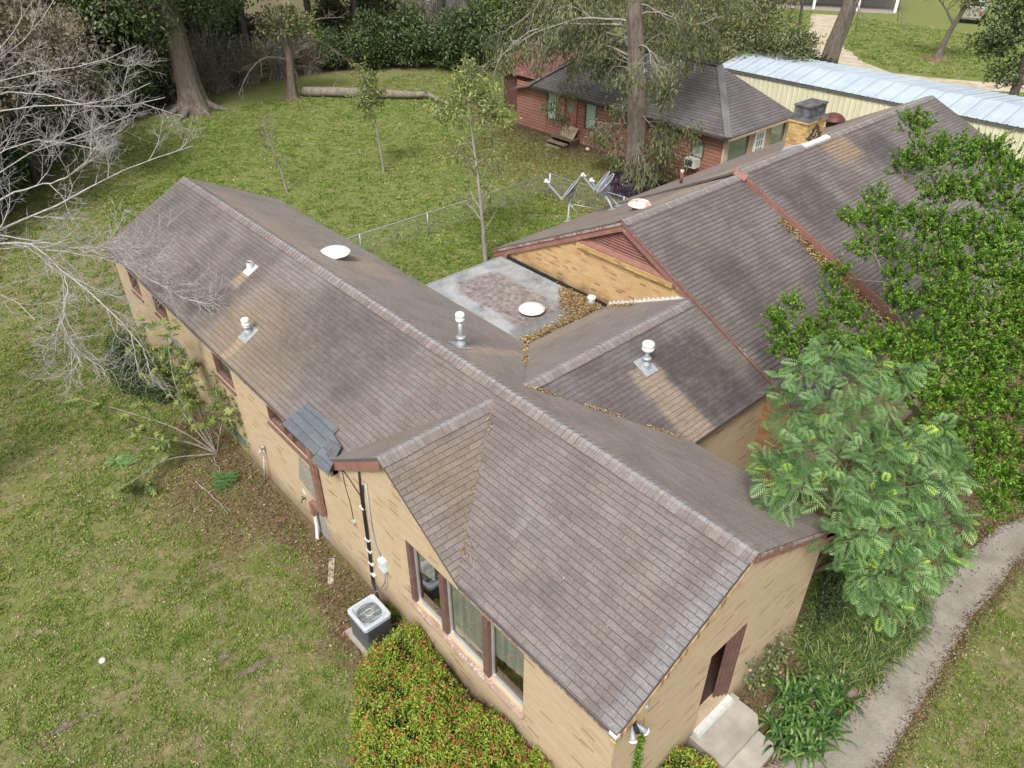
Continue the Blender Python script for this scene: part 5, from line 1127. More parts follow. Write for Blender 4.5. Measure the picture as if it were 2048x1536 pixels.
# ================================================================== THE PECAN BY THE RED HOUSE
pt = tree('pecan_tree', 'tall pecan tree in front of the red house with a thick grey trunk', 'tree', (-19.5,20.6,0))
trp = [V(-19.5,20.6,-.05), V(-19.55,20.6,2.2), V(-19.75,20.5,4.4), V(-20.0,20.5,6.4), V(-20.6,20.5,8.4), V(-20.9,20.6,12)]
flared_trunk(trp, .50, .30, 1.12, 0, 1, 22).build('trunk', BK_GREY, pt, True)
out, tips = [], []
spec = [dict(n=9, ang=45, len=1.8, K=6, wig=.16, grav=.75, r=.5, rmin=.014), dict(n=5, ang=45, len=.95, K=5, wig=.16, grav=1.0, r=.55, rmin=.011), dict(n=2, ang=40, len=.5, K=4, wig=.15, grav=1.1, r=.6, rmin=.007)]
PL = [((-19.8,20.5,4.6), (-1,-.4,.75), 3.6, .13), ((-20,20.5,5.2), (-.9,.5,.5), 5.5, .15), ((-20,20.5,5.8), (-1,-.3,.35), 5.5, .15), ((-20.1,20.5,6.2), (.9,-.2,.35), 3.2, .11),
      ((-20.2,20.5,6.8), (-1,.0,.35), 7.5, .18), ((-20.3,20.5,7.2), (-1,-.55,.25), 6.5, .14), ((-20.5,20.5,7.8), (.7,.6,.5), 3.5, .12), ((-20.6,20.5,8.3), (-1,-.35,.3), 9.0, .18), ((-20.6,20.5,8.6), (-.7,.8,.4), 7, .16),
      ((-20.7,20.5,9.4), (.9,-.1,.4), 4.5, .13), ((-20.8,20.5,9.8), (-.9,-.6,.35), 8.5, .14), ((-20.8,20.5,10.5), (.3,.9,.45), 5, .12), ((-20.1,20.5,6.5), (-1,.15,.22), 9.5, .14), ((-20.2,20.5,7.0), (-1,-.25,.15), 10.5, .14), ((-20.4,20.5,7.6), (-1,.35,.15), 11, .13), ((-20.3,20.5,7.4), (.8,.5,.1), 5.5, .1), ((-20.0,20.5,5.6), (-.8,.3,.3), 3.2, .08), ((-19.6,20.4,2.9), (-.9,-.3,-.1), 1.5, .04), ((-19.5,20.45,2.2), (.8,-.5,.2), 1.1, .03), ((-19.6,20.5,3.4), (.9,-.2,.0), 1.6, .04)]
for p_, d_l, L, r in PL:
    b, rb, _ = curve_branch(p_, d_l, L, r*.48, r*.09, 11, .75, .17)
    grow(b, rb, spec, 0, out, tips, .22)
link('branches', tubes_mesh('branches', out, 4), BK_PALE, pt)
tt = [x for x in tips if len(x) == 4]
P, D, N_ = leaf_on(tt, 22, .17, 1, 1, 1.0)
link('foliage', leaves_mesh('foliage', P, D, N_, .16+.10*rng.random(len(P)), .045+.02*rng.random(len(P))), LF_PECAN, pt)
npec = len(P)
# purple ground cover round its foot
t = np.linspace(0, 1, 1); n = 5200; a = rng.random(n)*2*np.pi; r = np.sqrt(rng.random(n))*(1.55+.25*np.sin(a*3))
P = np.stack([-19.1+np.cos(a)*r*1.15, 20.1+np.sin(a)*r, .05+.25*rng.random(n)*(1.3-r/1.9)], 1)
pg = link('ground_cover', leaves_mesh('ground_cover', P, unit(rng.normal(size=(n,3))+[0,0,.8]), unit(rng.normal(size=(n,3))*.6+[0,0,1]), .16, .05), leaf_mat('purple_leaves', [(0,(.020,.012,.022)),(.6,(.060,.038,.070)),(1,(.15,.10,.17))]))
tag(pg, 'dark purple ground cover ringing the foot of the pecan trunk', 'ground cover', kind='stuff')

# ================================================================== SAPLINGS IN THE YARD
def sapling(label, base, h, lean, dens, up0=.35, leafn=8, spread=1.1, name='sapling', lo=.35, lsz=.17, mat=LF_YOUNG, cl=(), ncl=0):
    o = tree(name, label, 'tree', base); b = V(*base); top = b+V(lean[0], lean[1], h)
    tr, rr = poly_branch([b-V(0,0,.05), b+V(lean[0]*.2, lean[1]*.2, h*.35), b+V(lean[0]*.6, lean[1]*.6, h*.7), top], .075*h/6+.02, .012, 12)
    link('trunk', tubes_mesh('trunk', [(tr, rr)], 8), BK_PALE, o)
    out, tips = [], []
    sp_ = [dict(n=dens, ang=48, len=spread, K=6, wig=.10, up=.35, r=.4, rmin=.012), dict(n=3.2, ang=42, len=spread*.5, K=5, wig=.12, grav=.15, r=.5, rmin=.007)]
    grow(tr, rr, sp_, 0, out, tips, lo)
    link('branches', tubes_mesh('branches', out[1:], 4), BK_PALE, o)
    P, D, N_ = leaf_on(tips, leafn, .05, 1, 1, .45, .25)
    if cl:
        P2, D2, N2 = shell_leaves([(tr[-1]+V(*c_), V(*rd)) for c_, rd in cl], ncl, .55, -.2); P, D, N_ = np.r_[P, P2], np.r_[D, D2], np.r_[N_, N2]
    link('foliage', leaves_mesh('foliage', P, D, N_, lsz*(.7+.6*rng.random(len(P))), lsz*.30), mat, o)
    return o
g = G(768,345); sapling('young tree with a yellowish leafy top standing alone in the middle of the yard', (g[0],g[1],0), 4.6, (-.5,-.2), 15, lo=.5, leafn=20, spread=1.1, lsz=.18, cl=[((0,.1,-.2),(.6,.6,.6)),((.3,-.3,-.9),(.9,.9,.4)),((-.4,.5,-1.2),(.8,.7,.35))], ncl=1100)
g = G(972,530); sapling('tallest sapling, standing behind the flat roof with yellow green leaves', (g[0],g[1],0), 6.9, (-1.1,.1), 26, lo=.20, leafn=20, spread=1.45, lsz=.17, cl=[((.1,0,-.3),(.7,.7,.6)),((-.5,-.4,-1.2),(1.0,.9,.5)),((.8,.7,-1.3),(1.0,.9,.5)),((0,.9,-.8),(.8,.7,.5))], ncl=2300)
g = G(575,385); sapling('thin sparse sapling at the left of the yard beside the roof end', (g[0],g[1],0), 3.3, (-.5,-.4), 14, lo=.35, leafn=9, spread=.7, lsz=.12, mat=LF_GREY)

# ================================================================== THE WOOD: BIG TREES, LOG, BUSHES
def big_tree(label, base, pts, r0, r1, clumps, n, lf, bark, roots=0, flare=1.5, lsz=.3, limbs=(), group=None, name='tree', rootlen=1.5, jit=.3):
    o = tree(name, label, 'tree', base, group)
    flared_trunk([V(*p_) for p_ in pts], r0, r1, flare, roots, rootlen).build('trunk', bark, o, True)
    br_ = []
    for c_, rd in clumps:
        c_ = V(*c_); k = min(range(len(pts)), key=lambda i: np.linalg.norm(V(*pts[i])-c_)); s_ = V(*pts[max(k, 1)])
        br_.append(poly_branch([s_, (s_+c_)/2+rng.normal(size=3)*.3, c_+V(0,0,-.2*rd[2]), c_+rng.normal(size=3)*V(*rd)*.4], r0*.28, .03, 8))
        for _ in range(5):
            e = c_+unit(rng.normal(size=3))*V(*rd)*.9; br_.append(poly_branch([c_, (c_+e)/2+rng.normal(size=3)*.2, e], r0*.08+.02, .012, 8))
    for q, r in limbs:
        b, rb = poly_branch([V(*x) for x in q], r, .03, 10); o2, _ = grow(b, rb, [dict(n=7, ang=50, len=1.4, K=5, wig=.2, grav=.2, r=.5, rmin=.02), dict(n=4, ang=50, len=.7, K=4, wig=.2, grav=.3, r=.5, rmin=.012)]); br_ += o2
    if br_: link('branches', tubes_mesh('branches', br_, 5), bark, o)
    if n:
        P, D, N_ = shell_leaves([(V(*c_), V(*rd)) for c_, rd in clumps], n, jit)
        link('foliage', leaves_mesh('foliage', P, D, N_, lsz*(.6+.8*rng.random(n)), lsz*.5), lf, o)
    return o
b = G(393,222); x, y = b[0], b[1]
big_tree('huge dark oak with spreading roots at the back left of the yard', (x,y,0), [(x,y,-.05),(x-.2,y-.1,3),(x-.4,y-.1,6),(x-.8,y,10)], .72, .55, [((x-1,y+2.5,6.5),(3,3,1.8)),((x,y-3,6.6),(3,3,2.0)),((x-3,y,7.5),(4,4,2.2)),((x+2,y,8.5),(3.5,3.5,2)),((x-.3,y-1.2,4.9),(1.2,1.3,1.2))], 9000, LF_DARK, BK_GREY, roots=7, flare=1.6, rootlen=1.7, name='oak_tree')
b = G(585,198); x, y = b[0], b[1]
big_tree('smaller brown trunk by the log with arching dead limbs', (x,y,0), [(x,y,-.05),(x+.05,y+.1,1.3),(x-.0,y+.25,2.6),(x-.3,y+.3,4.2)], .30, .22, [((x-.5,y+.5,4.6),(1.8,1.8,1.0))], 900, LF_OLIVE, BK_BRN, roots=5, flare=1.6, rootlen=.9, limbs=[([(x,y+.2,2.6),(x-.3,y+1.6,3.6),(x-.5,y+3.5,2.9),(x-.2,y+4.8,1.6)],.12),([(x,y+.2,2.4),(x+.2,y-1.6,3.0),(x+.2,y-3,2.0),(x+.4,y-3.8,.9)],.09),([(x,y+.2,3),(x-.5,y+2.5,4.6),(x-.5,y+5,4.4)],.10)], name='broken_tree')
# fallen log
a, b = G(608,193), G(832,199); lg = tree('fallen_log', 'long grey fallen log lying at the back of the lawn', 'log', tuple(a)); c_ = G(862,200); c_2 = G(872,207); c_3 = G(905,210)
q, r = poly_branch([a+V(0,0,.32), a*.65+b*.35+V(0,0,.36), a*.3+b*.7+V(0,0,.33), b+V(0,0,.28), c_+V(0,0,.42), c_2+V(0,0,.2), c_3+V(0,0,.12)], .34, .11, 26)
r = np.interp(np.linspace(0,1,26), [0,.5,.7,.8,1], [.33,.30,.22,.16,.08]); mb = MB(); mb.tube(q, list(r), 12); mb.build('trunk', bark_mat('log_bark', (.10,.085,.065), (.27,.235,.185), 2), lg, True)
ob = []
for i in (4, 9, 13, 17, 20):
    o2, _ = grow(*curve_branch(q[i], unit(rng.normal(size=3)*.6+[.2,0,.7]), 1.0, .05, .012, 6)[:2], [dict(n=4, ang=45, len=.5, K=4, wig=.2)]); link('branch', tubes_mesh('branch', o2, 4), BK_PALE, lg)
# bushes along the edge: four kinds, copied
def bush_proto(name, n, lf, lsz, tw, clumps, tall=1.0, barkm=BK_DK):
    o = tree(name, None, 'bush', (0,0,0)); br_ = []
    for c_, rd in clumps:
        c_ = V(*c_)
        for _ in range(tw): e = c_+unit(rng.normal(size=3)+V(0,0,.3))*V(*rd)*(1+.35*rng.random()); br_.append(poly_branch([V(rng.normal()*.3, rng.normal()*.3, 0), c_*.6+rng.normal(size=3)*.2, e], .035, .008, 6))
    link('branches', tubes_mesh('branches', br_, 4), barkm, o)
    P, D, N_ = shell_leaves([(V(*c_), V(*rd)) for c_, rd in clumps], n, .3)
    link('foliage', leaves_mesh('foliage', P, D, N_, lsz*(.6+.8*rng.random(n)), lsz*.5), lf, o)
    return o
cl1 = [((0,0,1.3),(1.6,1.5,1.2)),((.9,.7,2.0),(1.1,1.1,.9)),((-.9,.4,2.2),(1.1,1.2,.9)),((.1,-.9,1.7),(1.2,1.0,.9)),((0,.2,3.1),(.9,.9,.8))]
cl2 = [((0,0,.9),(1.5,1.4,.9)),((1.0,-.4,1.4),(1,1,.7)),((-.8,.7,1.5),(1,1,.7))]
KINDS = [bush_proto('bush', 5200, LF_DARK, .22, 8, cl1), bush_proto('bush', 2600, LF_OLIVE, .20, 16, cl1), bush_proto('thicket', 1000, LF_GREY, .16, 42, cl1, barkm=BK_PALE), bush_proto('bush', 3000, LF_HOLLY, .20, 6, cl2)]
KL = ['dense dark green bush at the edge of the wood', 'loose olive green bush at the edge of the wood', 'tangled thicket of pale dead twigs at the edge of the wood', 'low bright green bush at the edge of the wood']
KG = ['dark bushes along the wood', 'olive bushes along the wood', 'twiggy thickets along the wood', 'bright bushes along the wood']
first = [True]*4
def place(kind, x, y, s, rz=None, sz=None):
    pr = KINDS[kind]
    if first[kind]: o = pr; first[kind] = False
    else:
        o = pr.copy(); COL.objects.link(o)
        for ch in [c for c in pr.children if c != o]:
            c2 = ch.copy(); COL.objects.link(c2); c2.parent = o; c2.matrix_parent_inverse = Matrix.Identity(4)
    o.location = (x, y, -.05); o.rotation_euler = (0, 0, rng.random()*6.28 if rz is None else rz); o.scale = (s, s, sz or s)
    tag(o, KL[kind], 'bush', KG[kind]); return o
for kk in range(4):
    for ch in KINDS[kk].children: ch.matrix_parent_inverse = Matrix.Identity(4)
edge = [(-31,-6),(-37,-3),(-42,0),(-46.5,3.5),(-48.5,7),(-50,10.5),(-50.3,14),(-50.2,18),(-50,22),(-48.5,25),(-46,27.5),(-43,30),(-39,32.5),(-36.5,34.5)]
E_ = np.array(edge, float); es = np.r_[0, np.cumsum(np.linalg.norm(np.diff(E_, axis=0), axis=1))]
def ep(s_, off):
    x, y = np.interp(s_, es, E_[:, 0]), np.interp(s_, es, E_[:, 1]); d = unit(np.array([np.interp(s_+1, es, E_[:, 0])-np.interp(s_-1, es, E_[:, 0]), np.interp(s_+1, es, E_[:, 1])-np.interp(s_-1, es, E_[:, 1])]))
    return x-d[1]*off, y+d[0]*off
for s_ in np.arange(0, es[-1], 2.1):
    x, y = ep(s_+rng.normal()*.4, .4+rng.random()*1.0)
    k = 2 if 26 < s_ < 36 and rng.random() < .55 else (0 if (s_ > 38 or rng.random() < .5) else int(rng.choice([0,1,2,3])))
    place(k, x, y, .75+.5*rng.random())
for off in (4.5, 9, 15):
    for s_ in np.arange(1, es[-1], 3.3 if off < 10 else 4.6):
        x, y = ep(s_+rng.normal()*.8, off+rng.normal()*.8)
        place(int(rng.choice([0,0,1,2,3])), x, y, .95+.6*rng.random())
# trees of the wood (trunks show; crowns are mostly above the frame and shade the bushes)
def wood_proto(lf, lab, g_):
    o = big_tree(lab, (0,0,0), [(0,0,-.1),(.1,.1,3),(-.1,.3,6),(.2,.1,10)], .28, .16, [((0,0,9),(3.2,3.2,2.6)),((1.8,1,7),(2.2,2.2,1.5)),((-1.8,-.6,7.2),(2.2,2.2,1.6)),((.3,-2,6.2),(1.8,1.8,1.2))], 3600, lf, BK_DK, flare=1.3, lsz=.42, group=g_, name='wood_tree'); return o
WP = [wood_proto(LF_DARK, 'dark tree of the wood behind the yard', 'dark trees of the wood'), wood_proto(LF_OLIVE, 'olive leaved tree of the wood behind the yard', 'olive trees of the wood')]
for pr in WP:
    for ch in pr.children: ch.matrix_parent_inverse = Matrix.Identity(4)
wf = [True, True]
def wtree(k, x, y, s):
    pr = WP[k]
    if wf[k]: o = pr; wf[k] = False
    else:
        o = pr.copy(); COL.objects.link(o)
        for ch in [c for c in pr.children if c != o]: c2 = ch.copy(); COL.objects.link(c2); c2.parent = o
    o.location = (x, y, 0); o.rotation_euler = (0, 0, rng.random()*6.28); o.scale = (s,)*3; return o
for s_ in np.arange(2, es[-1]-3, 4.4):
    x, y = ep(s_+rng.normal(), 3+rng.random()*2.5); wtree(int(rng.random() < .4), x, y, .9+.3*rng.random())
for s_ in np.arange(0, es[-1]-6, 7):
    x, y = ep(s_+rng.normal(), 12+rng.random()*5); wtree(int(rng.random() < .4), x, y, .9+.4*rng.random())
# a leafy tree behind the bare one, top left
x, y = -39.0, -1.2
big_tree('thinly leaved greyish tree behind the bare branches at the top left', (x,y,0), [(x,y,-.1),(x,y,3),(x+.2,y,6),(x,y,9)], .3, .15, [((x+3.2,y+1.5,6.4),(2.4,2.0,1.9)),((x+3.6,y-1.6,5.0),(2.3,1.8,1.8)),((x+.5,y-.5,7.6),(3,3,2)),((x+2.0,y+2.6,4.2),(1.8,1.4,1.4)),((x+3.5,y-4.0,3.6),(2.2,1.8,1.6)),((x-.5,y+2.5,6),(2.4,2.2,2))], 11000, LF_GREY, BK_DK, lsz=.20, jit=.5, name='grey_leaved_tree')
# trees behind the red house
def canopy(label, x, y, cl, n, lf, lsz, r0=.3, name='tree', bark=BK_DK, pts=None, limbs=()):
    return big_tree(label, (x,y,0), pts or [(x,y,-.1),(x,y+.1,3),(x-.2,y,6),(x,y,9)], r0, r0*.6, cl, n, lf, bark, lsz=lsz, name=name, jit=.4, limbs=limbs)
canopy('large olive tree rising behind the right half of the red house roof', -27, 37, [((-27,37,6),(4.2,3.5,3.0)),((-23.8,36.6,4.8),(2.6,2.4,2.2)),((-30.5,36,5.6),(3.0,2.8,2.6)),((-25.5,35,3.6),(2.6,1.8,1.8)),((-30,34.5,4.0),(2.4,1.6,1.8)),((-21.6,37.2,3.6),(1.6,1.6,1.4))], 17000, LF_OLIVE, .20)
canopy('olive tree behind the red shed', -37, 32, [((-37,32,5),(3,3,2.6)),((-34.6,31.6,3.8),(2,1.8,1.6)),((-39.5,31,3.6),(2,2,1.8)),((-36,30.6,6.5),(3,2.6,2))], 8000, LF_PECAN, .22)
canopy('tall bright leaved tree between the wood and the red house', -41, 38, [((-41,38,6),(3.6,3.6,3)),((-38,37,4),(2.4,2.2,2)),((-44,37,4.5),(2.6,2.4,2.4))], 7000, LF_OLIVE, .28)
g = G(1622,118); x, y = -24.2, 42.0
canopy('spreading glossy dark bush beyond the end of the metal barn', x, y, [((x,y,2.3),(2.0,1.6,1.3)),((x+1.8,y+.2,1.6),(1.3,1.2,1.0)),((x-1.8,y-.3,2.9),(1.2,1.2,.7)),((x+.4,y-.3,3.4),(1.1,1.0,.6)),((x+.9,y,.9),(1.5,1.2,.8))], 5200, leaf_mat('dark_glossy', [(0,(.012,.028,.008)),(.6,(.035,.065,.016)),(1,(.10,.14,.05))]), .22, r0=.12, name='bush')
x, y = -22.6, 43.6
canopy('leaning grey trunk behind the metal barn roof with thin hanging twigs', x, y, [((x-.4,y,10.5),(3,3,2))], 600, LF_GREY, .25, r0=.62, bark=BK_GREY, pts=[(x,y,-.1),(x+.1,y,2.6),(x+.55,y+.2,5.2),(x+1.0,y+.2,8),(x+1.1,y,10)], limbs=[([(x+.9,y,8),(x+2.4,y-.2,8.6),(x+3.8,y-.4,7.0),(x+4.1,y-.4,5.0)],.07),([(x+.9,y,7.6),(x-.8,y,8.6),(x-2.2,y,7.4),(x-2.6,y,5.6)],.07),([(x+.7,y,6.0),(x+1.5,y-.6,5.8),(x+1.9,y-.8,4.2)],.05)], name='leaning_tree')
q = G(1516,105); x, y = -32.0, 50.0
canopy('dark forked trunk left of the leaning tree', x, y, [((x,y,8),(3.5,3.5,2))], 2000, LF_OLIVE, .35, r0=.32, limbs=[([(x,y,3.2),(x+1.8,y,4.6),(x+4.2,y,5.2)],.16)], name='forked_tree')
q = G(1872,118); x, y = q[0], q[1]
canopy('small slender tree in a bare earth ring on the far lawn', x, y, [((x+.2,y,5.6),(2.2,2,1.2)),((x-1.9,y,5.4),(1.3,1.3,.8)),((x+1.4,y,4.4),(1.2,1.2,.8)),((x+2.5,y,6.0),(1.6,1.6,1))], 2600, LF_PECAN, .24, r0=.24, bark=BK_GREY, pts=[(x,y,-.1),(x+.3,y,1.8),(x+.9,y,3.6),(x+1.1,y,5.4)], limbs=[([(x+.5,y,2.6),(x-.6,y,3.8),(x-1.7,y,4.6)],.11)], name='lawn_tree')
rg = MB()._lathe((x,y,-.01), [(1.3,0),(.9,.05),(.3,.12),(0,.13)], 24, Vector((0,0,1)), 0).build('soil_ring', plain('red_brown_soil', (.20,.13,.08), .95, vary=.25, scale=3), None, True); tag(rg, kind='structure')
x, y = -11.2, 44.5
canopy('dark tree at the right edge of the photo behind the metal barn', x, y, [((x-1.2,y,5.6),(1.9,1.8,1.5)),((x-2.2,y+.3,4.2),(1.4,1.3,.8)),((x+1,y,6.6),(2,2,1.6)),((x-.8,y,3.0),(1.2,1.2,.9)),((x-1.8,y,7.4),(2.4,2,1.3))], 6500, LF_DARK, .22, r0=.28, pts=[(x,y,-.1),(x-.05,y,2.5),(x-.1,y,5),(x,y,9)], name='edge_tree')
# ================================================================== NEAR TREES AND PLANTS
ht = tree('evergreen_tree', 'glossy bright green evergreen tree leaning over the main roof at the right', 'tree', (.3,8.6,0))
HCL = [(1830,250,17.6,32),(1852,315,17.4,38),(1812,335,17.3,30),(1905,300,17.3,38),(1962,318,17.1,38),(1990,296,17,24),(2015,340,16.9,36),(1872,385,17,40),(1932,378,16.8,42),(2000,400,16.6,44),(2050,350,16.8,36),(2070,430,16.4,50),
 (1706,440,16.8,24),(1742,400,16.9,22),(1748,450,16.7,34),(1790,440,16.6,34),(1835,450,16.5,40),(1885,465,16.4,44),(1950,462,16.2,48),(2020,478,16,50),(1722,500,16.5,24),(1790,500,16.4,34),(1860,525,16.2,44),(1930,530,16,48),(2000,550,15.8,50),(2060,560,15.7,50),
 (1668,552,16,22),(1672,600,15.9,32),(1700,640,15.7,36),(1790,560,16,26),(1800,610,15.8,38),(1855,600,15.8,44),(1905,625,15.6,46),(1965,620,15.4,50),(2035,640,15.3,50),
 (1552,640,15.6,22),(1584,612,15.7,20),(1570,668,15.5,30),(1610,690,15.3,32),(1640,655,15.5,30),(1660,700,15.2,38),(1712,715,15.1,40),(1760,690,15.2,42),(1815,690,15.2,46),(1875,715,15.1,48),(1940,715,15,50),(2010,730,14.9,52),
 (1610,730,15.2,28),(1560,705,15.4,22),(1780,770,14.9,44),(1850,790,14.8,46),(1920,795,14.7,50),(1990,815,14.6,52),(2050,820,14.6,52),(1880,860,14.5,44),(1950,880,14.4,48),(2020,900,14.3,50),(1940,940,14.2,40),(2000,965,14.1,44),(2060,980,14.1,50),(1930,680,15.2,46),(1875,665,15.4,40),(1990,690,15.1,48),(2045,690,15.1,48),(1960,760,14.9,48),(1830,740,15,40),(1900,570,15.9,38),(1985,500,16,42),(2050,610,15.3,44),(1985,1020,14,30),(1900,925,14.3,34)]
HCL = [(dl(u, v, d), r*d/FPX) for u, v, d, r in HCL]
fork = V(.1,8.5,2.2)
flared_trunk([V(.3,8.6,-.05), V(.25,8.55,1.2), fork], .17, .12, 1.4, 4, .5).build('trunk', BK_GREY, ht, True)
br_ = [poly_branch([V(.25,8.55,1.2), V(-.2,8.5,3.0), dl(1940,640,15.8), dl(1925,520,16.4), dl(1880,400,17), dl(1840,280,17.5)], .12, .02, 14)]
br_.append(poly_branch([fork, V(-.6,8.0,3.6), dl(1800,640,15.7), dl(1740,480,16.6), dl(1720,440,16.8)], .09, .015, 12)); br_.append(poly_branch([fork, V(-1,7.6,3.4), dl(1720,690,15.2), dl(1570,650,15.5)], .08, .015, 12)); br_.append(poly_branch([fork, V(.6,8.8,3.6), dl(2020,640,15.3), dl(2050,480,16.2)], .09, .02, 12))
mains = np.concatenate([b[0][3:] for b in br_])
for c_, r in HCL:
    s_ = mains[np.argmin(np.linalg.norm(mains-c_, axis=1)+np.maximum(0, mains[:, 2]-c_[2])*2)]
    br_.append(poly_branch([s_, (s_+c_)/2+rng.normal(size=3)*.06-V(0,0,.05), c_+V(0,0,r*.3)], .02, .006, 6))
    for _ in range(5): e = c_+unit(rng.normal(size=3)+V(0,0,.5))*r; br_.append(poly_branch([c_-V(0,0,r*.4), (c_+e)/2, e], .008, .003, 6))
link('branches', tubes_mesh('branches', br_, 5), BK_GREY, ht)
# leafy twigs: every clump is made of upright sprigs with leaves spiralling round them
SP, SD, ST = [], [], []
for c_, r in HCL:
    k = int(54*(r/.4)**2)+10; d = unit(rng.normal(size=(k, 3))*V(1,1,.8)); p = c_+d*(rng.random((k, 1))**.5)*r*.86; SP.append(p); SD.append(unit(d*.7+V(0,0,.8)+rng.normal(size=(k,3))*.25))
SP, SD = np.concatenate(SP), np.concatenate(SD); NL = 28; n = len(SP); t_ = rng.random((n, NL, 1)); ln = .26*(.6+.7*rng.random((n, 1, 1)))
P = (SP[:, None]+SD[:, None]*t_*ln).reshape(-1, 3); rd = unit(rng.normal(size=(n*NL, 3))); ax = np.repeat(SD, NL, 0); D = unit(ax*.75+rd*.75); N_ = unit(ax+rd*-.2+rng.normal(size=rd.shape)*.3)
rv = np.clip(.25+.5*t_.reshape(-1)+rng.normal(size=len(P))*.2, 0, 1); rv[rng.random(len(P)) < .008] = 1
link('foliage', leaves_mesh('foliage', P, D, N_, .066*(.7+.6*rng.random(len(P))), .029, rv, .18, .58), LF_HOLLY, ht)
n_h = len(P)

mt = tree('mimosa_tree', 'feathery blue green mimosa tree filling the corner beside the near gable', 'tree', (-.7,4.7,0))
MC = [(1662,712,12.9,42),(1605,752,12.9,34),(1700,760,12.8,44),(1745,740,12.9,36),(1805,752,12.9,22),(1835,738,12.9,16),(1560,770,12.9,22),(1580,820,12.6,40),(1640,830,12.4,46),(1705,840,12.4,48),(1765,820,12.5,42),(1550,900,12.3,38),(1610,915,12.1,46),(1680,920,12,50),(1750,905,12.1,50),(1815,890,12.3,44),(1870,905,12.3,38),(1540,960,12,34),(1592,975,11.8,38),(1670,1000,11.7,50),(1740,990,11.8,52),(1810,975,11.9,50),(1870,975,12,42),(1905,945,12.2,26),(1700,1075,11.5,48),(1770,1070,11.6,52),(1840,1060,11.7,48),(1890,1040,11.8,36),(1925,1050,11.8,18),(1705,1135,11.5,26),(1735,1150,11.4,44),(1800,1145,11.4,46),(1860,1120,11.6,40),(1900,1105,11.7,30),(1770,1205,11.3,30),(1830,1195,11.4,28),(1555,1010,11.9,22),(1880,860,12.5,24),(1530,925,12.2,18)]
MC = [(dl(u, v, d+.9), r*(d+.9)/FPX) for u, v, d, r in MC]
br_ = [poly_branch([V(-.7,4.7,-.05), V(-.6,4.6,1.2), V(-.5,4.4,2.4), MC[0][0]-V(0,0,.4)], .085, .02, 12), poly_branch([V(-.68,4.65,.3), V(-.9,4.2,1.6), V(-1.1,3.9,2.8), MC[11][0]], .06, .015, 12), poly_branch([V(-.65,4.7,.2), V(.0,4.6,1.4), V(.5,4.6,2.4), MC[22][0]], .065, .015, 12), poly_branch([V(-.6,4.6,.8), V(-.1,4.1,1.9), MC[26][0]-V(0,0,.2)], .05, .015, 12), poly_branch([V(-.6,4.6,1.0), V(-.5,4.1,2.2), MC[19][0]-V(0,0,.2)], .05, .012, 12)]
mains = np.concatenate([b[0][4:] for b in br_])
for c_, r in MC:
    s_ = mains[np.argmin(np.linalg.norm(mains-c_, axis=1)+np.maximum(0, mains[:, 2]-c_[2])*1.5)]; br_.append(poly_branch([s_, (s_+c_)/2+V(0,0,.08), c_], .018, .006, 7))
    for _ in range(5): e = c_+unit(rng.normal(size=3)+V(0,0,.2))*r*1.0; br_.append(poly_branch([c_-V(0,0,.05), (c_+e)/2+V(0,0,.03), e], .007, .003, 6))
link('trunk', tubes_mesh('trunk', br_, 6), BK_BRN, mt)
def fronds(P, D, N_, L, rnd, pairs=8, fw=.024):
    """feather leaves: curved rachis with paired narrow leaflets"""
    n = len(P); D = unit(D); S = unit(np.cross(D, N_)); N_ = unit(np.cross(S, D)); Vv = []; L = L[:, None]
    for k in range(pairs):
        s = .08+.92*k/(pairs-1); c = P+D*L*s*.85-V(0,0,1)*L*.30*s**2; fl = .44*L*math.sin(math.pi*min(1, .16+.80*s))**.7*(1 if k < pairs-1 else .8)
        for sg in (-1, 1):
            f = unit(S*sg*(.95-.40*s)+D*(.40+.55*s)-V(0,0,1)*.14+N_*.04); w = unit(np.cross(f, N_))*fw*L/.32*.5
            m_ = c+f*fl*.55+N_*.012; e = c+f*fl-V(0,0,1)*fl*.16
            Vv += [c-w*.35, m_-w, e, m_+w]
    Vv = np.stack(Vv, 1).reshape(-1, 3); q = pairs*2; i = (np.arange(n*q)*4); F = np.stack([i, i+1, i+2, i+3], 1)
    return npmesh('foliage', Vv, F, np.repeat(rnd, q))
P, D = [], []
for c_, r in MC:
    k = int(42*(r/.36)**2)+8; d = unit(rng.normal(size=(k, 3))+V(0,0,.25)-FW*.35); P.append(c_+d*(rng.random((k, 1))**.35)*r); D.append(unit(d*V(1,1,.5)+rng.normal(size=(k, 3))*.35-V(0,0,.10)))
PL_ = P; P, D = np.concatenate(P), np.concatenate(D); rnd = .62*rng.random(len(P)); y_ = (rng.random(len(P)) < .16) & (np.concatenate([np.linalg.norm(a_-c_, axis=1)/r for a_, (c_, r) in zip(PL_, MC)]) > .78); rnd[y_] = .8+.2*rng.random(y_.sum())
LF_MIM = leaf_mat('feathery_leaves', [(0, (.050,.115,.030)), (.3, (.125,.24,.075)), (.60, (.235,.375,.145)), (.78, (.24,.39,.10)), (.9, (.28,.46,.06)), (1, (.34,.50,.08))], .3, .55, .35)
link('foliage', fronds(P, D, unit(rng.normal(size=P.shape)*.35+V(0,0,1)-FW*.2), np.where(y_, .22, .28)*(.75+.5*rng.random(len(P))), rnd), LF_MIM, mt)

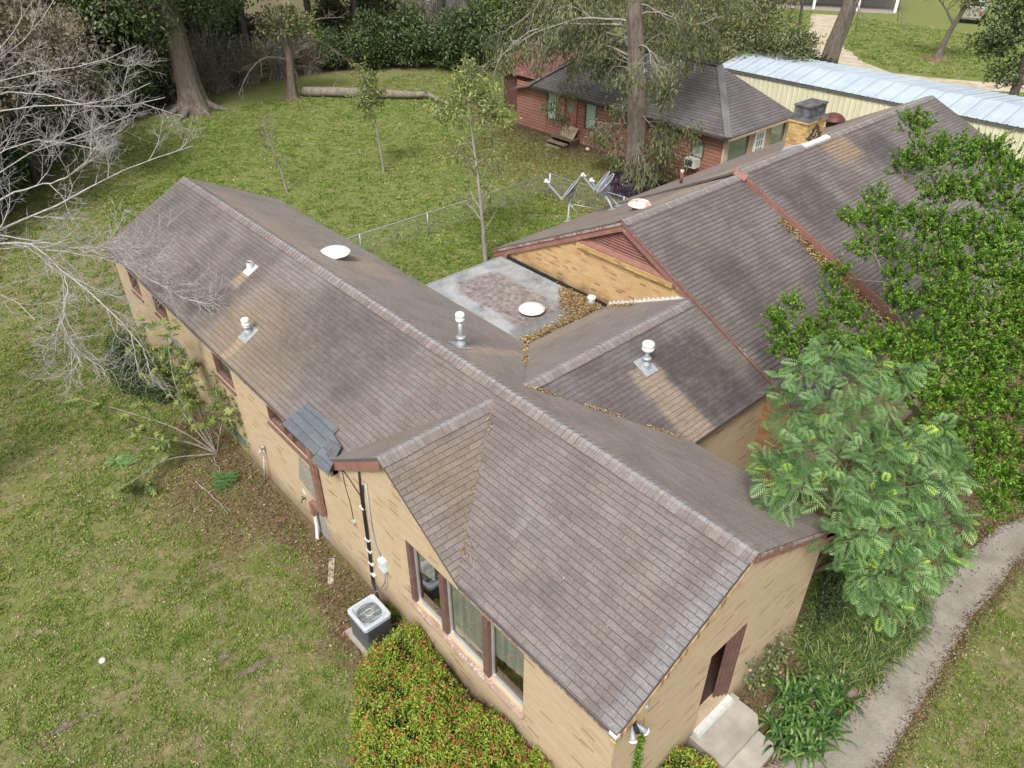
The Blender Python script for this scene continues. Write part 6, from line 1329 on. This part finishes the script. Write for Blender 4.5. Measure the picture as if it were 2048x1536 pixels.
_tab = np.random.default_rng(3).random((256, 256))
def vnoise(x, y):
    xi, yi = np.floor(x).astype(int), np.floor(y).astype(int); fx_, fy_ = x-xi, y-yi; fx_ = fx_*fx_*(3-2*fx_); fy_ = fy_*fy_*(3-2*fy_)
    g_ = lambda a, b: _tab[(xi+a) & 255, (yi+b) & 255]
    return (g_(0,0)*(1-fx_)+g_(1,0)*fx_)*(1-fy_)+(g_(0,1)*(1-fx_)+g_(1,1)*fx_)*fy_
def noise2(x, y):
    return (vnoise(x, y)*.5+vnoise(x*2.1+7, y*2.1)*.28+vnoise(x*4.3, y*4.3+9)*.22)*2.6-1.3
HOUSE = [(-21.3,-2.9),(0,-2.9),(0,3.1),(-2.2,3.1),(-2.2,23.6),(-13.1,23.6),(-13.1,6.0),(-21.3,3.1)]
WALK = [(p[0], p[1]) for p in L_]+[(p[0], p[1]) for p in reversed(R_)]
# ---- flowering hedge under the picture window
def inpoly(x, y, poly):
    c = np.zeros(len(x), bool); j = len(poly)-1
    for i in range(len(poly)):
        xi, yi = poly[i][:2]; xj, yj = poly[j][:2]
        c ^= ((yi > y) != (yj > y)) & (x < (xj-xi)*(y-yi)/(yj-yi+1e-12)+xi); j = i
    return c
def sample_poly(poly, n):
    A = np.array([p[:2] for p in poly]); lo, hi = A.min(0), A.max(0); q = rng.random((int(n*4)+50, 2))*(hi-lo)+lo; q = q[inpoly(q[:, 0], q[:, 1], poly)]; return q[:n]
def edge_dist(q, poly):
    d = np.full(len(q), 9.)
    for a, b in zip(poly, poly[1:]+poly[:1]):
        a, b = np.array(a[:2]), np.array(b[:2]); ab = b-a; t_ = np.clip(((q-a)@ab)/(ab@ab+1e-9), 0, 1); d = np.minimum(d, np.linalg.norm(q-(a+t_[:, None]*ab), axis=1))
    return d
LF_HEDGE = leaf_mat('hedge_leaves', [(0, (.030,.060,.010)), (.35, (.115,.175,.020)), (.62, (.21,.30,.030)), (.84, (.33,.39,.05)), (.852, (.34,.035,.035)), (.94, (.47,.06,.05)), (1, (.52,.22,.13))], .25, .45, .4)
def hedge(name, label, poly, H, n, base):
    o = tree(name, label, 'shrub', base); q = sample_poly(poly, n); n = len(q); ed = edge_dist(q, poly)
    lump = .34*noise2(q[:, 0]*1.6, q[:, 1]*1.6)+.16*noise2(q[:, 0]*5, q[:, 1]*5)+.22*np.clip(rng.normal(size=n)-1.2, 0, 1.2)
    top = H*np.clip((ed+.10*noise2(q[:, 0]*4, q[:, 1]*4))/.34, 0.03, 1)**.6*(1+lump); z = top*(1-np.abs(rng.normal(size=n))*.26); z = np.clip(z, .03, None)
    tipf = z > top*.93
    hol = noise2(q[:, 0]*3.3+40, q[:, 1]*3.3) < -.33; z = np.where(hol & (rng.random(n) < .85), z*.55, z)
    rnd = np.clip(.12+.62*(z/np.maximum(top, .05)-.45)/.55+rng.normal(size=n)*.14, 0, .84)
    red = tipf & (np.sin(q[:, 0]*15+np.sin(q[:, 1]*11)*2)*np.cos(q[:, 1]*14+q[:, 0]*4)*.9+rng.random(n)*1.7 > 1.48); rnd[red] = .86+.14*rng.random(red.sum()); z[red] += .04*rng.random(red.sum())
    P = np.stack([q[:, 0], q[:, 1], z], 1)+rng.normal(size=(n, 3))*.012
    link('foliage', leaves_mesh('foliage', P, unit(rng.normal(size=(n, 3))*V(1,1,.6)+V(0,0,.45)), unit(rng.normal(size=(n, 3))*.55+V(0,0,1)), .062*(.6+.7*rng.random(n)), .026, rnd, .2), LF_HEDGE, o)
    st_ = []
    for x, y in sample_poly(poly, int(n/240)): st_.append(poly_branch([V(x, y, 0), V(x+rng.normal()*.08, y+rng.normal()*.08, H*.5), V(x+rng.normal()*.15, y+rng.normal()*.15, H*.95)], .008, .003, 5))
    link('stems', tubes_mesh('stems', st_, 4), BK_BRN, o); return o
HP = [tuple(G(u, v, .55)[:2]) for u, v in [(770,1262),(735,1290),(705,1330),(700,1420),(700,1500),(690,1640),(1150,1650),(1150,1545),(1085,1490),(1015,1425),(940,1375),(890,1310),(850,1245),(800,1232)]]
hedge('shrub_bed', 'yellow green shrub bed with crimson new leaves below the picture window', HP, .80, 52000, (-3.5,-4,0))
HP2 = [tuple(G(u, v, .5)[:2]) for u, v in [(1300,1500),(1330,1482),(1365,1470),(1400,1490),(1440,1515),(1470,1560),(1460,1640),(1290,1640)]]
hedge('shrub', 'small green shrub with red tips between the near wall and the concrete steps', HP2, .62, 6500, (.3,-1.4,0))
HP3 = [tuple(G(u, v, .2)[:2]) for u, v in [(765,1200),(790,1190),(820,1235),(815,1262),(780,1235)]]
hedge('shrub', 'little sprig of green leaves between the condenser and the wall', HP3, .42, 900, (-5.2,-3,0))

# ---- strap leaved plants by the door
LF_LILY = leaf_mat('strap_leaves', [(0, (.025,.065,.014)), (.6, (.070,.150,.030)), (1, (.15,.25,.06))], .2, .42, .4)
LF_LIR = leaf_mat('grassy_leaves', [(0, (.040,.075,.018)), (.5, (.10,.165,.04)), (.85, (.19,.26,.07)), (1, (.32,.30,.13))], .25, .45)
def strap_plant(name, label, grp, c, n, L, W, droop, mat, spread=.12):
    o = tree(name, label, 'plant', c, grp); a = rng.random(n)*6.283; el = np.radians(35+45*rng.random(n)); D = np.stack([np.cos(a)*np.cos(el), np.sin(a)*np.cos(el), np.sin(el)], 1)
    P = V(*c)+rng.normal(size=(n, 3))*V(spread, spread, .01); ll = L*(.65+.5*rng.random(n))
    link('leaves', blades_mesh('leaves', P, D, ll, W, droop*(.8+.4*rng.random(n)), rng.random(n), 6), mat, o, True); return o
for i, (u, v) in enumerate([(1575,1400),(1625,1380),(1670,1400),(1600,1450),(1650,1455),(1560,1470),(1610,1500)]):
    strap_plant('lily_plant', 'clump of glossy dark green strap leaves between the steps and the walkway', 'strap leaved lilies beside the steps', G(u, v, .02), 60, .78, .052, .70, LF_LILY)
LP2 = [tuple(G(u, v)[:2]) for u, v in [(1600,1310),(1640,1180),(1700,1120),(1800,1140),(1840,1200),(1822,1290),(1760,1330),(1740,1370),(1660,1380)]]
q = sample_poly(LP2, 6000); n = len(q); a = rng.random(n)*6.283; el = np.radians(25+50*rng.random(n)); D = np.stack([np.cos(a)*np.cos(el), np.sin(a)*np.cos(el), np.sin(el)], 1)
tag(link('monkey_grass', blades_mesh('monkey_grass', np.c_[q, np.full(n, .02)], D, .62*(.6+.7*rng.random(n)), .020, .7*(.8+.4*rng.random(n)), rng.random(n), 5), LF_LIR, None, True), 'arching green grassy clumps between the near gable wall and the walkway', 'ground cover', kind='stuff')
q = sample_poly([tuple(G(u, v)[:2]) for u, v in [(1620,1290),(1650,1120),(1680,1090),(1740,1120),(1720,1190),(1660,1260)]], 5000); n = len(q)
tag(link('weeds', leaves_mesh('weeds', np.c_[q, .05+.55*rng.random(n)**1.4], unit(rng.normal(size=(n,3))+V(0,0,.4)), unit(rng.normal(size=(n,3))*.5+V(0,0,1)), .08, .035), LF_DARK), 'dark leafy weeds in the shade under the mimosa', 'ground cover', kind='stuff')
vp = tree('climbing_plant', 'leafy vine with round leaves climbing the gable wall right of the door', 'plant', (-.02,1.5,0)); st_ = []
for k in range(7):
    y0 = 1.2+.18*k; st_.append(poly_branch([V(.12, y0, 0), V(.06, y0+.05*rng.normal(), .45), V(.03, y0+.12*rng.normal(), .95+.35*rng.random())], .007, .003, 8))
link('stems', tubes_mesh('stems', st_, 4), BK_BRN, vp); P, D, N_ = leaf_on([s_[0] for s_ in st_], 60, .07, 1, 1, .2)
P[:, 0] = np.maximum(P[:, 0], -.07)
link('foliage', leaves_mesh('foliage', P, D, unit(N_+V(1.2,0,0)), .08, .065, None, .1), LF_PECAN, vp)
iv = tree('climbing_vine', 'narrow strip of green ivy up the near corner wall below the floodlight', 'vine', (-.08,-2.15,0)); n = 900
P = np.stack([-.09+.05*rng.random(n), -2.12+rng.normal(size=n)*.045, 2.35*rng.random(n)], 1)
link('foliage', leaves_mesh('foliage', P, unit(rng.normal(size=(n,3))+V(0,0,-.5)), unit(rng.normal(size=(n,3))*.4+V(1,0,.3)), .045, .035), LF_HOLLY, iv); link('stems', tubes_mesh('stems', [poly_branch([V(-.085,-2.1,0), V(-.085,-2.14,1.2), V(-.085,-2.10,2.75)], .006, .003, 8)], 4), BK_BRN, iv)
# rocks edging the bed
for i, (u, v, s_, lb) in enumerate([(1700,1385,.13,'brown stone edging the bed by the walkway, farther of two'),(1635,1475,.12,'brown stone edging the bed near the steps, nearer of two')]):
    g_ = G(u, v); o = MB()._lathe((g_[0],g_[1],-.03), [(s_*.9,0),(s_*1.2,.06),(s_,.13),(s_*.5,.17),(0,.18)], 9, Vector((0,0,1)), 0).build('rock', plain('brown_rock', (.17,.12,.09), .95, vary=.25, scale=8), None, True); tag(o, lb, 'rock')

# ---- sapling and bush on the left wall
LF_LOB = leaf_mat('pale_lobed_leaves', [(0, (.08,.13,.03)), (.6, (.19,.25,.07)), (1, (.33,.36,.10))], .35)
wl = tree('wall_sapling', 'spindly multi stemmed sapling with pale lobed leaves against the left wall', 'tree', (-13.3,-3.3,0)); b0 = V(*G(432,905)); 
out, tips = [], []
WPL = [[(432,905,0),(380,850,.8),(330,770,1.8),(290,690,2.6),(255,640,3.0)], [(432,905,0),(400,830,1.2),(375,760,2.2),(345,700,3.0)], [(430,905,0),(350,850,1.2),(300,840,1.4),(230,815,1.6),(150,795,1.7)], [(430,905,0),(370,880,.5),(300,880,.8),(240,855,1.1)], [(435,905,0),(440,860,1.2),(455,800,1.6)], [(432,905,0),(360,800,1.8),(345,760,2.6),(330,640,3.6)], [(430,908,0),(330,915,.5),(270,960,.5),(235,985,.4)], [(432,905,0),(395,780,1.6),(350,690,2.8)]]
for c_ in WPL:
    b, rb = poly_branch([G(u, v, z) for u, v, z in c_], .026, .008, 10); b[:, 1] = np.minimum(b[:, 1], -2.86)
    grow(b, rb, [dict(n=5, ang=45, len=.75, K=5, wig=.15, up=.2, r=.5, rmin=.005)], 0, out, tips, .35)
for b, r in out: b[:, 1] = np.minimum(b[:, 1], -2.84)
link('stems', tubes_mesh('stems', out, 5), BK_PALE, wl)
P, D, N_ = leaf_on([x for x in tips if rng.random() < .95], 13, .09, 1, 1, .25, .3); P[:, 1] = np.minimum(P[:, 1], -2.88)
n = len(P); PP = np.repeat(P, 5, 0); DD = np.repeat(D, 5, 0); NN = np.repeat(unit(N_+V(0,0,.8)), 5, 0); S_ = unit(np.cross(DD, NN)); an = np.tile(np.radians([-75,-38,0,38,75]), n)[:, None]
link('foliage', leaves_mesh('foliage', PP, DD*np.cos(an)+S_*np.sin(an), NN, np.tile([.09,.13,.15,.13,.09], n)*1.35, .055, np.repeat(rng.random(n), 5), .05), LF_LOB, wl)
b0 = G(285,775); db = tree('dark_bush', 'dense dark green bush against the far part of the left wall', 'bush', tuple(b0))
P, D, N_ = shell_leaves([(V(b0[0],b0[1]-.1,.9), V(.85,.6,.95)), (V(b0[0]+.5,b0[1]+.15,.5), V(.6,.4,.5)), (V(b0[0]-.4,b0[1]-.1,1.0), V(.5,.45,.6)), (V(b0[0]+1.0,b0[1]+.2,.4), V(.5,.35,.4))], 9000, .35)
P[:, 1] = np.minimum(P[:, 1], -2.8)
link('foliage', leaves_mesh('foliage', P, D, N_, .12*(.6+.7*rng.random(len(P))), .035), LF_DARK, db)
link('stems', tubes_mesh('stems', [poly_branch([V(b0[0]+rng.normal()*.2, b0[1], 0), V(b0[0]+rng.normal()*.4, b0[1]-.05, .6), V(b0[0]+rng.normal()*.6, b0[1]-.1+rng.normal()*.2, 1.5)], .012, .004, 6) for _ in range(14)], 4), BK_BRN, db)
vn = tree('climbing_vine', 'thin green vine on the left wall between the sapling and the high window', 'vine', (-13.2,-2.8,0)); ss = [poly_branch([V(-13.9,-2.80,.0), V(-13.8,-2.785,1.4), V(-13.95,-2.785,2.3)], .006, .003, 9), poly_branch([V(-12.7,-2.80,0), V(-12.75,-2.785,1.1), V(-12.95,-2.785,2.2)], .005, .003, 9), poly_branch([V(-13.5,-2.80,0), V(-13.4,-2.785,.8), V(-13.5,-2.785,1.5)], .006, .003, 9)]
link('stems', tubes_mesh('stems', ss, 4), BK_BRN, vn); P, D, N_ = leaf_on([s_[0] for s_ in ss], 70, .06, 1, 1, .4); P[:, 1] = np.minimum(P[:, 1], -2.79)
link('foliage', leaves_mesh('foliage', P, D, unit(N_+V(0,-1,0)), .085, .05), LF_HOLLY, vn)
for i, (u, v, r, lb) in enumerate([(255,925,.28,'bright green fern like weed on the lawn left of the wall sapling'), (450,965,.30,'grey green feathery weed in the dead leaves near the left wall')]):
    g_ = G(u, v); n = 26; a = rng.random(n)*6.283
    o = tree('weed_plant', lb, 'plant', tuple(g_)); fr_ = fronds(np.tile(g_+V(0,0,.10), (n,1))+rng.normal(size=(n,3))*.12*V(1,1,.3), np.stack([np.cos(a), np.sin(a), .25*np.ones(n)], 1), np.tile(V(0,0,1), (n,1)), np.full(n, .30), .3+.5*rng.random(n) if i == 0 else .3*rng.random(n), 8)
    link('foliage', fr_, LF_MIM, o)

# ================================================================== GRASS, DEAD LEAVES, STICKS
LF_GRASS = leaf_mat('grass_blades', [(0, (.085,.135,.018)), (.35, (.140,.210,.030)), (.65, (.205,.275,.055)), (.82, (.29,.30,.11)), (1, (.40,.35,.20))], .2, .6, .2)
def lit_amount(x, y):
    tot = np.zeros(len(x)); X = x+noise2(x*1.5, y*1.5)*.7; Y = y+noise2(y*1.7, x*1.6)*.6
    for (x0, x1, y0, y1, sf, am) in LITTER:
        m_ = np.clip(np.minimum(np.minimum(X-x0, x1-X), np.minimum(Y-y0, y1-Y))/sf+.8, 0, 1)*am; tot = np.maximum(tot, m_)
    return tot
def grass(areas, Lb, Wb):
    Q = []
    for (x0, x1, y0, y1, dens) in areas: n = int((x1-x0)*(y1-y0)*dens); Q.append(np.c_[x0+rng.random(n)*(x1-x0), y0+rng.random(n)*(y1-y0)])
    q = np.concatenate(Q); q = q[~inpoly(q[:, 0], q[:, 1], HOUSE) & ~inpoly(q[:, 0], q[:, 1], WALK)]
    g0 = noise2(q[:, 0]*1.3, q[:, 1]*1.3); g1 = noise2(q[:, 0]*4.5+20, q[:, 1]*4.5)
    keep = rng.random(len(q)) > lit_amount(q[:, 0], q[:, 1])*.88; keep &= rng.random(len(q)) < np.clip(.60+.55*g1+.35*g0, .10, 1); q = q[keep]
    n = len(q); D = unit(rng.normal(size=(n, 3))*V(1,1,.3)+V(0,0,.8)); S = unit(np.cross(D, rng.normal(size=(n, 3)))); L = (Lb*(.5+.9*rng.random(n)))[:, None]; P = np.c_[q, np.zeros(n)]; far_ = ((q[:, 0] < -13) & (q[:, 1] > 3))
    Vv = np.stack([P-S*Wb*.5, P+S*Wb*.5, P+D*L], 1).reshape(-1, 3); r = np.clip(.46+.20*noise2(q[:, 0]*.35, q[:, 1]*.35)-.30*noise2(q[:, 0]*1.3, q[:, 1]*1.3)+.22*rng.normal(size=n)-.10*far_, 0, 1)
    return npmesh('grass', Vv, np.arange(3*n).reshape(-1, 3), r)
def tufts(areas):
    PP, DD, RR, LL = [], [], [], []
    for (x0, x1, y0, y1, dens, k, sz, up_) in areas:
        n = int((x1-x0)*(y1-y0)*dens); q = np.c_[x0+rng.random(n)*(x1-x0), y0+rng.random(n)*(y1-y0)]; q = q[~inpoly(q[:, 0], q[:, 1], HOUSE) & ~inpoly(q[:, 0], q[:, 1], WALK)]
        if y0 > 35:
            T_ = np.array([G(u, v)[:2] for u, v in [(1480,75),(1600,72),(1640,90),(1690,125),(1760,150),(1860,163),(1960,172),(2100,178)]]+[G(u, v)[:2] for u, v in [(1640,88),(1655,60),(1660,30)]]); q = q[np.min([np.abs(np.linalg.norm(q-(T_[i]+(T_[i+1]-T_[i])*s_), axis=1)) for i in (0,1,2,3,4,5,6,8,9) for s_ in (0,.25,.5,.75,1)], axis=0) > 1.7]
        g0 = noise2(q[:, 0]*1.1, q[:, 1]*1.1); g1 = noise2(q[:, 0]*3.7+20, q[:, 1]*3.7)
        kp = (rng.random(len(q)) > lit_amount(q[:, 0], q[:, 1])*.9) & (rng.random(len(q)) < np.clip(.62+.75*g1+.4*g0, .06, 1)); q, g0 = q[kp], g0[kp]; n = len(q)
        base = np.clip(.48-.15*g0+.12*rng.normal(size=n)-(.03 if up_ else 0), 0.05, .8); straw = rng.random(n) < .11+.14*(g0 < -.3); base[straw] = .82+.18*rng.random(straw.sum())
        r = sz*(.6+.8*rng.random(n)); o_ = rng.normal(size=(n, k, 2))*r[:, None, None]; PP.append(np.concatenate([q[:, None]+o_, .02*rng.random((n, k, 1))], 2).reshape(-1, 3))
        d = np.concatenate([o_/sz*.6+rng.normal(size=(n, k, 2))*.5, .55+.5*rng.random((n, k, 1))], 2).reshape(-1, 3); DD.append(d); RR.append(np.clip(np.repeat(base, k)+rng.normal(size=n*k)*.06, 0, 1)); LL.append(np.repeat(r, k)*1.5*(.6+.8*rng.random(n*k)))
    P, D, r, L = np.concatenate(PP), np.concatenate(DD), np.concatenate(RR), np.concatenate(LL); n = len(P)
    return leaves_mesh('grass', P, D, unit(rng.normal(size=(n, 3))*.7+V(0,0,1)), L, L*.42, r, .15)
tag(link('grass', tufts([(-12,2,-9.5,-2.8,300,8,.028,0),(-23,-12,-10,-2.8,180,8,.034,0),(1,6,-1,14,260,8,.028,0),(-2.5,1.5,3,14,110,8,.03,0),(-36,-23,-9,6,50,7,.05,0),(-21.5,-12.6,2.9,12,110,8,.04,1),(-46,-12.7,8,30,50,7,.055,1),(-46,-21.5,0,8,50,7,.055,1),(-46,-36,-6,0,30,7,.06,1),(-28,2,-20,-9.5,60,7,.04,0),(2,14,-12,-1,60,7,.04,0),(6,16,-1,22,60,7,.04,0),(-2,6,14,26,60,7,.04,0),(-44,-5,40,74,16,6,.085,1),(-21.5,-12.6,12,22,60,7,.05,0)]), LF_GRASS), 'short patchy lawn grass around the brick house', 'grass', kind='stuff')
LF_DEAD = leaf_mat('dead_leaves', [(0, (.055,.028,.017)), (.5, (.12,.068,.040)), (.82, (.22,.14,.085)), (.97, (.34,.24,.15)), (1, (.55,.48,.38))], .1, .7, .2)
LF_TAN = leaf_mat('tan_dead_leaves', [(0, (.12,.07,.03)), (.4, (.25,.16,.07)), (.8, (.42,.30,.13)), (1, (.55,.45,.24))], .1, .7, .2)
def litter(name, label, q, z, L, mat, tiltv=.45, lift=.02):
    n = len(q); P = np.c_[q, z+lift*rng.random(n)]; o = link(name, leaves_mesh(name, P, unit(rng.normal(size=(n,3))*V(1,1,.2)), unit(rng.normal(size=(n,3))*tiltv+V(0,0,1)), L*(.6+.8*rng.random(n)), L*.42, None, .3), mat)
    return tag(o, label, 'dead leaves', kind='stuff')
n = 300000; q = np.c_[-17+rng.random(n)*20, -6+rng.random(n)*33]; q = q[(rng.random(len(q)) < lit_amount(q[:, 0], q[:, 1])**2) & ~inpoly(q[:, 0], q[:, 1], HOUSE)]; inw = inpoly(q[:, 0], q[:, 1], WALK); q = q[~inw | (rng.random(len(q)) < .10)]
litter('fallen_leaves', 'brown dead leaves drifted along the house walls and beside the walkway', q, .012, .062, LF_DEAD, lift=.05)
n = 30000; q = np.c_[-31+rng.random(n)*18, 14+rng.random(n)*9]; q = q[rng.random(len(q)) < lit_amount(q[:, 0], q[:, 1])]
litter('fallen_leaves', 'brown dead leaves scattered on the grass in front of the red house', q, .02, .09, LF_DEAD, lift=.05)
n = 5200; q = np.c_[-34+rng.random(n)*40, -10+rng.random(n)*36]; q = q[~inpoly(q[:, 0], q[:, 1], HOUSE)]
litter('fallen_leaves', 'single pale leaves dotted sparsely over the open lawn', q, .03, .055, LF_TAN, lift=.03)
for s0, sg in ((L_, 1), (R_, -1)): pass
e1 = []
for Lx, sg in ((L_, -1), (R_, 1)):
    A = np.array([p[:2] for p in Lx])
    for a, b in zip(A[:-1], A[1:]):
        k = int(np.linalg.norm(b-a)*420); t_ = rng.random((k, 1)); nn = unit(np.array([(b-a)[1], -(b-a)[0]])); e1.append(a+(b-a)*t_+nn*sg*(rng.normal(size=(k, 1))*.10+.05))
litter('fallen_leaves', 'line of crisp brown leaves caught along both edges of the walkway', np.concatenate(e1), .035, .045, LF_DEAD, lift=.03)
def on_plane(name, label, pts, zf, L=.06, mat=LF_TAN, lift=.03): return litter(name, label, pts, zf(pts), L, mat, .35, lift)
# roof leaves
k = 2600; a_ = np.c_[np.clip(-8.55-np.abs(rng.normal(size=k))*.75, -11, -8.1), 0*np.ones(k)]; a_[:, 1] = 6.05-np.abs(rng.normal(size=k))*.55-(.0+(-8.4-a_[:, 0])*.0); a_ = a_[(a_[:, 1] > 4.4+(-8.4-a_[:, 0])*.9)]
b_ = np.c_[-8.42-np.abs(rng.normal(size=1500))*.14, 3.1+rng.random(1500)*2.9]
pile = np.concatenate([a_, b_]); pile = pile[pile[:, 1] < 6.1]
litter('fallen_leaves', 'heap of tan leaves in the corner of the flat roof', pile, 3.105, .065, LF_TAN, lift=.10)
k = 260; x = -8.2+rng.random(k)*.9; y = 6.02-np.abs(rng.normal(size=k))*.10; litter('fallen_leaves', 'small tan leaf drift under the stepped flashing', np.c_[x, y], zc_l(x)+.01, .06, LF_TAN, lift=.05)
tt_ = rng.random(500); x = XC+WC*tt_+rng.normal(size=500)*.035; y = yCi+(WR-yCi)*tt_+rng.normal(size=500)*.035; kp = (np.sin(tt_*17)+rng.random(500)*1.2 > .55); litter('fallen_leaves', 'thin line of pale leaves in the valley of the link roof', np.c_[x, y][kp], (HR-pAr*np.abs(y)+.02)[kp], .055, LF_TAN, lift=.02)
tt_ = rng.random(130)*.5+.45; x = XC-WC*tt_+rng.normal(size=130)*.03; y = yCi+(WR-yCi)*tt_+rng.normal(size=130)*.03; litter('fallen_leaves', 'few leaves in the back valley by the flat roof corner', np.c_[x, y], HR-pAr*np.abs(y)+.015, .06, LF_TAN, lift=.02)
tt_ = rng.random(2600)*.72+.26; x = XD+(X2r-XD)*tt_; y = YD2-.06-np.abs(rng.normal(size=2600))*.17*(.5+tt_); kp = (np.sin(tt_*30+1)+rng.random(2600)*1.9 > .2); litter('fallen_leaves', 'band of tan leaves caught against the red board on the main roof', np.c_[x, y][kp], (zd(0)*0+HD-PD_*np.abs(x-XD)+.01)[kp], .085, LF_TAN, lift=.05)
tt_ = rng.random(90); x = XB+WB*tt_+rng.normal(size=90)*.05; y = yBi-(WL+yBi)*tt_+rng.normal(size=90)*.05; kp = np.abs(np.sin(tt_*9)) > .6; litter('fallen_leaves', 'scattered leaves and twigs in the valley of the small gable', np.c_[x, y][kp], (HR-pAl*np.abs(y)+.03)[kp], .06, LF_TAN, lift=.03)
k = 120; x = -20+rng.random(k)*19; y = -2.7+rng.random(k)*2.6; kp = np.abs(x-XB) > 2.1; litter('fallen_leaves', 'tiny pale flecks of leaf on the long left roof slope', np.c_[x, y][kp], (HR-pAl*np.abs(y)+.008)[kp], .04, LF_TAN, lift=.006)
k = 60; x = -7.6+rng.random(k)*5; y = 6.5+rng.random(k)*15; litter('fallen_leaves', 'tiny pale flecks of leaf on the main roof', np.c_[x, y], np.where(y < YD2, HD-PD_*np.abs(x-XD), HD2-PD2*np.abs(x-XD))+.01, .045, LF_TAN, lift=.006)
def stick(name, label, pts, r0, r1, mat=BK_PALE):
    b, rb = poly_branch(pts, r0, r1, 10); b[1:-1] += rng.normal(size=b[1:-1].shape)*r0*.8
    o, _ = grow(b, rb, [dict(n=2, ang=35, len=-.25, K=4, wig=.2, r=.6)], 0); return tag(link(name, tubes_mesh(name, o, 5), mat), label, 'stick')
sl = lambda u, v, dz=.03: (lambda P_: P_+V(0,0,dz))(CAM+(lambda d: d*((HR-(CAM[2]-pAl*0)) if False else 1)*0)(FW)) if False else None
def onA(u, v):      # survey a point lying on the left slope of the long wing
    d = FW+RT2*(u-1024)/FPX+UP2*(768-v)/FPX; N_ = V(0,-pAl,1); t_ = (V(0,0,HR)-CAM)@N_/(d@N_); return CAM+d*t_+V(0,0,.02)
stick('twig', 'pale crooked twig lying on the near roof below the valley', [onA(938,1105), onA(946,1125), onA(950,1165)], .012, .006)
stick('twig', 'short white twig on the near roof', [onA(938,1088), onA(946,1096)], .014, .010)
stick('branch', 'long bare stick on the lawn below the wall sapling', [G(392,962,.03), G(440,1005,.05), G(458,1030,.03)], .022, .010)
stick('branch', 'thin stick lying on the dead leaves left of the standpipe', [G(428,915,.04), G(445,955,.05)], .016, .010)
stick('branch', 'fine pale stick in the middle of the left lawn', [G(482,1058,.03), G(535,1095,.03)], .010, .006)
stick('branch', 'crooked fallen branch lying on the main roof beside the red board', [V(-3.2,10.75,3.40), V(-2.9,10.6,3.27), V(-2.6,10.3,3.12)], .03, .012)

for i, (u, v, a_, lb) in enumerate([(133,1452,.5,'dead root showing through the lower left lawn'),(512,1335,.5,'weathered root streak in the lawn left of the shrub bed'),(452,1312,.2,'small knot of dead root in the middle of the left lawn')]):
    g_ = G(u, v); d = unit(np.array([-FW[0]*.6+RT[0], -FW[1]*.6+RT[1], 0])) if i < 2 else np.array([1., .3, 0]); d = unit(RT+.9*FW*V(1,1,0)); ob = []
    for k in range(7): o_ = np.array([-d[1], d[0], 0])*(k-3)*.028; ob.append(poly_branch([g_-d*a_*(.6+.3*rng.random())+o_*.3+V(0,0,.0), g_+o_+V(0,0,.035), g_+d*a_*(.5+.4*rng.random())+o_*.2+V(0,0,.0)], .022, .012, 7))
    tag(link('dead_root', tubes_mesh('dead_root', ob, 5), BK_BRN), lb, 'root')
